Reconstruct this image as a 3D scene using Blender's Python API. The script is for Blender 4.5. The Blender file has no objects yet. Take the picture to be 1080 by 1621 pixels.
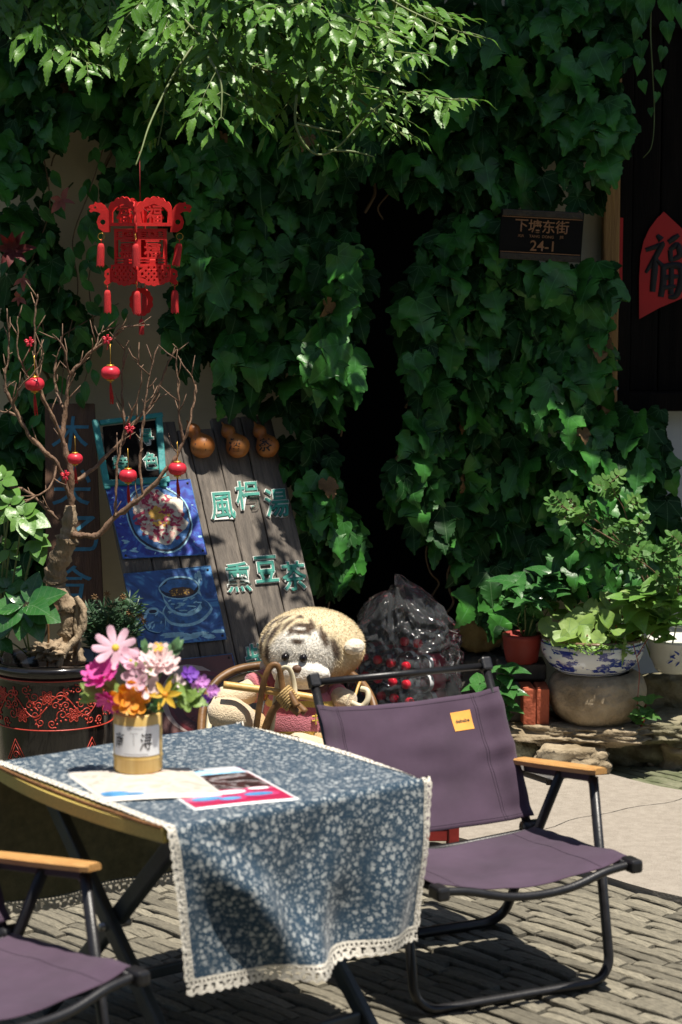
import bpy, bmesh, math, random
from mathutils import Vector, Matrix, noise
R = math.radians
random.seed(7)
scene = bpy.context.scene
COL = scene.collection

# ------------------------------------------------------------------ camera
CAM_H, PITCH, F = 1.68, R(7.2), 3600.0
cam_data = bpy.data.cameras.new('camera')
cam = bpy.data.objects.new('camera', cam_data); COL.objects.link(cam)
cam.location = (0, 0, CAM_H); cam.rotation_euler = (R(90) - PITCH, 0, 0)
cam_data.sensor_fit = 'VERTICAL'; cam_data.sensor_height = 36.0
cam_data.lens = F / 1621.0 * 36.0
cam_data.clip_start = 0.1; cam_data.clip_end = 1000
cam_data.dof.use_dof = True; cam_data.dof.focus_distance = 6.35; cam_data.dof.aperture_fstop = 4.5
scene.camera = cam

# ------------------------------------------------------------------ sky, sun, exposure
SUN_EL, SUN_AZ = R(74), R(180 - 42)      # azimuth clockwise from +Y: behind the camera, a little to the right
world = bpy.data.worlds.new('World'); scene.world = world; world.use_nodes = True
wn = world.node_tree.nodes; wl = world.node_tree.links
sky = wn.new('ShaderNodeTexSky'); sky.sky_type = 'NISHITA'; sky.sun_disc = False
sky.sun_elevation = SUN_EL; sky.sun_rotation = SUN_AZ
wl.new(sky.outputs[0], wn['Background'].inputs[0]); wn['Background'].inputs[1].default_value = 0.06
sd = bpy.data.lights.new('sun', 'SUN'); sd.energy = 5.0; sd.angle = R(0.5); sd.color = (1.0, 0.93, 0.82)
sun = bpy.data.objects.new('sun', sd); COL.objects.link(sun); sun.location = (-1, -3, 9)
to_sun = Vector((math.sin(SUN_AZ) * math.cos(SUN_EL), math.cos(SUN_AZ) * math.cos(SUN_EL), math.sin(SUN_EL)))
sun.rotation_euler = to_sun.to_track_quat('Z', 'Y').to_euler()
vs = scene.view_settings
vs.view_transform = 'Standard'; vs.look = 'None'; vs.gamma = 1; vs.use_curve_mapping = False; vs.exposure = 0.66
scene.cycles.max_bounces = 8; scene.cycles.transparent_max_bounces = 12

# ------------------------------------------------------------------ helpers
def P(px, py, Y):                       # a point of the view at depth Y, in metres
    u = (px - 540) / F; v = (py - 810.5) / F
    d = Vector((u, math.cos(PITCH) - v * math.sin(PITCH), -math.sin(PITCH) - v * math.cos(PITCH)))
    t = Y / d.y
    return Vector((d.x * t, Y, CAM_H + d.z * t))
def G(px, py, z=0.0):                   # a point of the view on the level z
    u = (px - 540) / F; v = (py - 810.5) / F
    d = Vector((u, math.cos(PITCH) - v * math.sin(PITCH), -math.sin(PITCH) - v * math.cos(PITCH)))
    t = (z - CAM_H) / d.z
    return Vector((d.x * t, d.y * t, z))
def rnd(a, b): return random.uniform(a, b)

class MB:
    def __init__(s): s.v = []; s.f = []; s.m = []; s.uv = []; s.col = []; s.cm = 0; s.smooth = True; s.sm = []
    def vert(s, p, uv=(0, 0)): s.v.append(tuple(p)); s.uv.append(uv); return len(s.v) - 1
    def face(s, ids): s.f.append(tuple(ids)); s.m.append(s.cm); s.sm.append(s.smooth)
    def add(s, verts, faces, M=None, uvs=None):
        o = len(s.v)
        for i, p in enumerate(verts):
            p = Vector(p)
            if M is not None: p = M @ p
            s.vert(p, uvs[i] if uvs else (0, 0))
        for f in faces: s.face([o + i for i in f])
        return s
    def merge(s, b, M=None): return s.add(b.v, b.f, M, b.uv)
    def box(s, c, size, M=None, bev=0.0):
        x, y, z = [a / 2 for a in size]; b = min(bev, x * .9, y * .9, z * .9)
        old = s.smooth; s.smooth = False
        if b <= 0:
            vs_ = [(sx * x, sy * y, sz * z) for sz in (-1, 1) for sy in (-1, 1) for sx in (-1, 1)]
            fs = [(0, 2, 3, 1), (4, 5, 7, 6), (0, 1, 5, 4), (2, 6, 7, 3), (0, 4, 6, 2), (1, 3, 7, 5)]
        else:
            bm = bmesh.new(); bmesh.ops.create_cube(bm, size=1)
            for q in bm.verts: q.co = Vector((q.co.x * 2 * x, q.co.y * 2 * y, q.co.z * 2 * z))
            bmesh.ops.bevel(bm, geom=bm.edges[:], offset=b, segments=2, affect='EDGES', profile=.5)
            bm.verts.index_update()
            vs_ = [q.co[:] for q in bm.verts]; fs = [[q.index for q in f.verts] for f in bm.faces]; bm.free()
        T = Matrix.Translation(Vector(c))
        s.add(vs_, fs, (M @ T) if M is not None else T); s.smooth = old
        return s
    def tube(s, pts, rad, n=8, closed=False, cap=True, flat=1.0):
        pts = [Vector(p) for p in pts]; k = len(pts)
        if not isinstance(rad, (list, tuple)): rad = [rad] * k
        up = None; rings = []
        for i in range(k):
            a = pts[i - 1] if (i > 0 or closed) else pts[i]
            b = pts[(i + 1) % k] if (i < k - 1 or closed) else pts[i]
            t = (b - a)
            if t.length < 1e-9: t = Vector((0, 0, 1))
            t.normalize()
            if up is None:
                up = Vector((0, 0, 1)) if abs(t.z) < .9 else Vector((0, 1, 0))
            x = t.cross(up)
            if x.length < 1e-6: x = t.cross(Vector((1, 0, 0)))
            x.normalize(); y = x.cross(t).normalized(); up = y
            rings.append([s.vert(pts[i] + rad[i] * (math.cos(2 * math.pi * j / n) * x + flat * math.sin(2 * math.pi * j / n) * y), (j / n, i / max(1, k - 1))) for j in range(n)])
        for i in range(k if closed else k - 1):
            A, B = rings[i], rings[(i + 1) % k]
            for j in range(n): s.face((A[j], A[(j + 1) % n], B[(j + 1) % n], B[j]))
        if cap and not closed:
            s.face(rings[0][::-1]); s.face(rings[-1])
        return s
    def lathe(s, prof, n=32, M=None, sweep=1.0):
        o = len(s.v)
        for (r, z) in prof:
            for j in range(n):
                a = 2 * math.pi * j / n
                p = Vector((max(r, 1e-4) * math.cos(a), max(r, 1e-4) * math.sin(a), z))
                s.vert(M @ p if M is not None else p, (j / n, z))
        for i in range(len(prof) - 1):
            for j in range(n):
                s.face((o + i * n + j, o + i * n + (j + 1) % n, o + (i + 1) * n + (j + 1) % n, o + (i + 1) * n + j))
        return s
    def grid(s, fn, nu, nv, uvfn=None):
        o = len(s.v)
        for j in range(nv + 1):
            for i in range(nu + 1):
                u, v = i / nu, j / nv
                s.vert(fn(u, v), uvfn(u, v) if uvfn else (u, v))
        for j in range(nv):
            for i in range(nu):
                a = o + j * (nu + 1) + i
                s.face((a, a + 1, a + nu + 2, a + nu + 1))
        return s
    def mesh(s, name):
        me = bpy.data.meshes.new(name); me.from_pydata(s.v, [], s.f); me.update()
        me.polygons.foreach_set('use_smooth', s.sm)
        if any(s.m): me.polygons.foreach_set('material_index', s.m)
        uvl = me.uv_layers.new(name='UVMap')
        li = [0] * len(me.loops); me.loops.foreach_get('vertex_index', li)
        flat = []
        for i in li: flat += [s.uv[i][0], s.uv[i][1]]
        uvl.data.foreach_set('uv', flat)
        return me
    def build(s, name, mat, parent=None, **kw):
        me = s.mesh(name)
        for m in (mat if isinstance(mat, (list, tuple)) else [mat]): me.materials.append(m)
        return link(name, me, parent, **kw)

def link(name, data, parent=None, M=None, label=None, cat=None, group=None, kind=None):
    o = bpy.data.objects.new(name, data); COL.objects.link(o)
    if parent is not None: o.parent = parent
    if M is not None: o.matrix_local = M
    if parent is None and kind is None and label: pass
    if label: o['label'] = label
    if cat: o['category'] = cat
    if group: o['group'] = group
    if kind: o['kind'] = kind
    return o
def thing(name, label, cat, loc=(0, 0, 0), rz=0.0, group=None):
    o = link(name, None, None, None, label, cat, group); o.location = loc; o.rotation_euler = (0, 0, rz)
    o.empty_display_size = .05
    return o
def children_of(o): return [c for c in COL.objects if c.parent == o]
def copy_tree(o, kids, parent=None):
    c = o.copy(); COL.objects.link(c); c.parent = parent
    for k in kids.get(o.name, []): copy_tree(k, kids, c)
    return c
def kidmap(root):
    m = {}
    def rec(o):
        m[o.name] = children_of(o)
        for k in m[o.name]: rec(k)
    rec(root); return m
def bez(pts, n=8):                      # smooth curve through points
    pts = [Vector(p) for p in pts]; out = []
    for i in range(len(pts) - 1):
        p0 = pts[max(i - 1, 0)]; p1 = pts[i]; p2 = pts[i + 1]; p3 = pts[min(i + 2, len(pts) - 1)]
        for k in range(n):
            t = k / n
            out.append(.5 * ((2 * p1) + (p2 - p0) * t + (2 * p0 - 5 * p1 + 4 * p2 - p3) * t * t + (3 * p1 - p0 - 3 * p2 + p3) * t ** 3))
    out.append(pts[-1]); return out
def lerpl(vals, n):                     # resample a list of radii to n values
    o = []
    for i in range(n):
        t = i / (n - 1) * (len(vals) - 1); k = min(int(t), len(vals) - 2); o.append(vals[k] + (vals[k + 1] - vals[k]) * (t - k))
    return o
def frame_matrix(pos, x, y, z):
    return Matrix(((x.x, y.x, z.x, pos.x), (x.y, y.y, z.y, pos.y), (x.z, y.z, z.z, pos.z), (0, 0, 0, 1)))
def leaf_matrix(pos, tip, nrm, size, wid=1.0):
    y = Vector(tip).normalized(); z = Vector(nrm); z = (z - y * z.dot(y))
    if z.length < 1e-4: z = Vector((0, -1, .1)) - y * y.dot(Vector((0, -1, .1)))
    z.normalize(); x = y.cross(z)
    M = frame_matrix(Vector(pos), x * size * wid, y * size, z * size)
    return M

# 2-D outlines with holes, and lettering, as extruded geometry
def curve_geo(loops, extrude):
    cu = bpy.data.curves.new('outline', 'CURVE'); cu.dimensions = '2D'; cu.fill_mode = 'BOTH'; cu.extrude = extrude
    for lp in loops:
        sp = cu.splines.new('POLY'); sp.points.add(len(lp) - 1); sp.use_cyclic_u = True
        for p, q in zip(sp.points, lp): p.co = (q[0], q[1], 0, 1)
    return _curve_to_mb(cu)
def text_geo(body, size, extrude=.001, offset=0.0, align=True, shear=0.0):
    cu = bpy.data.curves.new('lettering', 'FONT'); cu.body = body; cu.size = size; cu.extrude = extrude; cu.offset = offset
    cu.shear = shear; cu.resolution_u = 3
    b = _curve_to_mb(cu)
    if align and b.v:
        xs = [p[0] for p in b.v]; ys = [p[1] for p in b.v]
        cx, cy = (min(xs) + max(xs)) / 2, (min(ys) + max(ys)) / 2
        b.v = [(p[0] - cx, p[1] - cy, p[2]) for p in b.v]
    return b
def _curve_to_mb(cu):
    o = bpy.data.objects.new('tmp', cu); me = bpy.data.meshes.new_from_object(o)
    b = MB(); b.smooth = False
    b.add([p.co[:] for p in me.vertices], [tuple(p.vertices) for p in me.polygons])
    bpy.data.objects.remove(o); bpy.data.meshes.remove(me); bpy.data.curves.remove(cu)
    return b
def xf(b, fn):
    b.v = [tuple(fn(Vector(p))) for p in b.v]; return b
def circle(cx, cy, r, n=24, ry=None):
    return [(cx + r * math.cos(2 * math.pi * i / n), cy + (ry or r) * math.sin(2 * math.pi * i / n)) for i in range(n)]
def stroke_loop(pts, ws):               # a brush stroke outline, widths along it
    pts = bez([(p[0], p[1], 0) for p in pts], 6); ws = lerpl(ws, len(pts)); L = []; Rr = []
    for i, p in enumerate(pts):
        t = (pts[min(i + 1, len(pts) - 1)] - pts[max(i - 1, 0)]).normalized(); nn = Vector((-t.y, t.x, 0))
        L.append(p + nn * ws[i] / 2); Rr.append(p - nn * ws[i] / 2)
    return L, Rr
def strokes_geo(strokes, z=0.0, th=.0012):
    b = MB(); b.smooth = False
    for pts, ws in strokes:
        L, Rr = stroke_loop(pts, ws); z += .00005
        o = len(b.v); n = len(L)
        for p in L: b.vert((p.x, p.y, z + th))
        for p in Rr: b.vert((p.x, p.y, z + th))
        for p in L: b.vert((p.x, p.y, z))
        for p in Rr: b.vert((p.x, p.y, z))
        for i in range(n - 1):
            b.face((o + i, o + n + i, o + n + i + 1, o + i + 1))
            b.face((o + 2 * n + i, o + i, o + i + 1, o + 2 * n + i + 1))
            b.face((o + n + i, o + 3 * n + i, o + 3 * n + i + 1, o + n + i + 1))
    return b
def rock_geo(size, seed, rough=.18, sub=3, boxy=.5, freq=1.6):
    bm = bmesh.new(); bmesh.ops.create_icosphere(bm, subdivisions=sub, radius=1)
    off = Vector((seed * 3.7, seed * 1.3, seed * 2.1)); b = MB()
    for q in bm.verts:
        d = q.co.normalized(); m = max(abs(d.x), abs(d.y), abs(d.z)); p = d * (1 - boxy) + d / m * boxy * .85
        k = 1 + rough * noise.noise(d * freq + off) + rough * .5 * noise.noise(d * freq * 2.7 + off) + rough * .25 * noise.noise(d * freq * 6 + off)
        q.co = Vector((p.x * size[0] * k, p.y * size[1] * k, p.z * size[2] * k))
    bm.verts.index_update()
    b.add([q.co[:] for q in bm.verts], [[q.index for q in f.verts] for f in bm.faces]); bm.free()
    return b

# ------------------------------------------------------------------ materials
def mat(name, base, rough=.6, var=.2, scale=6, bump=.1, bscale=60, spec=.5, metal=0, coat=0, stretch=(1, 1, 1), base2=None,
        rand=0.0, mix_lo=.35, mix_hi=.65, sheen=0, transl=0.0, detail=6, coords='Object', rvar=.1, bdist=.004):
    m = bpy.data.materials.new(name); m.use_nodes = True; nt = m.node_tree; N = nt.nodes; L = nt.links
    bs = N['Principled BSDF']; out = N['Material Output']
    tc = N.new('ShaderNodeTexCoord'); mp = N.new('ShaderNodeMapping'); mp.inputs['Scale'].default_value = stretch
    L.new(tc.outputs[coords], mp.inputs['Vector'])
    oi = N.new('ShaderNodeObjectInfo'); ml = N.new('ShaderNodeMath'); ml.operation = 'MULTIPLY'; ml.inputs[1].default_value = 17.0
    L.new(oi.outputs['Random'], ml.inputs[0])
    cb = N.new('ShaderNodeCombineXYZ'); L.new(ml.outputs[0], cb.inputs[0]); L.new(ml.outputs[0], cb.inputs[1]); L.new(cb.outputs[0], mp.inputs['Location'])
    n1 = N.new('ShaderNodeTexNoise'); n1.inputs['Scale'].default_value = scale; n1.inputs['Detail'].default_value = detail; n1.inputs['Roughness'].default_value = .65
    L.new(mp.outputs[0], n1.inputs['Vector'])
    rp = N.new('ShaderNodeValToRGB'); rp.color_ramp.elements[0].position = mix_lo; rp.color_ramp.elements[1].position = mix_hi
    b2 = base2 if base2 else tuple(min(1, c * (1 + var)) for c in base)
    b1 = base if base2 else tuple(c * (1 - var) for c in base)
    rp.color_ramp.elements[0].color = (*b1, 1); rp.color_ramp.elements[1].color = (*b2, 1)
    L.new(n1.outputs[0], rp.inputs[0])
    col = rp.outputs[0]
    if rand:
        hs = N.new('ShaderNodeHueSaturation'); mr = N.new('ShaderNodeMapRange')
        mr.inputs['To Min'].default_value = 1 - rand; mr.inputs['To Max'].default_value = 1 + rand
        L.new(oi.outputs['Random'], mr.inputs[0]); L.new(mr.outputs[0], hs.inputs['Value']); L.new(col, hs.inputs['Color'])
        col = hs.outputs[0]
    L.new(col, bs.inputs['Base Color'])
    bs.inputs['Roughness'].default_value = rough; bs.inputs['Metallic'].default_value = metal
    bs.inputs['Specular IOR Level'].default_value = spec; bs.inputs['Coat Weight'].default_value = coat
    if sheen: bs.inputs['Sheen Weight'].default_value = sheen; bs.inputs['Sheen Roughness'].default_value = .5
    if rvar:
        mr2 = N.new('ShaderNodeMapRange'); mr2.inputs['To Min'].default_value = max(0, rough - rvar); mr2.inputs['To Max'].default_value = min(1, rough + rvar)
        L.new(n1.outputs[0], mr2.inputs[0]); L.new(mr2.outputs[0], bs.inputs['Roughness'])
    if bump:
        n2 = N.new('ShaderNodeTexNoise'); n2.inputs['Scale'].default_value = bscale; n2.inputs['Detail'].default_value = 5
        L.new(mp.outputs[0], n2.inputs['Vector'])
        bp = N.new('ShaderNodeBump'); bp.inputs['Strength'].default_value = min(1, bump * 2); bp.inputs['Distance'].default_value = bdist
        L.new(n2.outputs[0], bp.inputs['Height']); L.new(bp.outputs[0], bs.inputs['Normal'])
    if transl:
        tr = N.new('ShaderNodeBsdfTranslucent'); mx = N.new('ShaderNodeMixShader'); mx.inputs[0].default_value = transl
        hs2 = N.new('ShaderNodeHueSaturation'); hs2.inputs['Value'].default_value = 1.5; hs2.inputs['Saturation'].default_value = 1.1
        L.new(col, hs2.inputs['Color']); L.new(hs2.outputs[0], tr.inputs[0])
        L.new(bs.outputs[0], mx.inputs[1]); L.new(tr.outputs[0], mx.inputs[2]); L.new(mx.outputs[0], out.inputs[0])
    return m
def nodes(m): return m.node_tree.nodes, m.node_tree.links

def leaf_mat(name, base, base2, rough=.42, spec=.5, transl=.2, veins=(0, .75, -.75, 1.45, -1.45), vein_col=(.12, .22, .10), vstart=.0, pinn=0.0, vw=.012, bl=9.0):
    """colour varies from leaf to leaf; veins are drawn from the leaf's own coordinates"""
    m = bpy.data.materials.new(name); m.use_nodes = True; N, L = nodes(m); bs = N['Principled BSDF']; out = N['Material Output']
    geo = N.new('ShaderNodeNewGeometry'); tc = N.new('ShaderNodeTexCoord')
    n1 = N.new('ShaderNodeTexNoise'); n1.inputs['Scale'].default_value = bl; n1.inputs['Detail'].default_value = 3
    L.new(geo.outputs['Position'], n1.inputs['Vector'])
    rp = N.new('ShaderNodeValToRGB'); rp.color_ramp.elements[0].position = .32; rp.color_ramp.elements[1].position = .7
    rp.color_ramp.elements[0].color = (*base, 1); rp.color_ramp.elements[1].color = (*base2, 1); L.new(n1.outputs[0], rp.inputs[0])
    sp = N.new('ShaderNodeSeparateXYZ'); L.new(tc.outputs['UV'], sp.inputs[0])
    def M_(op, a, b=None, c=None):
        q = N.new('ShaderNodeMath'); q.operation = op
        for i, s in enumerate((a, b, c)):
            if s is None: continue
            if isinstance(s, (int, float)): q.inputs[i].default_value = s
            else: L.new(s, q.inputs[i])
        return q.outputs[0]
    x, y = sp.outputs[0], M_('SUBTRACT', sp.outputs[1], vstart)
    acc = None
    for a in veins:
        c, s = math.cos(a), math.sin(a)
        dist = M_('ABSOLUTE', M_('SUBTRACT', M_('MULTIPLY', x, c), M_('MULTIPLY', y, s)))
        along = M_('ADD', M_('MULTIPLY', x, s), M_('MULTIPLY', y, c))
        ln = M_('MULTIPLY', M_('LESS_THAN', dist, vw), M_('GREATER_THAN', along, 0.0))
        acc = ln if acc is None else M_('MAXIMUM', acc, ln)
    if pinn:                                # side veins off the midrib
        ph = M_('FRACT', M_('MULTIPLY', M_('SUBTRACT', y, M_('MULTIPLY', M_('ABSOLUTE', x), .9)), pinn))
        acc = M_('MAXIMUM', acc, M_('MULTIPLY', M_('LESS_THAN', ph, .12), .55))
    mx = N.new('ShaderNodeMixRGB'); L.new(M_('MULTIPLY', acc, .5), mx.inputs[0]); L.new(rp.outputs[0], mx.inputs[1]); mx.inputs[2].default_value = (*vein_col, 1)
    n3 = N.new('ShaderNodeTexNoise'); n3.inputs['Scale'].default_value = 55; n3.inputs['Detail'].default_value = 4; L.new(geo.outputs['Position'], n3.inputs['Vector'])
    L.new(mx.outputs[0], bs.inputs['Base Color'])
    mr = N.new('ShaderNodeMapRange'); mr.inputs['To Min'].default_value = rough - .15; mr.inputs['To Max'].default_value = rough + .15
    L.new(n3.outputs[0], mr.inputs[0]); L.new(mr.outputs[0], bs.inputs['Roughness']); bs.inputs['Specular IOR Level'].default_value = spec
    bp = N.new('ShaderNodeBump'); bp.inputs['Strength'].default_value = .5; bp.inputs['Distance'].default_value = .003
    L.new(M_('ADD', n3.outputs[0], M_('MULTIPLY', acc, -.5)), bp.inputs['Height']); L.new(bp.outputs[0], bs.inputs['Normal'])
    tr = N.new('ShaderNodeBsdfTranslucent'); hs = N.new('ShaderNodeHueSaturation'); hs.inputs['Value'].default_value = 1.6; hs.inputs['Hue'].default_value = .48
    L.new(mx.outputs[0], hs.inputs['Color']); L.new(hs.outputs[0], tr.inputs[0])
    ms = N.new('ShaderNodeMixShader'); ms.inputs[0].default_value = transl
    L.new(bs.outputs[0], ms.inputs[1]); L.new(tr.outputs[0], ms.inputs[2]); L.new(ms.outputs[0], out.inputs[0])
    return m

M = {}
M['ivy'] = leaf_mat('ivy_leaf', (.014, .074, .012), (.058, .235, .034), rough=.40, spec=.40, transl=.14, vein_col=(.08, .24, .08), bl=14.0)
M['ivy_shade'] = leaf_mat('ivy_leaf_shaded', (.005, .030, .007), (.020, .090, .016), rough=.55, spec=.2, transl=.12)  # darker copy of the ivy leaf: back-layer shade put into its colour
M['vine'] = leaf_mat('trumpet_vine_leaf', (.052, .155, .016), (.125, .265, .034), rough=.38, spec=.42, transl=.2, veins=(0,), pinn=7.0)
M['rose'] = leaf_mat('rose_leaf', (.045, .140, .025), (.110, .240, .045), rough=.45, spec=.3, transl=.2, veins=(0,), pinn=6.0)
M['glossy'] = leaf_mat('glossy_leaf', (.020, .100, .022), (.050, .160, .035), rough=.28, spec=.6, transl=.12, veins=(0,), pinn=6.0)
M['bright'] = leaf_mat('bright_leaf', (.080, .210, .030), (.150, .300, .055), rough=.38, transl=.2, veins=(0,), pinn=6.0)
M['pale'] = leaf_mat('pale_leaf', (.150, .270, .050), (.270, .380, .100), rough=.5, transl=.2, veins=(0, .6, -.6, 1.2, -1.2, 1.9, -1.9), vstart=.45)
M['ground_cover'] = leaf_mat('ground_cover_leaf', (.120, .250, .040), (.210, .360, .080), rough=.5, transl=.2, veins=(0,))
M['fern'] = leaf_mat('needle_leaf', (.012, .050, .020), (.030, .090, .030), rough=.5, transl=.1, veins=(0,))
M['dry_leaf'] = mat('dry_leaf', (.17, .095, .035), .7, .4, 20)
M['stem'] = mat('green_stem', (.12, .16, .05), .55, .3, 20)
M['vine_stem'] = mat('vine_stem', (.17, .11, .06), .7, .3, 25, bump=.3)
M['bark'] = mat('bark', (.11, .060, .036), .7, .35, 18, base2=(.23, .14, .085), bump=.9, bscale=110, stretch=(1, 1, .4), bdist=.006)
M['root'] = mat('root_bark', (.20, .14, .085), .85, .4, 22, base2=(.38, .29, .19), bump=1, bscale=55, bdist=.014, stretch=(1, 1, .45))
M['plaster'] = mat('cream_plaster', (.66, .57, .38), .9, .12, 2.2, bump=.15, bscale=30, base2=(.52, .44, .30))
M['plaster_white'] = mat('white_plaster', (.62, .63, .64), .9, .1, 3, bump=.15, bscale=30, base2=(.50, .52, .54))
M['dark_wood'] = mat('dark_wood', (.008, .006, .005), .8, .5, 5, spec=.12, bump=.4, bscale=40, stretch=(6, 6, .5))
M['post_wood'] = mat('post_wood', (.22, .10, .03), .55, .4, 5, bump=.4, bscale=40, stretch=(9, 9, .6), base2=(.42, .23, .07))
M['old_plank'] = mat('weathered_plank', (.055, .047, .042), .85, .4, 7, bump=.55, bscale=30, stretch=(9, 1, .5), base2=(.20, .17, .14), rand=.18, mix_lo=.3, mix_hi=.75)
M['brown_board'] = mat('brown_board', (.085, .040, .020), .7, .4, 6, bump=.4, bscale=30, stretch=(9, 3, .5), base2=(.14, .07, .035))
M['roof'] = mat('roof_tile', (.09, .09, .095), .85, .3, 8, bump=.3)
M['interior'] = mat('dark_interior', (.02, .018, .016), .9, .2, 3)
M['earth'] = mat('mossy_earth', (.035, .034, .020), .95, .4, 9, bump=.5, bscale=90, base2=(.05, .06, .022))
M['brick_pave'] = mat('paving_brick', (.095, .088, .066), .82, .3, 9, bump=.3, bscale=120, base2=(.245, .22, .165), rand=.36, bdist=.002)
M['brick_moss'] = mat('mossy_paving', (.085, .10, .045), .9, .3, 9, bump=.6, bscale=70, base2=(.20, .20, .13), rand=.25)
M['concrete'] = mat('concrete', (.235, .205, .17), .9, .12, 40, bump=.6, bscale=170, base2=(.31, .275, .232), bdist=.004, detail=12, mix_lo=.30, mix_hi=.62)
M['stone'] = mat('rough_stone', (.19, .145, .085), .9, .3, 12, bump=.9, bscale=45, base2=(.38, .31, .21), bdist=.012)
M['stone_moss'] = mat('mossy_stone', (.10, .095, .05), .92, .3, 7, bump=.9, bscale=40, base2=(.27, .24, .16), bdist=.012)
M['stone_dark'] = mat('dark_stone', (.05, .048, .042), .9, .3, 8, bump=.6, bscale=40, base2=(.10, .09, .075))
M['red_brick'] = mat('red_brick', (.30, .065, .03), .85, .25, 14, bump=.5, bscale=70, base2=(.42, .10, .045))
M['red_clay'] = mat('red_clay', (.26, .03, .02), .6, .2, 8, bump=.15)
M['black_metal'] = mat('black_metal', (.011, .011, .013), .38, .2, 30, bump=.05, bscale=200, spec=.5)
M['grey_metal'] = mat('grey_metal', (.35, .35, .36), .35, .1, 30, metal=1)
M['table_leg'] = mat('table_leg_metal', (.035, .045, .05), .45, .2, 20)
M['purple'] = mat('purple_canvas', (.060, .037, .062), .85, .22, 4, bump=.35, bscale=900, spec=.25, sheen=.15, bdist=.0006)
M['thread'] = mat('stitching', (.035, .022, .04), .9, .1, 30)
M['arm_wood'] = mat('beech_wood', (.46, .23, .075), .45, .2, 8, bump=.1, bscale=50, stretch=(20, 1, 20), base2=(.58, .33, .12))
M['tag'] = mat('orange_tag', (.72, .32, .045), .7, .08, 30)
M['ink'] = mat('dark_ink', (.015, .013, .015), .7, .1, 30, bump=0)
M['bamboo_edge'] = mat('bamboo_plywood', (.52, .40, .11), .45, .15, 10, bump=.05, stretch=(1, 20, 20))
M['lace'] = mat('cotton_lace', (.70, .66, .58), .95, .12, 60, bump=.5, bscale=250)
M['rope'] = mat('brown_edging', (.20, .09, .03), .8, .4, 90, bump=.5, bscale=300)
M['bamboo'] = mat('bamboo', (.50, .29, .08), .42, .2, 7, bump=.1, bscale=40, stretch=(12, 12, 1), base2=(.60, .38, .13))
M['cane'] = mat('brown_cane', (.17, .085, .03), .5, .35, 12, bump=.2, bscale=60)
M['cane_pale'] = mat('pale_cane', (.62, .55, .38), .5, .15, 12, bump=.1)
M['twine'] = mat('rattan_binding', (.42, .28, .11), .7, .3, 40, bump=.4, bscale=150)
M['paper'] = mat('paper', (.72, .70, .66), .7, .06, 6, bump=0)
M['white_board'] = mat('white_board', (.72, .74, .76), .5, .06, 4, bump=.05)
M['lantern_red'] = mat('red_felt_board', (.64, .020, .018), .75, .1, 20, bump=.1, bscale=200, transl=.25)
M['lantern_cord'] = mat('red_cord', (.20, .012, .012), .7, .1, 20)
M['mini_red'] = mat('red_silk', (.64, .035, .06), .35, .12, 30, bump=.05, transl=.15)
M['gold'] = mat('gold_plastic', (.62, .36, .06), .3, .1, 30, metal=.7)
M['tassel'] = mat('red_tassel', (.55, .018, .02), .7, .2, 60, bump=.3, bscale=300, stretch=(6, 6, 1))
M['pot_black'] = mat('black_glaze', (.010, .009, .009), .14, .3, 8, bump=.03, bscale=20, coat=.5)
M['pot_red'] = mat('red_enamel', (.50, .055, .035), .4, .15, 30)
M['soil'] = mat('soil', (.045, .03, .02), .95, .5, 40, bump=.8, bscale=120, bdist=.01)
M['sign_black'] = mat('sign_black', (.004, .004, .004), .6, .2, 10, spec=.15)
M['sign_gold'] = mat('sign_bronze', (.30, .15, .075), .45, .15, 20, metal=.3)
M['sign_band'] = mat('sign_band', (.030, .022, .014), .6, .6, 45, bump=.5, bscale=120)
M['red_paper'] = mat('red_paper', (.50, .020, .020), .7, .1, 6, bump=.05)
M['teal'] = mat('teal_paint', (.02, .22, .17), .55, .2, 20, bump=.1)
M['teal_frame'] = mat('turquoise_paint', (.03, .25, .25), .6, .25, 12, bump=.3)
M['white_paint'] = mat('white_paint', (.72, .72, .68), .6, .06, 20)
M['blue_script'] = mat('blue_script_paint', (.06, .22, .32), .7, .3, 30)
M['gourd'] = mat('gourd_skin', (.30, .085, .02), .45, .3, 12, bump=.1, base2=(.44, .17, .035))
M['cap_red'] = mat('red_cap', (.62, .01, .03), .35, .05, 20, bump=0)
M['bottle_label'] = mat('bottle_label_red', (.50, .02, .07), .4, .1, 20, bump=0)
M['stamp_teal'] = mat('bottle_label_teal', (.05, .22, .24), .4, .1, 20, bump=0)
M['nail'] = mat('dark_nail', (.03, .025, .02), .5, .2, 20)
# ================================================================== SETTING
# ---- ground sheet
b = MB(); b.grid(lambda u, v: ((u - .5) * 400, (v - .5) * 400 + 60, -.035), 4, 4)
b.build('ground', M['earth'], kind='structure')

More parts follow.
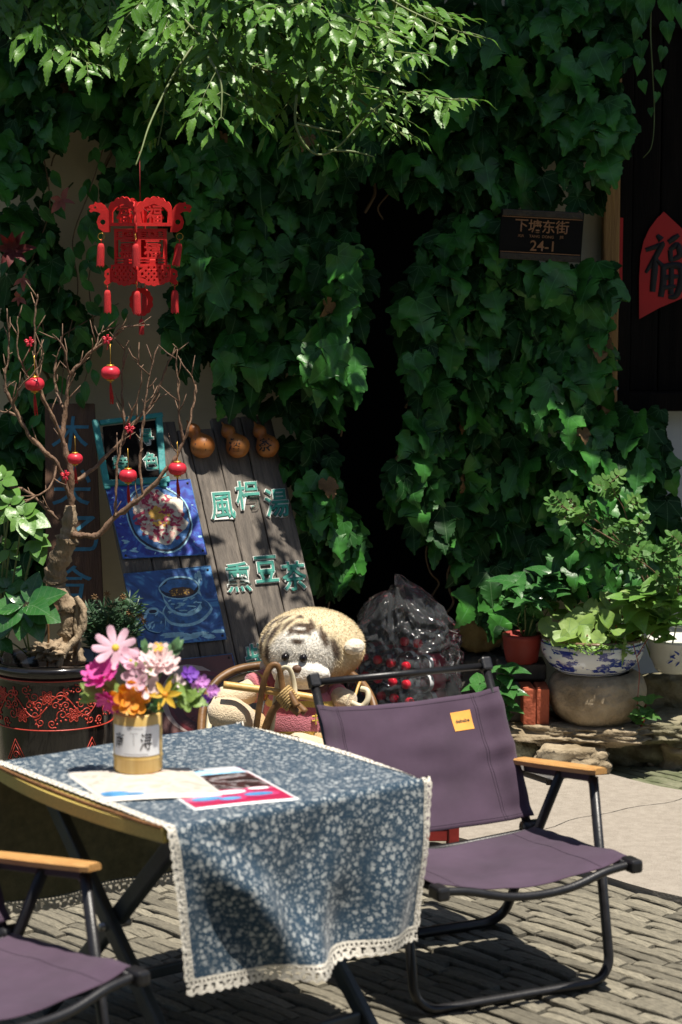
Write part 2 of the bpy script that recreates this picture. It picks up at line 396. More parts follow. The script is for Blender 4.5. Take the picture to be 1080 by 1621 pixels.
# ---- brick pavement: narrow bricks laid on edge in slanting rows
ROW = R(-47); rdx, rdy = math.cos(ROW), math.sin(ROW); pdx, pdy = -rdy, rdx
b = MB(); b.grid(lambda u, v: (-2.6 + 5.2 * u, 3.0 + 4.25 * v, -.022 + .004 * noise.noise(Vector((u * 40, v * 40, 0)))), 60, 50)
pavement = b.build('pavement', M['earth'], kind='structure')
def brick_geo(seed):
    rr = random.Random(seed); b = MB(); b.smooth = False
    j = lambda s=.012: rr.uniform(-s, s)
    n = 5; top = []; mid = []
    xs = [-.5 + i / n for i in range(n + 1)]
    rows = []
    for (yy, zz) in ((-.5, -.05), (-.5, -.003), (-.44, 0.0), (.0, .0008), (.44, 0.0), (.5, -.003), (.5, -.05)):
        r_ = []
        for i, x in enumerate(xs):
            e = .006 if i in (0, n) and zz > -.02 else 0
            r_.append(b.vert((x * (.99 if e else 1), yy + (j(.03) if zz > -.02 else 0), zz - e * .6 + (rr.uniform(-.0010, .0010) if zz > -.02 else 0))))
        rows.append(r_)
    for a in range(len(rows) - 1):
        for i in range(n): b.face((rows[a][i], rows[a][i + 1], rows[a + 1][i + 1], rows[a + 1][i]))
    b.face([r_[0] for r_ in rows]); b.face([r_[-1] for r_ in rows][::-1])
    return b
brick_src = [brick_geo(k) for k in range(7)]
brick_me = []
for k, q in enumerate(brick_src):
    me = q.mesh('brick'); me.materials.append(M['brick_pave']); brick_me.append(me)
# the concrete strip runs parallel to the rows between these two offsets
SN = Vector((pdx, pdy, 0))
slab_near = G(1080, 1428).dot(SN); slab_far = G(1080, 1258).dot(SN)
slab_start = G(690, 1305).dot(Vector((rdx, rdy, 0)))
cells = []
row_w = .037
for ri in range(-60, 175):
    off = ri * row_w + 1.8
    s = -9 + (ri * .37 % .2)
    while s < 2.0:
        ln = rnd(.13, .24); c = s + ln / 2; s += ln + .006
        x, y = rdx * c + pdx * off, rdy * c + pdy * off
        if not (-2.3 < x < 2.3 and 3.1 < y < 7.1): continue
        if abs(x) > .19 * y + .5: continue
        if slab_near - .02 < off < slab_far + .02 and c > slab_start - 1.2: continue
        cells.append((x, y, ln, off))
far_cells = []; near_cells = []
for c in cells:
    inview = abs(c[0]) < .152 * c[1] + .05 and 4.5 < c[1] < 6.0
    (near_cells if inview else far_cells).append(c)
near_cells.sort(key=lambda c: c[1]); far_cells += near_cells[300:]; near_cells = near_cells[:300]
def brick_M(c):
    return Matrix.Translation((c[0], c[1], rnd(-.004, .004))) @ Matrix.Rotation(ROW + rnd(-.02, .02), 4, 'Z') @ Matrix.Rotation(rnd(-.03, .03), 4, 'X') @ Matrix.Rotation(rnd(-.012, .012), 4, 'Y') @ Matrix.Diagonal((c[2], row_w - rnd(.004, .008), 1, 1))
for c in near_cells:
    link('brick', random.choice(brick_me), pavement, brick_M(c))
rest = MB(); rest.smooth = False; moss = MB(); moss.smooth = False
for c in far_cells:
    q = random.choice(brick_src); (moss if c[3] > slab_far else rest).merge(q, brick_M(c))
rest.build('brickwork', M['brick_pave'], pavement, kind='stuff')
moss.build('mossy_brickwork', M['brick_moss'], pavement, kind='stuff')

# ---- concrete slabs of the path, split by a crack
path = link('path', None, kind='structure')
def slab(ca, cb, jag, seed):
    b = MB(); b.smooth = False; rr = random.Random(seed); n = 22; top = []
    def wob(t): return .006 * math.sin(t * 31 + seed) + rr.uniform(-.004, .004)
    ring = []
    for i in range(n): t = i / n; ring.append((ca(0) + (cb(0) - ca(0)) * t, slab_near + wob(t)))
    for i in range(n): t = i / n; ring.append((cb(t), slab_near + (slab_far - slab_near) * t))
    for i in range(n): t = i / n; ring.append((cb(1) + (ca(1) - cb(1)) * t, slab_far + wob(t)))
    for i in range(n): t = i / n; ring.append((ca(1 - t), slab_far + (slab_near - slab_far) * t))
    up = [b.vert((rdx * c + pdx * o, rdy * c + pdy * o, .012)) for c, o in ring]
    dn = [b.vert((rdx * c + pdx * o, rdy * c + pdy * o, -.03)) for c, o in ring]
    k = len(ring)
    b.face(up)
    for i in range(k): b.face((dn[i], dn[(i + 1) % k], up[(i + 1) % k], up[i]))
    return b
pr = Vector((rdx, rdy, 0))
crA, crB = G(700, 1355).dot(pr), G(1085, 1268).dot(pr)
def crack(t, side): return crA + (crB - crA) * t + .012 * math.sin(t * 9) + .008 * math.sin(t * 23 + 1) + side * .003
slab(lambda t: slab_start - 1.15 + .05 * t, lambda t: crack(t, -1), 0, 1).build('slab', M['concrete'], path)
slab(lambda t: crack(t, 1), lambda t: crack(t, 0) + 1.9, 0, 2).build('slab', M['concrete'], path)

# ---- the house
WY = 7.30
house = thing('house', 'old cream plastered house front overgrown with ivy around a dark doorway', 'house', (0, WY, 0))
def hpart(name, m, *boxes, bev=0.0):
    b = MB()
    for c, s in boxes: b.box((c[0], c[1] - WY, c[2]), s, bev=bev)
    return b.build(name, m, house)
D0, D1, DH = -.10, .52, 2.0
hpart('wall', M['plaster'], ((-1.80, WY + .12, 1.6), (3.4, .24, 3.2)), ((.675, WY + .121, 1.6), (.31, .24, 3.2)), ((.21, WY + .12, 2.6), (.616, .236, 1.2)))
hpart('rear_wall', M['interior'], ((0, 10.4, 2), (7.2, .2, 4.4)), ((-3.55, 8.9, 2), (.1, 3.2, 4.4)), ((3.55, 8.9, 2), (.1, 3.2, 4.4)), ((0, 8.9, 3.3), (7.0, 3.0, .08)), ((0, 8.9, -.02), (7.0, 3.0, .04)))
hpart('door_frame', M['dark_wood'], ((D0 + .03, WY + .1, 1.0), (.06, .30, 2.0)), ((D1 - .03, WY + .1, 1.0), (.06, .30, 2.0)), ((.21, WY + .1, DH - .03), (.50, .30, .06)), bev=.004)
# roof with deep eaves; its edge shades the house front
b = MB(); b.smooth = False
pr_ = [(-.73, 3.09), (-.73, 3.15), (3.3, 4.9), (3.3, 4.84)]
for x in (-4, 4):
    for y, z in pr_: b.vert((x, y, z))
b.face((0, 1, 2, 3)); b.face((4, 7, 6, 5))
for i in range(4): b.face((i, 4 + i, 4 + (i + 1) % 4, (i + 1) % 4))
roof = b.build('roof', M['roof'], house)
for k in range(27):
    q = MB(); q.tube([(0, -.77, 3.16), (0, 3.3, 4.92)], .055, 8); q.build('tile_ridge', M['roof'], roof, M=Matrix.Translation((-3.9 + k * .3, 0, 0)))
for k in range(14):
    q = MB(); q.box((0, 0, 0), (.07, 1.3, .09), Matrix.Translation((-3.8 + k * .58, -.10, 3.31)) @ Matrix.Rotation(R(23.3), 4, 'X')); q.build('rafter', M['dark_wood'], house)
# shop front right of the post: white dado, sill, plank shutters
hpart('dado_wall', M['plaster_white'], ((2.17, WY + .16, .54), (2.66, .2, 1.08)))
hpart('window_sill', M['dark_wood'], ((2.17, WY + .13, 1.115), (2.66, .28, .06)), bev=.006)
hpart('lintel', M['dark_wood'], ((2.17, WY + .12, 2.75), (2.66, .22, .9)))
post = MB(); post.box((0, 0, 1.85), (.052, .07, 1.52), bev=.006)
post.build('wooden_post', M['post_wood'], house, M=Matrix.Translation((.856, -.02, -.01)))
hpart('jamb', M['dark_wood'], ((.908, WY + .06, 1.74), (.040, .1, 1.2)), bev=.004)
for k in range(10):
    q = MB(); q.box((0, 0, 0), (.088, .03, 1.18), bev=.004)
    q.build('shutter_plank', M['dark_wood'], house, M=Matrix.Translation((.978 + k * .092, .07 + (k % 2) * .004, 1.735)))
q = MB(); q.tube(bez([P(968, 640, WY - .03), P(972, 622, WY - .05), P(978, 615, WY - .05), P(973, 612, WY - .04)]), .003, 6)
q.v = [(p[0], p[1] - WY, p[2]) for p in q.v]; q.build('shutter_hook', M['grey_metal'], house)
# ---- unseen house added behind the viewer to keep low sky light off the ivy
opp = thing('house', 'unseen grey plastered house added across the lane to block low sky light', 'house', (0, -2.4, 0))
M['opp_wall'] = mat('grey_plaster', (.22, .215, .20), .9, .2, 2, bump=.2)
b = MB(); b.box((0, -1.5, 3.0), (16, 3.0, 6.0)); b.build('wall', M['opp_wall'], opp)
b = MB(); b.smooth = False; b.add([(-8.4, .5, 5.9), (8.4, .5, 5.9), (8.4, -1.5, 7.0), (-8.4, -1.5, 7.0), (-8.4, -3.5, 5.9), (8.4, -3.5, 5.9), (-8.4, .5, 6.02), (8.4, .5, 6.02), (8.4, -1.5, 7.12), (-8.4, -1.5, 7.12), (-8.4, -3.5, 6.02), (8.4, -3.5, 6.02)], [(0, 1, 2, 3), (3, 2, 5, 4), (9, 8, 7, 6), (10, 11, 8, 9), (0, 6, 7, 1), (5, 11, 10, 4), (0, 3, 9, 6), (3, 4, 10, 9), (1, 7, 8, 2), (2, 8, 11, 5)]); b.build('roof', M['roof'], opp)
for k in range(5):
    b = MB(); b.box((0, .02, 0), (1.0, .10, 1.3), bev=.01); w_ = b.build('window', M['dark_wood'], opp, M=Matrix.Translation((-6 + k * 3, 0, 4.2)))
    b = MB(); b.box((0, .02, 0), (1.1, .10, 2.2), bev=.01); b.build('door', M['dark_wood'], opp, M=Matrix.Translation((-6 + k * 3, 0, 1.1)))
# doorstep
b = MB(); b.box((0, 0, .07), (.49, .70, .14), bev=.015); b.build('doorstep', M['stone_dark'], label='low dark stone doorstep under the plastic wrapped bottles', cat='step').location = (.21, 7.22, 0)

# ---- red paper with brush character across the shutters; red strip by the post
fy = WY + .045
fo = P(1056, 420, fy)
def loc2(px, py): q = P(px, py, fy) - fo; return (q.x, q.z)
fu = thing('fortune_paper', 'red diamond paper with black brush character pasted on dark shutters', 'paper', fo)
RX = Matrix.Rotation(R(90), 4, 'X')
sh = curve_geo([[loc2(*p) for p in ((1012, 505), (1012, 470), (1012, 440), (1014, 405), (1019, 382), (1028, 362), (1040, 346), (1051, 335), (1080, 362), (1104, 398), (1106, 450), (1078, 473), (1045, 487))]], .0008)
MB().merge(sh, RX).build('paper_sheet', M['red_paper'], fu)
stk = [([(1040, 372), (1047, 380)], [.006, .012]), ([(1022, 396), (1040, 390), (1052, 384)], [.007, .009, .006]),
       ([(1049, 386), (1036, 410), (1022, 432)], [.010, .010, .005]), ([(1038, 408), (1036, 430), (1033, 462)], [.009, .012, .010]), ([(1040, 412), (1052, 424)], [.005, .010]),
       ([(1058, 384), (1066, 378), (1075, 372)], [.008, .010, .006]), ([(1060, 396), (1072, 388), (1076, 404), (1062, 412)], [.008, .011, .011, .006]), ([(1061, 396), (1062, 414)], [.009, .008]),
       ([(1048, 424), (1064, 420), (1078, 424), (1079, 445), (1070, 468), (1058, 470)], [.010, .011, .014, .014, .010, .006]), ([(1050, 424), (1050, 446), (1046, 470)], [.010, .012, .010]),
       ([(1052, 440), (1064, 438), (1074, 438)], [.008, .009, .006]), ([(1063, 424), (1062, 466)], [.009, .010]), ([(1050, 456), (1070, 453)], [.008, .006])]
stk = [([loc2(*p) for p in pts], [w * 1.9 for w in ws]) for pts, ws in stk]
MB().merge(strokes_geo(stk, .0012), RX).build('brush_character', M['ink'], fu)
b = MB(); b.box((0, 0, 0), (.010, .002, .26)); o = b.build('red_strip', M['red_paper'], label='narrow strip of red paper pasted beside the wooden post', cat='paper'); o.location = P(969, 410, WY - .035) + Vector((.004, .012, 0)); o.location.x = .894; o.location.y = WY + .006

# ---- street plate
sy = 6.99
pl = thing('street_plate', 'black enamel street name plate with bronze lettering half hidden in ivy', 'sign', P(857, 373, sy))
pl.rotation_euler = (R(4), R(3.0), 0)
s = sy / F
b = MB(); b.box((0, .006, 0), (130 * s, .012, 78 * s), bev=.003); b.build('plate', M['sign_black'], pl)
for z in (34, -34):
    b = MB(); b.box((0, -.003, z * s), (126 * s, .008, 10 * s), bev=.002); b.build('band', M['sign_band'], pl)
for z in (27.5, -27.5):
    b = MB(); b.box((0, -.001, z * s), (126 * s, .005, 1.3 * s)); b.build('border_line', M['sign_gold'], pl)
for i, (ch, py_) in enumerate(zip('下塘东街', ('XIA', 'TANG', 'DONG', 'JIE'))):
    x = (-32 + i * 21.3) * s
    MB().merge(text_geo(ch, 22 * s, .0006, .0004), Matrix.Translation((x, -.002, 14.5 * s)) @ RX).build('character', M['sign_gold'], pl)
    MB().merge(text_geo(py_, 6.0 * s, .0006, .0001), Matrix.Translation((x, -.002, -1.5 * s)) @ RX).build('pinyin', M['sign_gold'], pl)
MB().merge(text_geo('24-1', 23 * s, .0006, .0004), Matrix.Translation((2 * s, -.002, -16 * s)) @ RX).build('house_number', M['sign_gold'], pl)

# ================================================================== FOLIAGE
def strip_leaf(half, spine_n=5, cup=.12, curl=.1, seed=0, fold=.0, tipbend=.2):
    """half = outline of the right half from base to tip (x >= 0); a midrib joins both halves"""
    rr = random.Random(seed); b = MB(); y1 = half[-1][1]; y0 = half[0][1]
    def Z(x, y): return fold * abs(x) - cup * x * x - tipbend * max(0, y - .45) ** 2 + curl * math.sin(y * 5 + x * 3 + seed) * .25 + .03 * math.sin(x * 9 + seed * 2) 
    sp = [(0, y0 + (y1 - y0) * i / spine_n) for i in range(spine_n + 1)]
    ids = [b.vert((0, y, Z(0, y)), (0, y)) for _, y in sp[:-1]]; tip = b.vert((0, y1, Z(0, y1)), (0, y1)); ids.append(tip)
    for sgn in (1, -1):
        oid = []
        for (x, y) in half[1:-1]:
            xx = x * (1 + rr.uniform(-.06, .06)) * sgn; yy = y + rr.uniform(-.02, .02)
            oid.append(b.vert((xx, yy, Z(xx, yy)), (xx, yy)))
        oid = [ids[0]] + oid + [tip]
        i = j = 0; n, m = len(oid) - 1, len(ids) - 1
        while i < n or j < m:
            if i < n and (j >= m or (i + 1) / n <= (j + 1) / m):
                t = (oid[i], oid[i + 1], ids[j]); i += 1
            else:
                t = (oid[i], ids[j + 1], ids[j]); j += 1
            if len(set(t)) == 3: b.face(t if sgn > 0 else t[::-1])
    return b
def serrate(half, amp=.025):
    out = [half[0]]
    for k in range(len(half) - 1):
        a, c = half[k], half[k + 1]
        if k > 0:
            mx_, my_ = (a[0] * .45 + c[0] * .55), (a[1] * .45 + c[1] * .55)
            dx, dy = c[0] - a[0], c[1] - a[1]; l = math.hypot(dx, dy) + 1e-6
            out.append((max(.001, mx_ + dy / l * amp), my_ - dx / l * amp))
        out.append(c)
    return out
IVY = [(0, .05), (.10, -.08), (.25, -.12), (.38, -.04), (.47, .10), (.54, .22), (.63, .44), (.53, .44), (.37, .43), (.29, .50), (.31, .62), (.29, .74), (.20, .88), (.08, 1.02), (0, 1.16)]
IVY2 = [(0, .05), (.12, -.10), (.30, -.10), (.42, .06), (.46, .22), (.55, .46), (.44, .48), (.33, .53), (.31, .66), (.24, .82), (.10, .97), (0, 1.10)]
OVATE = [(0, 0), (.10, .06), (.22, .20), (.28, .38), (.27, .55), (.21, .72), (.11, .88), (0, 1.02)]
NARROW = [(0, 0), (.08, .10), (.15, .28), (.165, .42), (.14, .60), (.085, .80), (.035, .94), (0, 1.08)]
ROUNDL = [(0, .18), (.14, .0), (.34, .02), (.50, .20), (.55, .45), (.48, .70), (.34, .88), (.16, .98), (0, 1.0)]
HEART = [(0, .06), (.12, -.06), (.28, -.02), (.38, .14), (.36, .34), (.27, .56), (.14, .80), (0, 1.05)]
SMALL = [(0, 0), (.24, .18), (.34, .48), (.22, .82), (0, 1.0)]
ivy_src = [strip_leaf(serrate(IVY, .035), 5, .35, .3, k, .12, .55) for k in range(4)] + [strip_leaf(serrate(IVY2, .03), 5, .3, .35, k + 9, .1, .7) for k in range(3)]
leaflet_src = [strip_leaf(serrate(NARROW, .035), 4, .5, .25, k, .30, .45) for k in range(4)]
ovate_src = [strip_leaf(OVATE, 4, .3, .2, k, .28, .45) for k in range(3)]
heart_src = [strip_leaf(HEART, 4, .25, .2, k, .2, .6) for k in range(3)]
round_src = [strip_leaf(serrate(ROUNDL, .02), 4, -.25, .5, k, .0, -.25) for k in range(3)]
small_src = [strip_leaf(SMALL, 2, .2, .1, k, .1, .2) for k in range(3)]
def leaf_set(srcs, m):
    out = []
    for q in srcs:
        me = q.mesh('leaf'); me.materials.append(m); out.append((q, me))
    return out
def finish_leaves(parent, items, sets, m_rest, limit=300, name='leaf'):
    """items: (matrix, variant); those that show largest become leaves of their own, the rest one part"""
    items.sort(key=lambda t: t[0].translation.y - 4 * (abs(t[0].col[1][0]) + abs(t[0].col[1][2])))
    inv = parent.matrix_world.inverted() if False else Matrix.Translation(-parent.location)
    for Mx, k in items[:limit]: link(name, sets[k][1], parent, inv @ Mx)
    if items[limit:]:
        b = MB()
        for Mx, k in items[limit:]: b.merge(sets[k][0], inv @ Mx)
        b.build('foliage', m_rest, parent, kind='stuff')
def in_poly(x, y, poly):
    r = False; j = len(poly) - 1
    for i in range(len(poly)):
        if (poly[i][1] > y) != (poly[j][1] > y) and x < (poly[j][0] - poly[i][0]) * (y - poly[i][1]) / (poly[j][1] - poly[i][1]) + poly[i][0]: r = not r
        j = i
    return r
def world_poly(pp, Y): return [(q.x, q.z) for q in (P(a, c, Y) for a, c in pp)]

_a, _b = P(800, 412, 7.0), P(915, 336, 7.0); SIGN = (_a.x, _b.x, _a.z, _b.z)
def ivy(name, label, polys, n, seed, depth=.32):
    global random
    rs = random.getstate(); random.seed(seed)
    root = thing(name, label, 'ivy', (P(*polys[0][0][0], 7.2).x, 7.26, 0))
    sets = leaf_set(ivy_src, M['ivy']); items = []
    for poly, share, y_front in polys:
        wp = world_poly(poly, 7.1); xs = [p[0] for p in wp]; zs = [p[1] for p in wp]; k = 0; want = int(n * share); tries = 0
        while k < want and tries < 60000:
            tries += 1
            x, z = rnd(min(xs), max(xs)), rnd(min(zs), max(zs))
            if not in_poly(x, z, wp): continue
            t = random.random(); sz_ = rnd(.045, .085) + .065 * t * random.random() ** .8
            if not in_poly(x, z - sz_ * .7, wp): continue
            clump = noise.noise(Vector((x * 3.3, z * 3.3, seed)))
            y = 7.24 - t * (7.24 - y_front) * (.55 + .9 * max(0, clump + .25))
            size = sz_; y = max(y, y_front - .04)
            if y < 7.03 and SIGN[0] - size * .55 < x < SIGN[1] + size * .35 and SIGN[2] - .02 < z < SIGN[3] + size: continue
            nr = Vector((rnd(-1.1, 1.1), -1, rnd(-.5, 1.5))); tp = Vector((rnd(-.7, .7), -.2 - .5 * t, -1))
            items.append((leaf_matrix((x, y, z), tp, nr, size, rnd(.85, 1.1)), random.randrange(len(sets)))); k += 1
    finish_leaves(root, items, sets, M['ivy_shade'])
    dry = leaf_set(ivy_src[4:6], M['dry_leaf'])
    for k in range(8):
        Mx = random.choice(items[:260])[0]; link('leaf', dry[k % 2][1], root, Matrix.Translation(-root.location) @ Matrix.Translation((rnd(-.04, .04), -.02, rnd(-.04, .04))) @ Mx @ Matrix.Scale(rnd(.35, .6), 4), label='dry brown leaf')
    st = MB()
    for q in range(26):
        poly, share, yf = random.choice(polys); wp = world_poly(poly, 7.1)
        mt_ = random.choice(items)[0].translation; x, z = mt_.x, mt_.z; pts = []
        if x > .80: continue
        for i in range(7): pts.append((x, 7.25 - rnd(0, .05), max(.05, z))); x += rnd(-.04, .04); z -= rnd(.03, .07)
        st.tube(bez(pts, 4), rnd(.002, .006), 5)
    st.v = [tuple(Vector(p) - root.location) for p in st.v]; st.build('stem', M['vine_stem'], root)
    random.setstate(rs)
    return root
left_polys = [
    ([(330, 0), (650, 0), (625, 240), (545, 320), (585, 420), (555, 540), (545, 650), (510, 690), (450, 690), (350, 640), (345, 570), (295, 430), (305, 250)], .50, 6.98),
    ([(0, -20), (340, -20), (335, 330), (300, 330), (290, 270), (235, 270), (165, 235), (105, 190), (60, 300), (0, 330)], .26, 7.0),
    ([(0, 330), (55, 300), (75, 380), (110, 470), (150, 520), (100, 620), (60, 560), (0, 620)], .07, 7.05),
    ([(440, 690), (520, 690), (530, 760), (572, 870), (545, 960), (505, 930), (470, 800)], .10, 7.0),
    ([(530, 400), (590, 420), (565, 540), (555, 650), (500, 640), (480, 520)], .05, 6.80),
    ([(170, 240), (340, 235), (340, 460), (300, 520), (262, 470), (285, 420), (240, 320), (180, 330)], .06, 7.05),
    ([(285, 440), (340, 520), (340, 560), (290, 600), (262, 540)], .03, 7.05),
    ([(20, 640), (70, 640), (75, 950), (0, 950), (0, 700)], .06, 7.1)]
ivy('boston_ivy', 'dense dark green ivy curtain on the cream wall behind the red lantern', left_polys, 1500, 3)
right_polys = [
    ([(625, -20), (1000, -20), (985, 130), (978, 260), (960, 330), (900, 345), (800, 330), (720, 330), (690, 300), (640, 180)], .30, 7.02),
    ([(700, 330), (795, 345), (800, 400), (890, 425), (965, 410), (968, 470), (965, 560), (955, 640), (900, 690), (760, 700), (658, 650), (630, 520), (652, 440)], .36, 7.0),
    ([(664, 640), (900, 680), (1010, 640), (1050, 680), (1040, 780), (1075, 830), (1070, 900), (960, 940), (800, 960), (725, 900), (630, 850), (608, 770)], .32, 7.06),
    ([(590, 180), (720, 180), (700, 320), (655, 345), (612, 310)], .035, 7.06),
    ([(720, 880), (860, 910), (840, 1010), (760, 1000)], .04, 6.98),
    ([(960, 630), (1055, 650), (1060, 780), (1080, 850), (1075, 960), (900, 960), (880, 800)], .10, 7.02)]
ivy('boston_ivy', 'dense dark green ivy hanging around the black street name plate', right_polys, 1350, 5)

# ---- trumpet vine: pinnate sprays reaching out of the ivy into the sun
vine = thing('trumpet_vine', 'sunlit light green trumpet vine sprays reaching out above the lantern', 'vine', (-.6, 6.9, 0))
vsets = leaf_set(leaflet_src, M['vine']); vitems = []; vst = MB()
def pinnate(base, direc, length, pairs, leaf, droop=.35):
    d = Vector(direc).normalized(); pts = []
    p = Vector(base)
    for i in range(7):
        pts.append(p.copy()); p = p + d * length / 6; d = (d + Vector((0, 0, -droop / 6))).normalized()
    vst.tube(pts, lerpl([.0016, .0008], len(pts)), 5)
    side0 = d.cross(Vector((0, 0, 1)))
    if side0.length < .05: side0 = Vector((1, 0, 0))
    side0.normalize(); upn = side0.cross(d).normalized()
    if upn.z < 0: upn = -upn
    roll = rnd(-.6, .6); side = (side0 * math.cos(roll) + upn * math.sin(roll))
    for i in range(pairs):
        t = .25 + .7 * i / pairs; k = t * 6; q = pts[int(k)].lerp(pts[min(int(k) + 1, 6)], k % 1)
        dd = (pts[min(int(k) + 1, 6)] - pts[int(k)]).normalized(); s_ = leaf * (1 - .35 * abs(t - .55)) * rnd(.85, 1.15)
        for sg in (-1, 1):
            tp = dd * .65 + side * sg + Vector((rnd(-.15, .15), rnd(-.15, .15), -.35 + rnd(-.2, .15)))
            vitems.append((leaf_matrix(q, tp, upn + Vector((rnd(-.4, .4), -.5 + rnd(-.4, .3), .7)), s_), random.randrange(len(vsets))))
    vitems.append((leaf_matrix(pts[-1], d, upn + Vector((0, -.4, .4)), leaf * 1.1), random.randrange(len(vsets))))
def shoot(pix, Ys, step=.055, leaf=.07, pairs=4, plen=.17, taper=True, r0=.005):
    n = len(pix); pts = bez([P(p[0], p[1], Ys[0] + (Ys[1] - Ys[0]) * i / (n - 1)) for i, p in enumerate(pix)], 8)
    vst.tube(pts, lerpl([r0, r0 * .35], len(pts)), 6)
    acc = 0; tot = sum((pts[i + 1] - pts[i]).length for i in range(len(pts) - 1)); run = 0; sg = 1
    for i in range(len(pts) - 1):
        l = (pts[i + 1] - pts[i]).length; acc += l; run += l
        if acc > step:
            acc = 0; f = 1 - .65 * (run / tot) ** 1.6 if taper else 1
            t = (pts[i + 1] - pts[i]).normalized(); sd_ = t.cross(Vector((0, -.5, 1))).normalized() * sg
            for w in (1, -1):
                pinnate(pts[i], t * .55 + sd_ * w * rnd(.5, 1) + Vector((rnd(-.3, .3), rnd(-.5, .2), rnd(-.3, .2))), plen * f * rnd(.8, 1.15), max(2, int(pairs * f + .5)), leaf * (.35 + .65 * f))
            sg = -sg
random.seed(21)
for pix, ys, lf in (([(230, -70), (300, 40), (400, 105), (520, 125), (630, 145), (735, 160)], (6.78, 6.05), .082), ([(330, -80), (420, 20), (520, 60), (600, 78), (655, 85)], (6.4, 6.05), .078),
    ([(420, -90), (480, 0), (560, 30), (650, 62)], (6.3, 6.05), .074), ([(140, -80), (190, 20), (240, 60), (300, 140)], (6.9, 6.6), .085), ([(60, -80), (80, 10), (110, 70), (150, 110)], (6.9, 6.65), .085), ([(0, -60), (40, 10), (60, 60)], (6.9, 6.75), .085),
    ([(280, -60), (330, 40), (380, 130), (400, 190)], (6.6, 6.1), .074), ([(380, -60), (450, 60), (540, 100), (640, 120)], (6.35, 6.1), .074), ([(340, -90), (390, -20), (440, 10), (500, 0)], (6.4, 6.0), .078),
    ([(330, 90), (350, 130), (350, 190)], (6.2, 6.1), .068), ([(480, 80), (560, 150), (610, 190), (640, 215)], (6.45, 6.2), .06), ([(200, -40), (230, 60), (260, 150), (250, 230)], (6.95, 6.85), .075), ([(420, 110), (470, 180), (500, 240)], (6.5, 6.3), .062), ([(560, -60), (620, 0), (700, 40), (760, 60)], (6.7, 6.5), .07)):
    shoot(pix, ys, leaf=lf, step=.062)
# unseen vine sprays above the picture, added to dapple the board and the toy
for q in range(2):
    x0 = 400 + q * 90
    shoot([(x0, -330), (x0 + rnd(0, 40), -260), (x0 + rnd(10, 60), -190 + rnd(-20, 10))], (6.35, rnd(6.12, 6.2)), leaf=.085, step=.10, taper=False)
vst.tube(bez([P(330, 40, 6.5), P(280, 110, 6.4), P(240, 190, 6.28), P(224, 238, 6.22), P(215, 262, 6.2)], 6), lerpl([.004, .002], 25), 6)
for pix in ([(470, 150), (468, 195), (485, 232), (510, 245), (540, 228), (580, 185), (620, 150)], [(470, 195), (505, 203), (540, 210)], [(520, 238), (560, 240), (592, 248)]):
    vst.tube(bez([P(a, c, 6.12) for a, c in pix], 6), lerpl([.004, .0018], (len(pix) - 1) * 6 + 1), 6)
for q in range(5):
    vitems.append((leaf_matrix(P(555 + q * 9, 239 + q * 2, 6.12), (.2, 0, -1), (0, -1, .3), .028 - q * .003), 0)); vitems.append((leaf_matrix(P(558 + q * 9, 239 + q * 2, 6.12), (.3, 0, 1), (0, -1, .3), .02 - q * .003), 1))
finish_leaves(vine, vitems, vsets, M['vine'])
vst.v = [tuple(Vector(p) - vine.location) for p in vst.v]; vst.build('stem', M['stem'], vine)

# ---- hanging tendril by the shutters
hang = thing('hanging_vine', 'thin vine tendril hanging in front of the dark shutters', 'vine', P(1040, -40, 7.1))
hs_ = leaf_set(heart_src, M['ivy']); it = []; st = MB()
pts = bez([P(1035, -60, 7.1), P(1030, 40, 7.08), P(1033, 110, 7.07), P(1036, 180, 7.07), P(1032, 230, 7.06), P(1018, 250, 7.06)], 6)
st.tube(pts, lerpl([.003, .001], len(pts)), 5)
for (a, c, s_) in ((1012, 45, .075), (1056, 48, .07), (1016, 78, .065), (1012, 105, .06), (1050, 88, .05), (1045, 125, .055), (1016, 142, .045), (1040, 160, .035), (1030, 185, .03), (1020, 10, .09), (1055, 8, .09), (995, 5, .08), (1075, 20, .08)):
    it.append((leaf_matrix(P(a, c - 14, 7.06), (rnd(-.3, .3), -.2, -1), (rnd(-.5, .5), -1, .5), s_ * .9), random.randrange(3)))
finish_leaves(hang, it, hs_, M['ivy']); st.v = [tuple(Vector(p) - hang.location) for p in st.v]; st.build('stem', M['stem'], hang)

# ---- small climbing plants near the lantern: dark leaves on thin stems against the plaster, faded blossoms
cl = thing('climbing_plant', 'thin stemmed climber with small dark leaves on the plaster left of the lantern', 'climber', P(110, 640, 7.2))
cs = leaf_set(ovate_src, M['ivy']); it = []; st = MB()
random.seed(5)
for (pix) in ([(95, 660), (100, 560), (120, 460), (110, 380), (140, 300), (160, 230)], [(60, 650), (70, 520), (50, 430), (80, 330), (70, 230)], [(130, 640), (150, 540), (140, 440), (165, 380), (150, 330)], [(30, 640), (20, 540), (45, 450), (20, 380)], [(10, 600), (80, 540), (150, 500), (190, 480)]):
    pts = bez([P(a + rnd(-6, 6), c, 7.12) for a, c in pix], 6); st.tube(pts, .0022, 5)
    for q in pts[::2]:
        for w in range(2):
            it.append((leaf_matrix(q + Vector((rnd(-.03, .03), rnd(-.06, .02), rnd(-.03, .03))), (rnd(-1, 1), -.2, -.8), (rnd(-.6, .6), -1, .4), rnd(.04, .075)), random.randrange(3)))
finish_leaves(cl, it, cs, M['ivy_shade']); st.v = [tuple(Vector(p) - cl.location) for p in st.v]; st.build('stem', M['vine_stem'], cl)
M['faded_petal'] = mat('faded_petal', (.36, .12, .10), .7, .25, 30, transl=.2)
M['dark_petal'] = mat('dark_red_petal', (.10, .010, .010), .7, .4, 30, transl=.1)
pet_src = strip_leaf(OVATE, 4, .2, .4, 3, .2, .6)
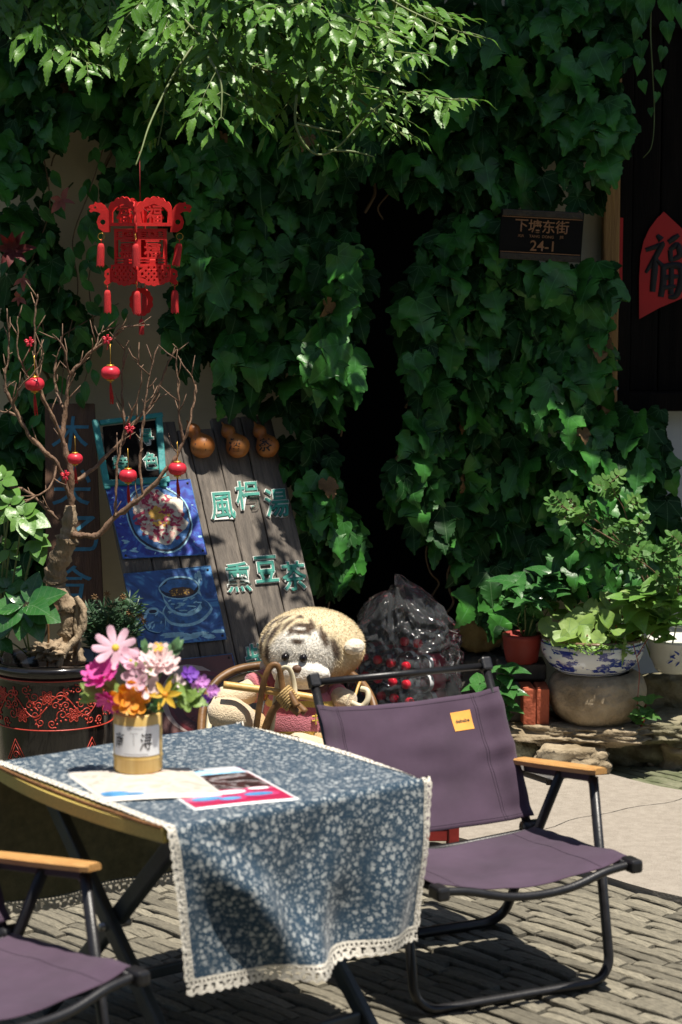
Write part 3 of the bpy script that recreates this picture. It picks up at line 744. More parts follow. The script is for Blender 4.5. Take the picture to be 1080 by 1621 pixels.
def blossom(px, py, Y, size, m, n, label, tilt=0):
    root = thing('blossom', label, 'flower', P(px, py, Y)); me = pet_src.mesh('petal'); me.materials.append(m)
    for k in range(n):
        a = 2 * math.pi * k / n + rnd(-.2, .2)
        link('petal', me, root, leaf_matrix((0, 0, 0), (math.cos(a), -.5 + rnd(-.2, .2), math.sin(a) - tilt), (0, -1, .2), size * rnd(.7, 1.1), rnd(.5, .9)))
    b = MB(); b.tube([(0, 0, 0), (.01, .05, .03), (.02, .12, .05)], .003, 6); b.build('stalk', M['stem'], root)
blossom(98, 315, 7.0, .05, M['faded_petal'], 5, 'faded pink blossom on the wall above left of the lantern', .5)
blossom(20, 395, 6.85, .075, M['dark_petal'], 8, 'large dark red blossom with drooping petals in deep shade')
blossom(36, 440, 6.9, .045, M['faded_petal'], 4, 'small faded blossom below the large dark red one', .8)
blossom(30, 470, 6.95, .04, M['faded_petal'], 4, 'pale withered blossom hanging above the bare twigs', .8)

# ---- rose bush
rose = thing('rose_bush', 'small leaved rose bush with arching stems over the patterned bowl', 'bush', P(1045, 1000, 7.0))
rsets = leaf_set(small_src, M['rose']); it = []; st = MB(); random.seed(11)
def rose_leaf(base, d, L_, s_):
    d = Vector(d).normalized(); sd_ = d.cross(Vector((0, -1, .4))).normalized()
    st.tube([base, base + d * L_], .0009, 4)
    for i in range(3):
        q = base + d * L_ * (.35 + .3 * i)
        for sg in (-1, 1): it.append((leaf_matrix(q, sd_ * sg + d * .4, Vector((rnd(-.5, .5), -.6, 1)), s_ * rnd(.8, 1.2)), random.randrange(3)))
    it.append((leaf_matrix(q, d, Vector((rnd(-.4, .4), -.6, 1)), s_ * 1.15), random.randrange(3)))
canes = [([(1055, 1000), (1010, 900), (955, 860), (925, 800), (880, 730)], (7.0, 6.95)), ([(1055, 990), (1020, 900), (1000, 850), (985, 800), (960, 770)], (6.95, 6.85)), ([(1060, 980), (1000, 880), (930, 830), (890, 800)], (6.9, 6.8)),
         ([(1060, 960), (1040, 910), (1000, 880)], (6.85, 6.75)), ([(1070, 960), (1075, 900), (1060, 880)], (6.85, 6.75)), ([(1000, 860), (930, 760), (880, 700), (850, 690)], (7.0, 6.95)), ([(1050, 960), (960, 900), (880, 880), (860, 860)], (6.95, 6.85)), ([(1060, 950), (1085, 890), (1078, 860)], (6.8, 6.7)), ([(1000, 850), (1010, 820), (985, 790)], (6.85, 6.75))]
canes = [([(1055, 1000), (1010, 900), (975, 850), (930, 815), (895, 800)], (7.0, 6.85))] + canes[1:5] + canes[7:8]
for pix, ys in canes:
    pts = bez([P(a, c, ys[0] + (ys[1] - ys[0]) * i / (len(pix) - 1)) for i, (a, c) in enumerate(pix)], 8); st.tube(pts, lerpl([.0032, .0014], len(pts)), 5)
    for i, q in enumerate(pts[len(pts) // 3::3]):
        for w in range(2): rose_leaf(q, (rnd(-1, 1), rnd(-.9, .3), rnd(-.3, .8)), rnd(.04, .07), rnd(.020, .032))
finish_leaves(rose, it, rsets, M['rose']); st.v = [tuple(Vector(p) - rose.location) for p in st.v]; st.build('stem', M['vine_stem'], rose)
# ================================================================== TABLE, CLOTH, CHAIRS
TW, TD, TH = .615, .645, .56
TN = Vector((-.333, 4.15, 0)); TA = R(37.7)
e1 = Vector((math.cos(TA), math.sin(TA), 0)); e2 = Vector((-math.sin(TA), math.cos(TA), 0))
table = thing('camping_table', 'low folding table with bamboo top and dark crossed metal legs', 'table', TN, TA)
def bow(t): return .030 * (1 - (2 * t - 1) ** 2)
b = MB(); b.smooth = False; ring = []
n = 24
for i in range(n): ring.append((TW * i / n, .0))
for i in range(n): t = i / n; ring.append((TW + bow(t), TD * t))
for i in range(n): ring.append((TW * (1 - i / n), TD))
for i in range(n): t = 1 - i / n; ring.append((-bow(t), TD * t))
up = [b.vert((x, y, TH - .004)) for x, y in ring]; dn = [b.vert((x, y, TH - .030)) for x, y in ring]
b.face(up); b.face(dn[::-1])
for i in range(len(ring)): b.face((dn[i], dn[(i + 1) % len(ring)], up[(i + 1) % len(ring)], up[i]))
b.build('table_top', M['bamboo_edge'], table)
def bar(name, m, a, c, w, h, parent):
    a, c = Vector(a), Vector(c); d = c - a; q = d.to_track_quat('Y', 'Z').to_matrix().to_4x4()
    bb = MB(); bb.box((0, 0, 0), (w, d.length, h), bev=min(w, h) * .25)
    return bb.build(name, m, parent, M=Matrix.Translation((a + c) / 2) @ q)
for x in (.075, TW - .075):
    bar('leg', M['table_leg'], (x, .55, TH - .05), (x, .03, .012), .024, .038, table)
    bar('leg', M['table_leg'], (x + .026, .09, TH - .05), (x + .026, .62, .012), .024, .038, table)
    b = MB(); b.tube([(x - .02, .320, .276), (x + .05, .320, .276)], .009, 12); b.build('pivot_bolt', M['grey_metal'], table)
bar('crossbar', M['table_leg'], (.09, .075, .055), (TW - .09, .075, .055), .018, .026, table)
bar('crossbar', M['table_leg'], (.11, .575, .055), (TW - .07, .575, .055), .018, .026, table)
bar('side_rail', M['table_leg'], (.05, .04, TH - .044), (.05, TD - .04, TH - .044), .02, .024, table)
bar('side_rail', M['table_leg'], (TW - .05, .04, TH - .044), (TW - .05, TD - .04, TH - .044), .02, .024, table)

# cloth: a runner over the table, hanging in front and behind
DROP_F, DROP_B = .315, .33
CW0, CW1 = .004, TW + .020
def cloth_pt(u, v, lift=0.0):
    """u across the runner in metres, v along it: <0 hangs in front, 0..TD on the top, >TD hangs behind"""
    rad = .014; z = TH + .0015 + .0012 * noise.noise(Vector((u * 9, v * 9, 2))) + lift
    x = u
    if v < 0: d = -v; edge = 0.0; sg = -1
    elif v > TD: d = v - TD; edge = TD; sg = 1
    else:
        # sag of the unsupported strip past the board edge
        over = max(0, u - TW - bow(v / TD)); return Vector((x, v, z - over * .6))
    arc = rad * math.pi / 2
    if d < arc:
        a = d / rad; out = rad * math.sin(a) + lift; zz = z - rad * (1 - math.cos(a)); h = 0
    else:
        h = d - arc; zz = z - rad - h; out = rad + lift
        k = min(1, h / .30)
        if sg < 0:
            s_ = u / TW
            f = .050 * min(1, h / .12) * math.exp(-((s_ - .07 - 1.35 * h) / (.07 + .25 * h)) ** 2) + .034 * k * math.exp(-((s_ - .96 + .55 * h) / .13) ** 2) - .026 * k * math.exp(-((s_ - .62 - .3 * h) / .12) ** 2)
            f += .026 * k * math.exp(-((s_ - .58 + .6 * (h - .2)) / .09) ** 2)
            f += .007 * k * math.sin((s_ * 3.1 + h * 2.2) * 2 * math.pi) + .005 * noise.noise(Vector((u * 14, h * 10, 5))) * min(1, h * 20)
            out += f + .006 * k; x += .012 * k * math.sin(s_ * 9) + (.035 * k * (1 - s_) - .030 * k * s_)
        else:
            out += .02 * k + .014 * k * math.sin(u * 22 + 1) + .006 * noise.noise(Vector((u * 8, h * 8, 1)))
    return Vector((x, edge + sg * out, zz))
VT0, VT1 = -DROP_F, TD + DROP_B
M['cloth'] = bpy.data.materials.new('floral_blue_cotton'); m = M['cloth']; m.use_nodes = True; N, L = nodes(m); bs = N['Principled BSDF']
uvn = N.new('ShaderNodeTexCoord')
def mth(op, a, c=None):
    q = N.new('ShaderNodeMath'); q.operation = op
    for i, s_ in enumerate((a, c)):
        if s_ is None: continue
        if isinstance(s_, (int, float)): q.inputs[i].default_value = s_
        else: L.new(s_, q.inputs[i])
    return q.outputs[0]
def vor(scale, feature='F1', rnd_=1.0):
    q = N.new('ShaderNodeTexVoronoi'); q.voronoi_dimensions = '2D'; q.feature = feature; q.inputs['Scale'].default_value = scale; q.inputs['Randomness'].default_value = rnd_
    L.new(uvn.outputs['UV'], q.inputs['Vector']); return q
def flower_layer(scale, rad, petals, seed_off):
    mpn = N.new('ShaderNodeMapping'); mpn.inputs['Location'].default_value = (seed_off, seed_off * 1.7, 0); L.new(uvn.outputs['UV'], mpn.inputs['Vector'])
    q = N.new('ShaderNodeTexVoronoi'); q.voronoi_dimensions = '2D'; q.inputs['Scale'].default_value = scale; L.new(mpn.outputs[0], q.inputs['Vector'])
    sc = N.new('ShaderNodeVectorMath'); sc.operation = 'SCALE'; sc.inputs['Scale'].default_value = scale; L.new(mpn.outputs[0], sc.inputs[0])
    ps = N.new('ShaderNodeVectorMath'); ps.operation = 'SCALE'; ps.inputs['Scale'].default_value = scale; L.new(q.outputs['Position'], ps.inputs[0])
    df = N.new('ShaderNodeVectorMath'); df.operation = 'SUBTRACT'; L.new(sc.outputs[0], df.inputs[0]); L.new(ps.outputs[0], df.inputs[1])
    sp = N.new('ShaderNodeSeparateXYZ'); L.new(df.outputs[0], sp.inputs[0])
    ang = mth('ARCTAN2', sp.outputs[1], sp.outputs[0]); cs_ = N.new('ShaderNodeSeparateColor'); L.new(q.outputs['Color'], cs_.inputs[0])
    wav = mth('ABSOLUTE', mth('SINE', mth('ADD', mth('MULTIPLY', ang, petals / 2), mth('MULTIPLY', cs_.outputs[0], 6))))
    r_ = mth('MULTIPLY', mth('ADD', mth('MULTIPLY', wav, .70), .32), mth('MULTIPLY', mth('ADD', mth('MULTIPLY', cs_.outputs[1], .6), .5), rad))
    dist = N.new('ShaderNodeVectorMath'); dist.operation = 'LENGTH'; L.new(df.outputs[0], dist.inputs[0])
    inside = mth('LESS_THAN', dist.outputs['Value'], r_)
    heart = mth('GREATER_THAN', dist.outputs['Value'], .07)
    return mth('MULTIPLY', inside, heart)
fl = mth('MAXIMUM', flower_layer(60, .35, 5, .0), mth('MAXIMUM', flower_layer(118, .27, 5, 3.3), mth('MULTIPLY', flower_layer(230, .24, 4, 7.1), .6)))
nz = N.new('ShaderNodeTexNoise'); nz.inputs['Scale'].default_value = 22; L.new(uvn.outputs['UV'], nz.inputs['Vector'])
msk = N.new('ShaderNodeMapRange'); msk.inputs['From Min'].default_value = .36; msk.inputs['From Max'].default_value = .5; L.new(nz.outputs[0], msk.inputs[0])
fl2 = mth('MULTIPLY', fl, mth('ADD', mth('MULTIPLY', msk.outputs[0], .65), .3))
mx = N.new('ShaderNodeMixRGB'); L.new(fl2, mx.inputs[0]); mx.inputs[1].default_value = (.028, .060, .098, 1); mx.inputs[2].default_value = (.50, .53, .53, 1)
L.new(mx.outputs[0], bs.inputs['Base Color']); bs.inputs['Roughness'].default_value = .9; bs.inputs['Specular IOR Level'].default_value = .2; bs.inputs['Sheen Weight'].default_value = .35; bs.inputs['Sheen Roughness'].default_value = .35
wv = N.new('ShaderNodeTexNoise'); wv.inputs['Scale'].default_value = 900; L.new(uvn.outputs['UV'], wv.inputs['Vector'])
bp = N.new('ShaderNodeBump'); bp.inputs['Strength'].default_value = .25; bp.inputs['Distance'].default_value = .0006; L.new(wv.outputs[0], bp.inputs['Height']); L.new(bp.outputs[0], bs.inputs['Normal'])
tr = N.new('ShaderNodeBsdfTranslucent'); ms = N.new('ShaderNodeMixShader'); ms.inputs[0].default_value = .18
L.new(mx.outputs[0], tr.inputs[0]); L.new(bs.outputs[0], ms.inputs[1]); L.new(tr.outputs[0], ms.inputs[2]); L.new(ms.outputs[0], N['Material Output'].inputs[0])
b = MB()
nv = 150
b.grid(lambda u, v: cloth_pt(CW0 + (CW1 - CW0) * u, VT0 + (VT1 - VT0) * v), 70, nv, lambda u, v: (CW0 + (CW1 - CW0) * u, VT0 + (VT1 - VT0) * v))
cloth = b.build('tablecloth', M['cloth'], label='blue cotton tablecloth with small white flowers and white lace trim', cat='tablecloth')
cloth.location = TN; cloth.rotation_euler = (0, 0, TA)
# lace: a band with rows of small holes and a scalloped edge, sewn round the runner
def lace(fn, length, width, rows=6, step=.0042):
    b = MB(); nn = int(length / step); o = 0
    for i in range(nn + 1):
        s_ = i * length / nn
        for j in range(rows + 1):
            w = j / rows * width
            if j == rows: w += .006 * abs(math.sin(math.pi * s_ / .020)) - .001
            if j == rows - 1: w += .003 * abs(math.sin(math.pi * s_ / .020))
            b.vert(fn(s_, w) + Vector((0, 0, .0006 * math.sin(i * 1.9 + j))))
    for i in range(nn):
        for j in range(rows):
            if j == 1 and i % 2 == 0: continue
            if j == rows - 3 and i % 4 in (0, 1): continue
            if j == rows - 2 and (i + 2) % 5 == 0: continue
            a = i * (rows + 1) + j; b.face((a, a + 1, a + rows + 2, a + rows + 1))
    return b
VL = VT1 - VT0
lw = .029
for nm, fn, ln in (('lace_trim', lambda s_, w: cloth_pt(CW0 + s_, VT0 - w + .004, .0015), CW1 - CW0),
                   ('lace_trim', lambda s_, w: cloth_pt(CW0 + s_, VT1 + w - .004, .0015), CW1 - CW0),
                   ('lace_trim', lambda s_, w: cloth_pt(CW1 - .012 + w * .62 , VT0 + s_, .0018), VL),
                   ('lace_trim', lambda s_, w: cloth_pt(CW0 + .016 - w * .62, VT0 + s_, .0018), VL)):
    lace(fn, ln, lw).build(nm, M['lace'], cloth)
M['lining'] = mat('cloth_reverse', (.14, .135, .075), .95, .25, 40, bump=.3, bscale=400, base2=(.23, .215, .12))
b = MB(); b.grid(lambda u, v: cloth_pt(CW0 + .004 + (CW1 - CW0 - .008) * u, TD + .03 + (DROP_B - .036) * v, -.0022), 50, 40); b.build('lining', M['lining'], cloth)
b = MB(); b.tube([cloth_pt(CW0 - .008 - bow(t / 40) * .55, TD * t / 40, .0) + Vector((0, 0, -.0005)) for t in range(41)], .0035, 6); b.build('edging', M['rope'], cloth)

# ---- folding chairs
def make_chair(label):
    root = thing('folding_chair', label, 'chair', (0, 0, 0), 0, 'purple folding chairs at the table')
    bm_ = M['black_metal']; r_ = .0105
    def pt(s_, d, z): return (s_, -d, z)
    HW = .234
    # front and rear leg hoops
    def hoop(d_top, z_top, d_bot, side):
        return None
    for nm, dt, zt, db in (('front_legs', -.165, .455, -.080), ('rear_legs', -.300, .438, -.565)):
        pts = []; rr_ = .055
        A = Vector((0, -dt, zt)); B = Vector((0, -db, .0115)); D = (B - A).normalized()
        pts.append(A + Vector((HW + .012, 0, 0)))
        e = B - D * rr_
        for k in range(7):
            a = math.pi / 2 * k / 6
            pts.append(e + Vector((HW + .012 - rr_ * (1 - math.cos(a)), 0, 0)) + D * rr_ * math.sin(a))
        full = pts + [Vector((-p.x, p.y, p.z)) for p in reversed(pts)]
        q = MB(); q.tube(full, r_, 12, flat=1.25); q.build(nm, bm_, root)
    for sg in (-1, 1):
        x = sg * (HW + .014)
        # arm: bracket + wood
        q = MB(); q.box((0, 0, 0), (.016, .30, .030), bev=.005); q.build('arm_bracket', bm_, root, M=Matrix.Translation((x, .315, .437)) @ Matrix.Rotation(R(-8.0), 4, 'X'))
        arm = MB(); n_ = 16; ring = []
        for i in range(n_ + 1):
            t = i / n_; y = .135 + .36 * t; w = .020 + .004 * math.sin(t * math.pi); 
            if t < .06: w *= .75
            ring.append((y, w))
        for i, (y, w) in enumerate(ring):
            z = .474 - .052 * (i / n_)
            for (a_, h_) in ((-1, -.007), (-1, .003), (-.75, .007), (.75, .007), (1, .003), (1, -.007)): arm.vert((a_ * w, y, z + h_), (a_, y))
        for i in range(n_):
            for k in range(6): a = i * 6; arm.face((a + k, a + (k + 1) % 6, a + 6 + (k + 1) % 6, a + 6 + k))
        arm.face([0, 1, 2, 3, 4, 5]); arm.face([n_ * 6 + k for k in (5, 4, 3, 2, 1, 0)]); arm.smooth = False
        arm.sm = [False] * len(arm.f)
        ar = arm.build('armrest', M['arm_wood'], root, M=Matrix.Translation((x, 0, 0)))
        for y_, z_ in ((.185, .452), (.305, .436)):
            q = MB(); q.tube([(x - sg * .0, y_, z_ - .012), (x + sg * .019, y_, z_ - .012)], .0055, 10); q.build('rivet', M['grey_metal'], root)
        # seat side rail with end caps, back post with cap
        xs = sg * (HW - .006)
        q = MB(); q.tube([pt(xs, .0, .300), pt(xs, -.42, .268)], .0095, 10); q.build('seat_rail', bm_, root)
        q = MB(); q.box((0, 0, 0), (.030, .050, .030), bev=.007); q.build('end_cap', bm_, root, M=Matrix.Translation(pt(sg * (HW + .004), .008, .299)))
        q = MB(); q.tube([pt(xs, -.405, .262), pt(xs, -.62, .625)], .0105, 10, flat=1.0); q.build('back_post', bm_, root)
        q = MB(); q.box((0, 0, 0), (.026, .026, .034), bev=.005); q.build('post_cap', bm_, root, M=Matrix.Translation(pt(xs, -.622, .632)) @ Matrix.Rotation(R(-30), 4, 'X'))
        q = MB(); q.tube([(xs - .012, .418, .278), (xs + sg * .028, .418, .278)], .019, 14); q.build('hinge', bm_, root)
        q = MB(); q.tube([(xs + sg * .028, .418, .278), (xs + sg * .032, .418, .278)], .007, 10); q.build('hinge_bolt', M['grey_metal'], root)
    q = MB(); q.tube([pt(-HW + .006, -.625, .628), pt(HW - .006, -.625, .628)], .0085, 12); q.build('top_bar', bm_, root)
    q = MB(); q.tube(bez([pt(-HW, .006, .299), pt(-HW * .72, .010, .292), pt(-HW * .35, .018, .272), pt(0, .020, .266), pt(HW * .35, .018, .272), pt(HW * .72, .010, .292), pt(HW, .006, .299)], 6), .0095, 12); q.build('front_bar', bm_, root)
    q = MB(); q.tube(bez([pt(-HW, -.425, .268), pt(-HW * .7, -.428, .262), pt(0, -.440, .250), pt(HW * .7, -.428, .262), pt(HW, -.425, .268)], 6), .0095, 12); q.build('rear_bar', bm_, root)
    # canvas
    A0, A1 = Vector(pt(0, -.425, .300)), Vector(pt(0, -.592, .578)); bw = HW + .006
    bn = Vector((0, -(A1 - A0).z, (A1 - A0).y)).normalized()      # towards the sitter
    def back(u, v, off=0.0):
        c = A0.lerp(A1, v); x = (u - .5) * 2 * bw; e = 1 - (2 * u - 1) ** 2
        sag = -.020 * e * (.7 + .3 * math.sin(v * 3.1)) + .0045 * math.sin(v * 9.5 + u * 2.5) * e + .0050 * noise.noise(Vector((u * 5, v * 7, 1))) * e
        pk = max(0, 1 - abs(u - .94) / .18) * .0050 * math.sin(v * 22 + 1.5 + 3 * noise.noise(Vector((v * 4, 1, 0)))) + max(0, 1 - abs(u - .06) / .18) * .0050 * math.sin(v * 24)
        w = abs(2 * u - 1); wrap = .0142 * (1 if w > .93 else max(0, (w - .80) / .13))
        return c + Vector((x, 0, 0)) + bn * (sag + pk + wrap + off) + Vector((0, 0, -.006 * e * v))
    def canvas(fn, nm, nu, nv_, th=.0022):
        q = MB(); q.grid(lambda u, v: fn(u, v, th), nu, nv_); q.grid(lambda u, v: fn(1 - u, v, 0), nu, nv_)
        k = (nu + 1) * (nv_ + 1)
        for i in range(nu):
            a, c = i, k + nu - i; q.face((a, c, c - 1, a + 1))
            a = nv_ * (nu + 1) + i; c = k + nv_ * (nu + 1) + nu - i; q.face((a, a + 1, c - 1, c))
        for j in range(nv_):
            a = j * (nu + 1); c = k + j * (nu + 1) + nu; q.face((a, a + nu + 1, c + nu + 1, c))
            a = j * (nu + 1) + nu; c = k + j * (nu + 1); q.face((a, c, c + nu + 1, a + nu + 1))
        return q.build(nm, M['purple'], root)
    bc = canvas(back, 'back_canvas', 44, 34)
    for u in (.115, .125, .875, .862):
        q = MB(); q.tube([back(u, .01 + .98 * i / 60, .0024) for i in range(61)], .0008, 4); q.build('seam', M['thread'], bc)
    for v in (.035, .965):
        q = MB(); q.tube([back(.01 + .98 * i / 60, v, .0024) for i in range(61)], .0007, 4); q.build('seam', M['thread'], bc)
    B0, B1 = Vector(pt(0, -.405, .283)), Vector(pt(0, -.012, .312))
    def seat(u, v, off=0.0):
        c = B0.lerp(B1, v); x = (u - .5) * 2 * (HW + .004); e = 1 - (2 * u - 1) ** 2
        return c + Vector((x, 0, -.036 * e * (.55 + .45 * v) + .006 * noise.noise(Vector((u * 5, v * 4, 9))) + .0025 * math.sin(v * 30 + u * 8) * max(0, abs(2 * u - 1) - .7) + .0015 * math.sin(u * 40) * max(0, v - .8) + off))
    se = canvas(seat, 'seat_canvas', 40, 30)
    for u in (.13, .87):
        q = MB(); q.tube([seat(u, .01 + .98 * i / 50, .0024) for i in range(51)], .0008, 4); q.build('seam', M['thread'], se)
    # sewn tag
    def tagp(x, y, off): return back(.780 + x / (2 * bw), .800 + y / (A1 - A0).length, off)
    q = MB(); q.grid(lambda u, v: tagp((u - .5) * .050, (v - .5) * .048, .0034), 6, 6); tg = q.build('tag', M['tag'], bc)
    t_ = text_geo('debabe', .0125, .0, .0002); xf(t_, lambda p: tagp(p.x, p.y, .0042)); t_.build('tag_lettering', M['ink'], tg) if False else None
    link('tag_lettering', t_.mesh('tag_lettering'), bc).data.materials.append(M['ink'])
    return root
chair = make_chair('purple canvas folding chair beside the table end, its front facing the path')
kids = kidmap(chair)
CA = R(26)
chair.location = (.415, 4.715, 0); chair.rotation_euler = (0, 0, CA)
ch2 = copy_tree(chair, kids)
ch2['label'] = 'purple canvas folding chair pulled up to the bare bamboo edge of the table'
A2 = R(42); ch2.rotation_euler = (0, 0, A2)
ch2.location = (-.385 - .235 * math.cos(A2), 4.075 - .235 * math.sin(A2), 0)

# ---- reading matter on the table
def on_table(px, py, dz=.002): return G(px, py, TH + dz)
def quad_frame(px_c, px_r, px_u, z):
    c, r_, u_ = on_table(*px_c, z), on_table(*px_r, z), on_table(*px_u, z); return c, r_, u_
def print_mat(name, stops, scale, seed, rough=.35, dist=1.5):
    m = bpy.data.materials.new(name); m.use_nodes = True; N, L = nodes(m); bs = N['Principled BSDF']; tc = N.new('ShaderNodeTexCoord')
    mp = N.new('ShaderNodeMapping'); mp.inputs['Location'].default_value = (seed, seed, 0); L.new(tc.outputs['UV'], mp.inputs[0])
    nz = N.new('ShaderNodeTexNoise'); nz.inputs['Scale'].default_value = scale; nz.inputs['Detail'].default_value = 2; nz.inputs['Distortion'].default_value = dist; L.new(mp.outputs[0], nz.inputs[0])
    rp = N.new('ShaderNodeValToRGB'); rp.color_ramp.interpolation = 'EASE'
    while len(rp.color_ramp.elements) < len(stops): rp.color_ramp.elements.new(.5)
    for e, (p_, c_) in zip(rp.color_ramp.elements, stops): e.position = p_; e.color = (*c_, 1)
    L.new(nz.outputs[0], rp.inputs[0]); L.new(rp.outputs[0], bs.inputs['Base Color']); bs.inputs['Roughness'].default_value = rough
    return m
pg_warm = print_mat('printed_page_cream', [(.3, (.50, .46, .41)), (.50, (.60, .56, .51)), (.62, (.56, .42, .35)), (.70, (.58, .55, .50))], 3.0, 1.3)
pic_dark = print_mat('printed_picture_dark', [(.35, (.02, .012, .012)), (.5, (.06, .02, .02)), (.58, (.28, .26, .27)), (.7, (.03, .015, .015))], 4, 4.2)
pic_blue = print_mat('printed_picture_blue', [(.3, (.10, .36, .60)), (.48, (.40, .66, .78)), (.56, (.70, .74, .76)), (.7, (.55, .05, .16))], 3, 2.2)
M['crimson'] = mat('printed_crimson', (.42, .02, .08), .35, .1, 10, bump=0)
pic_sky = mat('printed_blue', (.08, .28, .55), .35, .4, 14, bump=0)
def sheet(name, label, cat, corners, th, z0, curl, m_):
    """corners: pixel positions near-left, near-right, far-right, far-left"""
    c = [on_table(*p, z0) for p in corners]; mid = sum(c, Vector()) / 4
    root = thing(name, label, cat, (mid.x, mid.y, TH + z0))
    def fn(u, v, off=0.0):
        p = c[0].lerp(c[1], u).lerp(c[3].lerp(c[2], u), v) - root.location
        return Vector((p.x, p.y, th + curl * math.sin(math.pi * u) * .5 + curl * .5 * (1 - v) * (1 - u) + off))
    q = MB(); q.grid(lambda u, v: fn(u, v), 12, 12)
    q.grid(lambda u, v: Vector((*fn(u, v).xy, fn(u, v).z - th)), 12, 12)
    k = 169
    for i in range(12):
        for a, c2 in ((i, i + 1), (156 + i + 1, 156 + i), (13 * (i + 1), 13 * i), (13 * i + 12, 13 * (i + 1) + 12)): q.face((a, k + a, k + c2, c2))
    q.build('pages' if th > .003 else 'page', m_, root)
    def decal(nm, u0, u1, v0, v1, mm, off=.0004):
        d = MB(); d.grid(lambda u, v: fn(u0 + (u1 - u0) * u, v0 + (v1 - v0) * v, off), 10, 10); d.build(nm, mm, root)
    def blob(nm, cu, cv, ru, rv, mm, off):
        d = MB(); o = d.vert(fn(cu, cv, off)); ids = [d.vert(fn(min(.985, max(.015, cu + ru * math.cos(a * .349))), min(.985, max(.015, cv + rv * math.sin(a * .349))), off)) for a in range(18)]
        for i in range(18): d.face((o, ids[i], ids[(i + 1) % 18]))
        d.build(nm, mm, root)
    return root, decal, blob
bk, decal, blob = sheet('booklet', 'open booklet with pale printed cover lying under the bamboo vase', 'booklet', ((165, 1272), (352, 1262), (300, 1222), (108, 1229)), .008, .001, .006, M['paper'])
decal('cover_print', .015, .985, .02, .98, pg_warm)
blob('blue_patch', .12, .10, .13, .09, pic_sky, .0008); blob('blue_patch', .26, .06, .10, .05, pic_sky, .0009)
ph, decal, blob = sheet('photo_print', 'glossy photo print with white border, crimson and blue picture', 'print', ((308, 1284), (476, 1266), (379, 1213), (222, 1228)), .0012, .0006, .003, M['white_board'])
decal('picture', .03, .97, .04, .96, M['crimson'], .0003); decal('dark_scene', .04, .96, .34, .80, pic_dark, .0006)
decal('pale_scene', .04, .96, .80, .95, pic_blue, .0007)
for (u, v, ru, rv) in ((.22, .20, .2, .085), (.5, .30, .22, .08), (.72, .20, .2, .07), (.42, .15, .15, .06), (.80, .34, .15, .05)):
    blob('printed_dish', u, v, ru, rv, pic_blue, .0009 + u * .0006); blob('dish_rim', u, v, ru * .7, rv * .6, M['white_board'] if v > .22 else pic_sky, .0018 + u * .0005)

# ================================================================== VASE AND FLOWERS
VP = G(219, 1219, TH + .011); VR, VH = .050, .124
vase = thing('bamboo_vase', 'bamboo tube vase with white paper label holding artificial flowers', 'vase', (VP.x, VP.y, TH + .0105))
M['bamboo_cup'] = mat('pale_bamboo', (.56, .36, .10), .35, .12, 5, bump=.05, stretch=(14, 14, .6), base2=(.66, .47, .17))
q = MB(); q.lathe([(0, 0), (.040, 0), (VR - .002, .003), (VR, .008), (VR, .030), (VR + .0015, .034), (VR - .0005, .038), (VR, .043), (VR, VH - .004), (VR - .002, VH), (VR - .006, VH), (VR - .007, .02), (0, .015)], 40)
q.build('cup', M['bamboo_cup'], vase)
def wrapc(px, pz, r_, a0): a = a0 + px / VR; return Vector((r_ * math.sin(a), -r_ * math.cos(a), pz))
q = MB(); q.grid(lambda u, v: wrapc((u - .5) * .112, .040 + .062 * v, VR + .0008, .0), 24, 6); lb = q.build('paper_label', M['white_board'], vase)
for ch, a_, z_, sz in (('南', -.72, .072, .030), ('浔', .42, .070, .033)):
    t_ = text_geo(ch, sz, 0, .0002, shear=.12); xf(t_, lambda p: wrapc(p.x * .8, z_ + p.y * 1.15, VR + .0016, a_)); link('label_character', t_.mesh('label_character'), lb).data.materials.append(M['ink'])
M['faint_ink'] = mat('faint_ink', (.35, .33, .33), .7, .1, 20, bump=0)
for (x_, z_, w_, h_) in ((0, .098, .03, .0012), (0, .0445, .05, .0012), (-.004, .088, .018, .001), (-.004, .075, .001, .024)):
    q = MB(); q.grid(lambda u, v: wrapc(x_ + (u - .5) * w_, z_ + (v - .5) * h_, VR + .0014, 0), 8, 1); q.build('label_print', M['faint_ink'], lb)

def fmat(name, c, c2=None): return mat(name, c, .6, .15, 25, bump=.1, bscale=80, base2=c2, transl=.25)
M['p_pink'] = fmat('petal_pale_pink', (.72, .38, .50), (.78, .56, .64)); M['p_mag'] = fmat('petal_magenta', (.62, .04, .30), (.70, .12, .42)); M['p_white'] = fmat('petal_blush_white', (.76, .56, .58), (.80, .68, .66))
M['p_org'] = fmat('petal_orange', (.74, .22, .02), (.78, .40, .03)); M['p_yel'] = fmat('petal_yellow', (.76, .42, .03), (.80, .55, .06)); M['p_vio'] = fmat('petal_violet', (.17, .05, .42), (.25, .08, .50)); M['p_lil'] = fmat('petal_lilac', (.56, .22, .60), (.66, .34, .68))
M['p_ctr'] = fmat('flower_centre_yellow', (.70, .52, .06)); M['fl_leaf'] = leaf_mat('artificial_leaf', (.16, .28, .05), (.28, .40, .10), rough=.5, transl=.25, veins=(0,), pinn=5)
M['fl_leaf2'] = leaf_mat('artificial_leaf_dark', (.06, .16, .06), (.12, .24, .10), rough=.5, transl=.2, veins=(0,), pinn=5)
pet_long = strip_leaf([(0, 0), (.10, .15), (.17, .45), (.19, .72), (.14, .92), (0, 1.0)], 4, .8, .1, 1, .0, -.3)
pet_wide = strip_leaf([(0, 0), (.18, .15), (.32, .42), (.33, .70), (.20, .93), (0, 1.02)], 4, .3, .2, 2, .1, -.4)
pet_pt = strip_leaf([(0, 0), (.14, .15), (.22, .40), (.17, .70), (.07, .92), (0, 1.05)], 4, .3, .2, 2, .25, .5)
TOPZ = TH + .0105 + VH
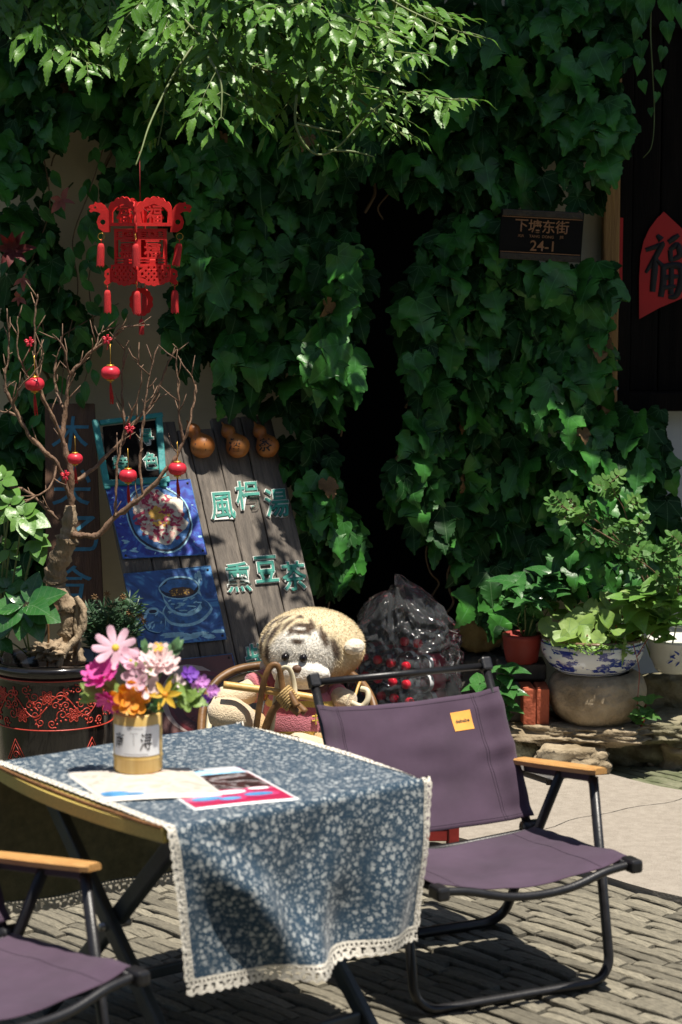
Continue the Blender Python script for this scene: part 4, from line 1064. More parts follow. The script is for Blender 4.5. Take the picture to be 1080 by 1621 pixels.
def flower(px, py, dy, size, m_, src, n, rings=1, ctr=None, face=(0, -.8, .6), label='', cr=.18, lift=.25):
    pos = P(px, py, VP.y + dy); root = thing('artificial_flower', label, 'flower', pos, 0, 'artificial flowers in the bamboo vase')
    nrm = Vector(face).normalized(); a1 = nrm.cross(Vector((0, 0, 1))).normalized(); a2 = nrm.cross(a1)
    me = src.mesh('petal'); me.materials.append(m_)
    for r_ in range(rings):
        nn = max(4, n - r_ * 3); sz = size * (1 - .24 * r_)
        for k in range(nn):
            a = 2 * math.pi * (k + .5 * (r_ % 2)) / nn + rnd(-.12, .12); d = a1 * math.cos(a) + a2 * math.sin(a)
            link('petal', me, root, leaf_matrix(d * size * .08 + nrm * .002 * r_, d + nrm * (lift + .3 * r_ + rnd(-.12, .12)), nrm - d * (lift + .3 * r_), sz * rnd(.88, 1.08)))
    if ctr:
        q = MB(); Mq = nrm.to_track_quat('Z', 'Y').to_matrix().to_4x4(); c_ = size * cr
        q.lathe([(c_ * 1.0, -.001), (c_, c_ * .35), (c_ * .6, c_ * .65), (0, c_ * .75)], 12, Mq); q.build('flower_centre', ctr, root)
    ang = rnd(0, 6.28); foot = Vector((VP.x + .018 * math.cos(ang), VP.y + .018 * math.sin(ang), TH + .04)) - pos; rim = Vector((VP.x + .02 * math.cos(ang) + (pos.x - VP.x) * .12, VP.y + .02 * math.sin(ang), TOPZ + .005)) - pos
    q = MB(); q.tube(bez([-nrm * .002, -nrm * .025 + Vector((0, 0, -.01)), rim, foot], 6), .0016, 6); q.build('flower_stem', M['fl_leaf2'], root)
    return root
random.seed(33)
flower(183, 1026, .0, .044, M['p_pink'], pet_long, 9, 1, M['p_ctr'], (.1, -.9, .5), 'large pale pink daisy with yellow centre on top of the bouquet', lift=.05)
flower(163, 1068, -.01, .042, M['p_mag'], pet_long, 15, 2, None, (-.35, -.5, .8), 'magenta gerbera at the side of the bouquet')
flower(172, 1108, -.02, .030, M['p_mag'], pet_long, 12, 2, None, (-.3, -.7, -.5), 'small magenta bloom drooping below the magenta gerbera')
flower(253, 1049, .0, .044, M['p_white'], pet_long, 16, 4, None, (.1, -.6, .8), 'full blush white chrysanthemum in the bouquet')
flower(207, 1046, -.01, .028, M['p_pink'], pet_wide, 6, 1, M['p_ctr'], (.2, -.7, .6), 'small pink blossom between the daisy and the chrysanthemum', cr=.12)
flower(216, 1071, -.03, .030, M['p_pink'], pet_wide, 6, 1, None, (-.2, -.9, .3), 'pale pink blossom in the middle of the bouquet')
flower(233, 1087, -.035, .026, M['p_white'], pet_wide, 5, 1, None, (.2, -.9, .2), 'pinkish white blossom above the yellow lily')
flower(210, 1106, -.035, .036, M['p_org'], pet_wide, 8, 2, M['p_org'], (0, -.95, .2), 'orange bloom low over the vase rim')
flower(190, 1108, -.03, .026, M['p_org'], pet_wide, 6, 1, None, (-.5, -.8, .0), 'small orange bloom beside the larger orange one', lift=.4)
flower(261, 1100, -.04, .030, M['p_yel'], pet_pt, 6, 1, M['p_org'], (.15, -.95, .25), 'yellow lily with pointed petals over the vase rim', cr=.2)
flower(251, 1026, .01, .012, M['p_yel'], pet_wide, 6, 1, None, (0, -.6, .8), 'tiny yellow bud flower above the chrysanthemum')
flower(300, 1068, .0, .019, M['p_vio'], pet_wide, 6, 2, None, (.5, -.6, .5), 'deep violet blossom with drooping petals', lift=.1)
flower(322, 1108, -.01, .014, M['p_vio'], pet_wide, 6, 2, None, (.3, -.9, .1), 'violet blossom hanging under the lilac sprig')
flower(320, 1080, .0, .016, M['p_lil'], pet_wide, 6, 2, None, (.3, -.8, .4), 'lilac blossom at the tip of the sprig')
flower(336, 1093, -.005, .015, M['p_lil'], pet_wide, 6, 2, None, (.5, -.8, .2), 'lilac blossom at the outer end of the sprig')
flower(310, 1092, -.01, .014, M['p_lil'], pet_wide, 6, 2, None, (.0, -.9, .2), 'lilac blossom nearest the green leaves')
flower(283, 1078, -.01, .016, M['p_white'], pet_wide, 5, 1, None, (.3, -.8, .4), 'small white blossom beside the violet one')
def leaf_sprig(px, py, dy, m_, src, n, size, label, spread=1.0, dirz=0.0):
    pos = P(px, py, VP.y + dy); root = thing('artificial_leaf_sprig', label, 'leaf sprig', pos, 0, 'artificial leaves in the bamboo vase')
    me = src.mesh('leaf'); me.materials.append(m_); out_ = (pos - Vector((VP.x, VP.y, TOPZ))); out_.y *= .4; out_.normalize()
    for k in range(n):
        d = (out_ + Vector((rnd(-1, 1), rnd(-.5, .3), rnd(-.8, .8) + dirz)) * spread).normalized()
        link('leaf', me, root, leaf_matrix(-out_ * .012 * (k % 2), d, (rnd(-.4, .4), -1, .7), size * rnd(.8, 1.15)))
    q = MB(); q.tube(bez([(0, 0, 0), -out_ * .03, Vector((VP.x + rnd(-.02, .02), VP.y + rnd(-.015, .015), TOPZ)) - pos, Vector((VP.x, VP.y, TH + .05)) - pos], 5), .0015, 6); q.build('leaf_stem', M['fl_leaf2'], root)
leaf_sprig(152, 1104, -.015, M['fl_leaf'], ovate_src[0], 4, .042, 'yellow green leaves spreading below the magenta gerbera', .8)
leaf_sprig(180, 1088, -.02, M['fl_leaf'], ovate_src[1], 4, .032, 'green leaves under the magenta gerbera petals')
leaf_sprig(292, 1105, -.02, M['fl_leaf'], ivy_src[2], 4, .040, 'lobed bright green leaves below the violet blossom', .8)
leaf_sprig(275, 1085, -.01, M['fl_leaf'], ovate_src[2], 4, .036, 'yellow green leaves behind the yellow lily')
leaf_sprig(275, 1030, .01, M['fl_leaf2'], ovate_src[0], 4, .028, 'grey green leaves standing above the chrysanthemum', .7, .6)
leaf_sprig(230, 1030, .01, M['fl_leaf2'], ovate_src[1], 4, .026, 'grey green leaves between daisy and chrysanthemum', .7, .6)
leaf_sprig(225, 1065, -.02, M['fl_leaf'], ovate_src[1], 4, .03, 'light green leaves in the middle of the bouquet')
leaf_sprig(245, 1118, -.04, M['fl_leaf2'], ovate_src[2], 4, .03, 'dark leaves tucked over the vase rim', .9)
# ================================================================== RED PALACE LANTERN
LY = 6.22; ls = LY / F
lan = thing('palace_lantern', 'large red cut-out palace lantern with tassels hanging against the ivy', 'lantern', P(222, 320, LY), R(43))
LO = lan.location
def zz(py): return P(222, py, LY).z - LO.z
def side_mats(half): return [Matrix.Rotation(R(90) * k, 4, 'Z') @ Matrix.Translation((0, -half, 0)) @ RX for k in range(4)]
def arch_loop(w, z0, z1, bumps=5, amp=.006):
    lp = [(-w, z0), (w, z0)]
    for i in range(25):
        t = i / 24; x = w - 2 * w * t; lp.append((x, z1 + (.022 * math.sin(math.pi * t)) + amp * abs(math.sin(math.pi * t * bumps))))
    return lp
lr = M['lantern_red']
def tier(name, half, z0, z1, hole, char, csize, cz, bulge=False, knot=False):
    w = half
    outer = arch_loop(w, z0, z1 - .02) if not bulge else None
    if bulge:
        outer = [(-w, z1), (-w, z0 + .012)] + [(-w + 2 * w * i / 24, z0 + .012 - .014 * math.sin(math.pi * i / 24) - .004 * abs(math.sin(math.pi * i / 24 * 5))) for i in range(1, 24)] + [(w, z0 + .012), (w, z1)]
    geo = curve_geo([outer] + hole, .0016)
    if char:
        c = text_geo(char, csize, .0014, .0009); xf(c, lambda p: Vector((p.x, p.y + cz, p.z))); geo.merge(c)
    for k, Mx in enumerate(side_mats(half)):
        q = MB(); q.merge(geo, Mx); q.build(name, lr, lan)
b0, b1 = zz(421), zz(362)
t0, t1 = zz(358), zz(318)
c0, c1 = zz(449), zz(419)
def rect(x0, x1, y0, y1): return [(x0, y0), (x1, y0), (x1, y1), (x0, y1)]
tier('crown_panel', .060, t0, t1 + .004, [[(-.047, t0 + .009), (.047, t0 + .009), (.047, t0 + .038), (.034, t0 + .050), (0, t0 + .060), (-.034, t0 + .050), (-.047, t0 + .038)]], '福', .056, t0 + .031)
hb = .050; hh = b1 - b0
holes = [rect(-.039, .039, b0 + .024, b1 - .030)]
for s_ in (-1, 1):
    for k in range(3): holes.append(rect(s_ * .026 - .012 + k * .0, s_ * .026 + .012, b1 - .022 + k * .0055, b1 - .0195 + k * .0055))
    holes.append(rect(s_ * .026 - .016, s_ * .026 + .016, b0 + .007, b0 + .012)); holes.append(rect(s_ * .026 - .016, s_ * .026 + .016, b0 + .015, b0 + .019))
holes.append(rect(-.006, .006, b1 - .018, b1 - .010))
body = curve_geo([rect(-hb, hb, b0 - .004, b1)] + holes, .0016)
for ch, cz_, sz_ in (('吉', b0 + .024 + hh * .40, .052), ('福', b0 + .024 + hh * .16, .052)):
    c = text_geo(ch, sz_, .0014, .0009); xf(c, lambda p: Vector((p.x * 1.15, p.y * .85 + cz_, p.z))); body.merge(c)
for k, Mx in enumerate(side_mats(hb)): MB().merge(body, Mx).build('body_panel', lr, lan)
kh = []
cz_ = (c0 + c1) / 2 + .002
for i in range(-3, 4):
    for j in range(-2, 3):
        if (i + j) % 2 == 0 and abs(i) + abs(j) < 5: kh.append(circle(i * .0095, cz_ + j * .0085, .0038, 8))
for s_ in (-1, 1): kh.append(circle(s_ * .041, cz_, .005, 10)); kh.append([(s_ * .052, c1 - .006), (s_ * .038, c1 - .006), (s_ * .052, c1 - .018)]); kh.append([(s_ * .050, c0 + .020), (s_ * .026, c0 + .012), (s_ * .030, c0 + .018)])
tier('skirt_panel', .057, c0, c1, kh, None, 0, 0, bulge=True)
for z_, h_ in ((t0 + .002, .059), (b0 + .002, .053), (b1 - .001, .052)):
    q = MB(); q.merge(curve_geo([rect(-h_, h_, -h_, h_), rect(-h_ * .55, h_ * .55, -h_ * .55, h_ * .55)], .0012), Matrix.Translation((0, 0, z_))); q.build('tray', lr, lan)
def tassel_geo(len_, w):
    q = MB(); q.tube([(0, 0, 0), (0, 0, -.012)], .0012, 6)
    prof = [(0, -.012), (w * .55, -.013), (w * .8, -.019), (w * .9, -.024), (w, -len_ * .9)]
    q.lathe(prof, 14); n = 14; o = len(q.v)
    for j in range(n):
        a = 2 * math.pi * j / n; a2 = 2 * math.pi * (j + 1) / n
        i0 = q.vert((w * math.cos(a), w * math.sin(a), -len_ * .9)); i1 = q.vert((w * math.cos(a2), w * math.sin(a2), -len_ * .9)); i2 = q.vert((w * math.cos((a + a2) / 2), w * math.sin((a + a2) / 2), -len_ * (1 if j % 2 else .95))); q.face((i0, i1, i2))
    return q
tas = tassel_geo(.078, .011); tas_me = tas.mesh('tassel'); tas_me.materials.append(M['tassel'])
ring_ = MB(); ring_.tube([(.009 * math.cos(a * .3927), 0, .009 * math.sin(a * .3927)) for a in range(16)], .0007, 6, closed=True); ring_me = ring_.mesh('ring'); ring_me.materials.append(M['gold'])
# dragon-head brackets on the four corners: curled neck, open jaw, crest
dragon = [(-.004, -.052), (.018, -.052), (.034, -.040), (.040, -.020), (.034, -.002), (.026, .006), (.036, .012), (.050, .014), (.058, .010), (.064, .016), (.058, .022), (.066, .026), (.060, .034), (.048, .036), (.044, .044), (.036, .040), (.026, .042), (.014, .034), (.004, .020), (-.004, .004)]
dh = [circle(.020, -.020, .0085, 10), circle(.044, .026, .004, 8)]
dgeo = curve_geo([dragon] + dh, .0018)
lowc = curve_geo([[(-.004, .010), (.010, .012), (.022, .004), (.024, -.012), (.018, -.022), (.026, -.034), (.016, -.042), (.004, -.034), (-.004, -.030)], circle(.012, -.006, .004, 8)], .0018)
for k in range(4):
    Rk = Matrix.Rotation(R(45 + 90 * k), 4, 'Z')
    q = MB(); q.merge(dgeo, Rk @ Matrix.Translation((.085, 0, t0 + .028)) @ RX @ Matrix.Scale(.85, 4)); q.build('dragon_bracket', lr, lan)
    q = MB(); q.merge(lowc, Rk @ Matrix.Translation((.080, 0, c1 - .020)) @ RX @ Matrix.Scale(.85, 4)); q.build('corner_bracket', lr, lan)
    link('ring', ring_me, lan, Rk @ Matrix.Translation((.107, 0, t0 - .028)))
    tl = link('tassel', tas_me, lan, Rk @ Matrix.Translation((.107, 0, t0 - .034)) @ Matrix.Rotation(R(6 * (k - 1.5)), 4, 'Y'))
    link('ring', ring_me, lan, Rk @ Matrix.Translation((.092, 0, c0 + .002)))
    link('tassel', tas_me, lan, Rk @ Matrix.Translation((.092, 0, c0 - .005)))
# medallion under the lantern
med = [(.030 * math.cos(2 * math.pi * i / 72) * (1 + .10 * abs(math.sin(6 * 2 * math.pi * i / 72))), .036 * math.sin(2 * math.pi * i / 72) * (1 + .10 * abs(math.sin(6 * 2 * math.pi * i / 72)))) for i in range(72)]
q = MB(); q.merge(curve_geo([med, circle(0, 0, .018, 24, .024)], .0016), Matrix.Rotation(R(-43), 4, 'Z') @ Matrix.Translation((0, .0, zz(478))) @ RX); q.build('medallion', lr, lan)
q = MB(); q.tube([(0, 0, zz(452)), (0, 0, zz(462))], .0014, 6); q.tube([(0, 0, zz(496)), (0, 0, zz(512))], .0014, 6); q.build('medallion_cord', M['lantern_cord'], lan)
link('tassel', tas_me, lan, Matrix.Translation((0, 0, zz(500))) @ Matrix.Scale(.7, 4))
q = MB(); q.tube([(0, 0, zz(240)), (0, 0, zz(326))], .0013, 6); q.tube([(.042, .042, t0), (0, 0, zz(326)), (-.05, -.05, t0)], .0012, 5); q.tube([(.05, -.05, t0), (0, 0, zz(326)), (-.05, .05, t0)], .0012, 5)
q.build('cord', M['lantern_cord'], lan)

# ================================================================== POTTED TREE
PY = 6.18; PC = P(86, 1040, PY); PRZ = PC.z; PR = .178
pot = thing('glazed_pot', 'tall black glazed pot with red flower scroll pattern', 'pot', (PC.x, PY, 0))
prof = [(0, .0), (.135, 0), (.140, .01), (.148, .08), (.158, .25), (.166, PRZ - .05), (.170, PRZ - .028), (.178, PRZ - .024), (.180, PRZ - .010), (.174, PRZ - .001), (.164, PRZ), (.158, PRZ - .006), (.152, PRZ - .05), (.150, PRZ - .065)]
def pot_r(z):
    for (r0, z0), (r1, z1) in zip(prof[1:6], prof[2:7]):
        if z0 <= z <= z1: return r0 + (r1 - r0) * (z - z0) / max(1e-6, z1 - z0)
    return .166
q = MB(); q.lathe(prof, 64); q.build('pot_body', M['pot_black'], pot)
q = MB(); q.lathe([(0, PRZ - .045), (.08, PRZ - .042), (.152, PRZ - .055)], 32); q.build('soil', M['soil'], pot)
def onpot(u, z, off=.0012): a = u / .165; r_ = pot_r(z) + off; return Vector((r_ * math.sin(a), -r_ * math.cos(a), z))
sc = MB(); random.seed(4)
def sline(pts, w=.0016): sc.tube([onpot(p[0], p[1]) for p in pts], w, 5)
zt, zb = PRZ - .045, PRZ - .165
for z_ in (PRZ - .036, PRZ - .172): sc.tube([onpot(i * .0105 - .52, z_) for i in range(100)], .0019, 5)
def pflower(u, z, r_):
    for rr_ in (1, .55): sline([(u + rr_ * r_ * (1 + .28 * math.cos(6 * a)) * math.cos(a), z + rr_ * r_ * (1 + .28 * math.cos(6 * a)) * math.sin(a)) for a in [i * .1496 for i in range(43)]], .0016)
    sline([(u + r_ * .25 * math.cos(i * .7), z + r_ * .25 * math.sin(i * .7)) for i in range(10)], .0018)
    for k in range(6): a = k * 1.047; sline([(u + r_ * .4 * math.cos(a), z + r_ * .4 * math.sin(a)), (u + r_ * 1.1 * math.cos(a), z + r_ * 1.1 * math.sin(a))], .0011)
def spiral(u, z, r_, a0, sg, turns=1.3):
    pts = []
    for i in range(26):
        t = i / 25; a = a0 + sg * t * turns * 6.28; rr_ = r_ * (1 - .85 * t); pts.append((u + rr_ * math.cos(a), z + rr_ * math.sin(a)))
    sline(pts, .0015)
for k in range(-6, 7):
    u = k * .072; hi = k % 2 == 0
    pflower(u, zb + (.084 if hi else .034), .0165)
    for (du, dz, rr_, sg) in ((.036, .086, .017, 1), (.040, .036, .015, -1), (.022, .062, .012, 1), (.012, .012 if hi else .104, .012, -1), (.050, .062, .011, -1), (-.020, .016 if hi else .095, .012, 1)):
        a0 = rnd(0, 6.28); spiral(u + du, zb + dz, rr_, a0, sg)
        for q_ in range(3): a = a0 + q_ * .8; sline([(u + du + rr_ * math.cos(a), zb + dz + rr_ * math.sin(a)), (u + du + rr_ * 1.35 * math.cos(a + .2), zb + dz + rr_ * 1.35 * math.sin(a + .2))], .0022)
    sline([(u + .072 * t / 12, zb + .06 + .030 * math.sin(t / 12 * 3.14 + (0 if hi else 3.14)) * (1)) for t in range(13)], .0018)
for u in (-.10, .13):
    for s_ in (1, .75): sline([(u - .035 * s_, PRZ - .26), (u, PRZ - .26 + .06 * s_), (u + .035 * s_, PRZ - .26), (u - .035 * s_, PRZ - .26)], .0016)
    spiral(u, PRZ - .245, .012, 0, 1)
sc.build('scroll_pattern', M['pot_red'], pot)

tree = thing('bare_tree', 'small leafless tree with gnarled trunk growing in the black pot', 'tree', (PC.x + .03, PY, PRZ - .05))
TO = tree.location
def tp(px, py, dy=0.0): return P(px, py, PY + dy) - TO
def trunk(name, pix, rads, m_, n=12, lump=.0):
    pts = bez([tp(*p) for p in pix], 7); rr_ = lerpl([r_ * PY / F for r_ in rads], len(pts))
    rr_ = [r_ * (1 + lump * noise.noise(Vector((i * .8, 3, 1)))) for i, r_ in enumerate(rr_)]
    q = MB(); q.tube(pts, rr_, n)
    if lump:
        q.v = [tuple(Vector(v) + Vector((noise.noise(Vector(v) * 40), noise.noise(Vector(v) * 40 + Vector((7, 0, 0))), noise.noise(Vector(v) * 40 + Vector((0, 9, 0))))) * .012 * lump) for v in q.v]
    return q.build(name, m_, tree)
trunk('trunk', [(112, 1050, 0), (110, 1000, .0), (108, 960, .0), (88, 928, .02), (92, 895, .01), (104, 862, 0), (110, 835, 0), (112, 800, 0)], [20, 17, 15, 17, 16, 17, 13, 8], M['root'], 14, .5)
random.seed(14)
branches = [
    ([(110, 830, 0), (113, 790, 0), (112, 745, .0), (101, 698, .01), (104, 645, .02), (111, 596, .02), (126, 577, .02), (150, 553, .01), (178, 535, 0), (192, 520, 0), (236, 514, -.02)], [8, 7.5, 6.5, 5.5, 4.8, 3.8, 3.2, 2.8, 2.4, 2, 1.4]),
    ([(108, 842, 0), (130, 848, -.03), (155, 847, -.05), (183, 818, -.06), (226, 784, -.07), (270, 736, -.07), (289, 702, -.06), (300, 668, -.06), (308, 630, -.05), (310, 610, -.05), (296, 586, -.05)], [7, 6.5, 6.5, 5.5, 4.6, 4, 3.4, 2.6, 2, 1.6, 1]),
    ([(113, 762, 0), (144, 746, .03), (183, 707, .05), (207, 678, .06), (232, 648, .06), (246, 628, .06), (266, 576, .05), (281, 552, .05)], [5, 4.2, 3.6, 3.2, 2.8, 2.4, 1.8, 1.1]),
    ([(184, 815, -.05), (183, 799, -.03), (186, 736, -.02), (197, 678, -.01), (193, 615, 0), (197, 560, .01), (205, 540, .02)], [3.4, 3.2, 2.8, 2.4, 2, 1.6, 1]),
    ([(112, 790, 0), (91, 733, -.02), (72, 716, -.03), (43, 684, -.04), (20, 640, -.05), (9, 600, -.05), (15, 545, -.04), (10, 490, -.04)], [5.5, 5, 4.5, 4, 3.4, 2.8, 2, 1.2]),
    ([(101, 700, .01), (84, 660, -.01), (66, 625, -.02), (57, 575, -.03), (55, 520, -.03), (60, 466, -.02)], [4.4, 4, 3.4, 2.8, 2.2, 1.3]),
    ([(110, 835, .02), (82, 813, .04), (52, 784, .05), (20, 770, .05), (-10, 762, .05)], [4.5, 4, 3.2, 2.8, 2.2]),
    ([(43, 684, -.04), (30, 660, -.02), (2, 650, 0), (-20, 640, .0)], [3, 2.6, 2.2, 2]),
    ([(104, 650, .02), (90, 620, .05), (88, 580, .06), (97, 548, .06)], [3.2, 2.6, 2, 1.2]),
    ([(111, 596, .02), (105, 570, .0), (98, 545, .0), (85, 530, .0)], [2.8, 2.2, 1.8, 1]),
    ([(226, 784, -.07), (222, 720, -.06), (228, 660, -.05), (237, 594, -.04), (251, 548, -.03)], [3, 2.6, 2.2, 1.7, 1]),
    ([(289, 702, -.06), (284, 650, -.07), (283, 610, -.07), (279, 568, -.07)], [2.6, 2.2, 1.8, 1]),
    ([(66, 625, -.02), (40, 590, -.02), (28, 548, -.02), (30, 500, -.01)], [2.8, 2.2, 1.8, 1]),
    ([(197, 678, -.01), (215, 640, -.03), (224, 600, -.04), (218, 570, -.05)], [2.2, 1.8, 1.4, .9]),
    ([(91, 733, -.02), (80, 770, -.05), (50, 790, -.07), (10, 810, -.08)], [2.6, 2.2, 1.8, 1.2]),
    ([(150, 553, .01), (158, 530, .03), (175, 520, .04)], [2, 1.6, 1]),
    ([(20, 640, -.05), (30, 615, -.08), (55, 590, -.09), (70, 560, -.09)], [2.4, 2, 1.6, 1])]
for pix, rads in branches:
    br = trunk('branch', [p for p in pix], [r_ * .78 for r_ in rads], M['bark'], 8, .45)
    pts = bez([tp(*p) for p in pix], 6); n_ = len(pts)
    for i in range(n_ // 4, n_, 2):
        if random.random() < .68:
            t = (pts[min(i + 1, n_ - 1)] - pts[i - 1]).normalized(); d = (t * .8 + Vector((rnd(-1, 1), rnd(-.5, .5), rnd(-.2, .9)))).normalized(); ln = rnd(.012, .065); q0 = pts[i]
            tw = MB(); tw.tube([q0, q0 + d * ln * .5, q0 + d * ln + Vector((rnd(-.008, .008), 0, rnd(0, .012)))], [.0022, .0018, .0009], 5)
            tw.build('twig', M['bark'], br)
trunk('root', [(120, 945, -.03), (132, 965, -.04), (128, 1000, -.05), (105, 1030, -.07), (92, 1055, -.08)], [4, 6, 6, 5.5, 5], M['root'], 10, .3)
trunk('root', [(125, 950, -.02), (122, 1000, -.03), (130, 1050, -.05)], [5, 5, 6], M['root'], 10, .3)
q = MB(); q.merge(rock_geo((.05, .04, .026), 5, .6, 4, .1, 3.0), Matrix.Translation(tp(82, 1030, -.05))); q.build('root', M['root'], tree)
b = MB(); b.tube(bez([P(76, 985, PY - .06), P(77, 1010, PY - .06), P(75, 1055, PY - .06)], 4), .003, 6); o = b.build('support_stick', M['cane'], label='thin brown stick pushed into the soil of the black pot', cat='stick')

# hanging small lanterns and red knots
def mini_lantern(px, py, dy, s_, label, lit=1):
    c = P(px, py, PY + dy); k = PY / F
    root = thing('small_lantern', label, 'lantern', c, rnd(0, 1), 'small red lanterns hung on the bare tree')
    R_ = 15.5 * k * s_; q = MB(); prof = [(R_ * .30, R_ * .62)]
    n = 36; b = MB()
    for i in range(13):
        a = math.pi * (i / 12); r0 = R_ * (.25 + .75 * math.sin(a) ** .8); z0 = R_ * .66 * math.cos(a)
        for j in range(n):
            th = 2 * math.pi * j / n; rr_ = r0 * (1 - .05 * abs(math.sin(5 * th)) ** 6 * 1.0 - .03 * (math.cos(10 * th) > .8)); b.vert((rr_ * math.cos(th), rr_ * math.sin(th), z0))
    for i in range(12):
        for j in range(n): b.face((i * n + j, (i + 1) * n + j, (i + 1) * n + (j + 1) % n, i * n + (j + 1) % n))
    b.build('lantern_body', M['mini_red'], root)
    for z0, z1, r_ in ((R_ * .62, R_ * .82, R_ * .42), (-R_ * .82, -R_ * .62, R_ * .42)):
        b = MB(); b.lathe([(0, z0), (r_ * .9, z0), (r_, (z0 + z1) / 2), (r_ * .9, z1), (0, z1)], 18); b.build('cap', M['gold'], root)
    b = MB(); b.tube([(0, 0, -R_ * .8), (0, 0, -R_ * 1.0)], R_ * .12, 8); b.build('bead', M['gold'], root)
    b = MB()
    for j in range(9):
        a = j * .698; b.tube([(0, 0, -R_ * .95), (R_ * .10 * math.cos(a), R_ * .10 * math.sin(a), -R_ * 1.6), (R_ * (.16 * math.cos(a) + .12), R_ * .16 * math.sin(a), -R_ * (2.7 + .25 * (j % 3)))], R_ * .055, 5)
    b.build('tassel', M['tassel'], root)
    b = MB(); b.tube([(0, 0, R_ * .8), (.001, 0, R_ * 1.7), (0, 0, R_ * 2.9)], .0008, 5); b.build('hanging_string', M['gold'], root)
mini_lantern(175, 590, -.03, 1.0, 'small red lantern hanging from the topmost twig under the palace lantern')
mini_lantern(55, 608, -.05, 1.0, 'small red lantern on the outer upright branch over the broad leaf plant')
mini_lantern(119, 726, -.06, .8, 'small red lantern hanging against the tree fork')
mini_lantern(203, 753, -.05, .95, 'small red lantern in front of the turquoise frame')
mini_lantern(281, 742, -.09, .95, 'small red lantern at the bend of the long branch beside the gourds')
def knot(px, py, dy, label):
    root = thing('red_knot', label, 'ribbon', P(px, py, PY + dy)); b = MB()
    for k in range(5):
        a = k * 1.257 + rnd(0, .5); d = Vector((math.cos(a), -.2, math.sin(a)))
        b.tube([(0, 0, 0), d * .010 + Vector((0, -.004, .003)), d * .014, d * .009 + Vector((0, -.005, -.004)), (0, -.003, 0)], .0028, 6)
    b.build('bow', M['mini_red'], root)
    b = MB(); b.tube([(0, 0, 0), (.003, -.004, -.012), (-.001, -.002, -.028)], .0015, 5); b.build('ribbon_tail', M['mini_red'], root)
knot(170, 537, -.02, 'red ribbon knot on the upper twig above the small lantern'); knot(47, 541, -.03, 'red ribbon knot tied to a thin upright twig'); knot(206, 678, -.02, 'red ribbon knot on the branch above the turquoise frame'); knot(104, 752, -.02, 'dark red ribbon knot low on the main branch')

# plants round the tree
def leafy(name, label, base, stems, srcset, m_, size, stem_m, cat='plant', per=5, tipn=6, spread=.9, up=.2, limit=300, seed=1):
    random.seed(seed); root = thing(name, label, cat, base); it = []; st = MB(); sets = leaf_set(srcset, m_)
    for pts in stems:
        pts = bez(pts, 6); st.tube(pts, lerpl([.003, .0016], len(pts)), 6)
        for i in range(len(pts) // 3, len(pts) - 1, max(1, (len(pts) * 2 // 3) // max(1, per))):
            d = Vector((rnd(-1, 1), rnd(-1, .3), rnd(-.2, .6) + up)); it.append((leaf_matrix(pts[i], d, (rnd(-.3, .3), -.5, 1), size * rnd(.75, 1.1)), random.randrange(len(sets))))
        for k in range(tipn):
            a = 2 * math.pi * k / tipn + rnd(-.3, .3); d = Vector((math.cos(a) * spread, math.sin(a) * spread - .3, up + rnd(-.3, .4)))
            it.append((leaf_matrix(pts[-1], d, Vector((0, -.45, 1)) - .3 * d, size * rnd(.8, 1.1)), random.randrange(len(sets))))
    finish_leaves(root, it, sets, m_, limit); st.v = [tuple(Vector(p) - root.location) for p in st.v]; st.build('stem', stem_m, root)
    return root
def placed(name, label, base, m_, srcset, whorls, stem_m, wid=.9, back=.05, seed=1):
    """whorls: a centre and the tips of its leaves"""
    random.seed(seed); root = thing(name, label, 'plant', base); it = []; st = MB(); sets = leaf_set(srcset, m_)
    for (cx_, cy_, dy), tips in whorls:
        c = P(cx_, cy_, PY + dy); st.tube(bez([base, base.lerp(c, .5) + Vector((rnd(-.01, .01), 0, .01)), c], 6), .0026, 6)
        for (tx, ty2, f) in tips:
            e = P(tx, ty2, PY + dy + f); d = e - c; it.append((leaf_matrix(c + d * .08, d, Vector((rnd(-.25, .25), -.75, .8)), d.length * .95, wid * rnd(.9, 1.1)), random.randrange(len(sets))))
    finish_leaves(root, it, sets, m_); st.v = [tuple(Vector(p) - root.location) for p in st.v]; st.build('stem', stem_m, root)
placed('broad_leaf_plant', 'dark glossy broad leaf plant in front of the gnarled trunk', P(48, 1040, PY - .05), M['glossy'], ovate_src,
    [((42, 958, -.12), [(60, 905, .03), (100, 935, -.02), (92, 980, -.06), (66, 1012, -.06), (30, 1010, -.05), (-8, 995, -.03), (-15, 962, .0), (10, 930, .03), (72, 965, -.08)]), ((12, 935, -.06), [(30, 895, .03), (-5, 892, .02), (40, 925, -.05), (-20, 930, 0), (25, 960, -.05)]), ((-5, 1010, -.08), [(20, 990, -.03), (18, 1030, -.05), (-30, 1020, 0)])], M['stem'], 1.15, seed=3)
placed('bright_leaf_plant', 'bright green small plant with whorled leaves beside the bare tree', P(2, 1040, PY - .02), M['bright'], ovate_src,
    [((36, 818, -.10), [(60, 808, -.02), (78, 830, -.03), (66, 850, -.04), (40, 850, -.05), (18, 838, -.03), (14, 812, 0), (35, 790, .02), (55, 795, .0), (52, 842, -.05)]), ((16, 800, -.08), [(36, 785, 0), (4, 772, .02), (-12, 800, 0), (22, 825, -.04), (0, 828, -.02), (28, 770, .03)]), ((55, 855, -.10), [(80, 862, -.02), (68, 892, -.03), (58, 880, -.04), (38, 872, -.02), (76, 845, .02)]), ((4, 760, -.05), [(20, 745, 0), (-14, 745, 0), (26, 765, -.03), (2, 735, .02), (-5, 785, -.03)]), ((15, 870, -.06), [(30, 885, -.03), (-5, 890, -.03), (35, 860, -.02), (5, 850, 0)])], M['stem'], 1.25, seed=5)
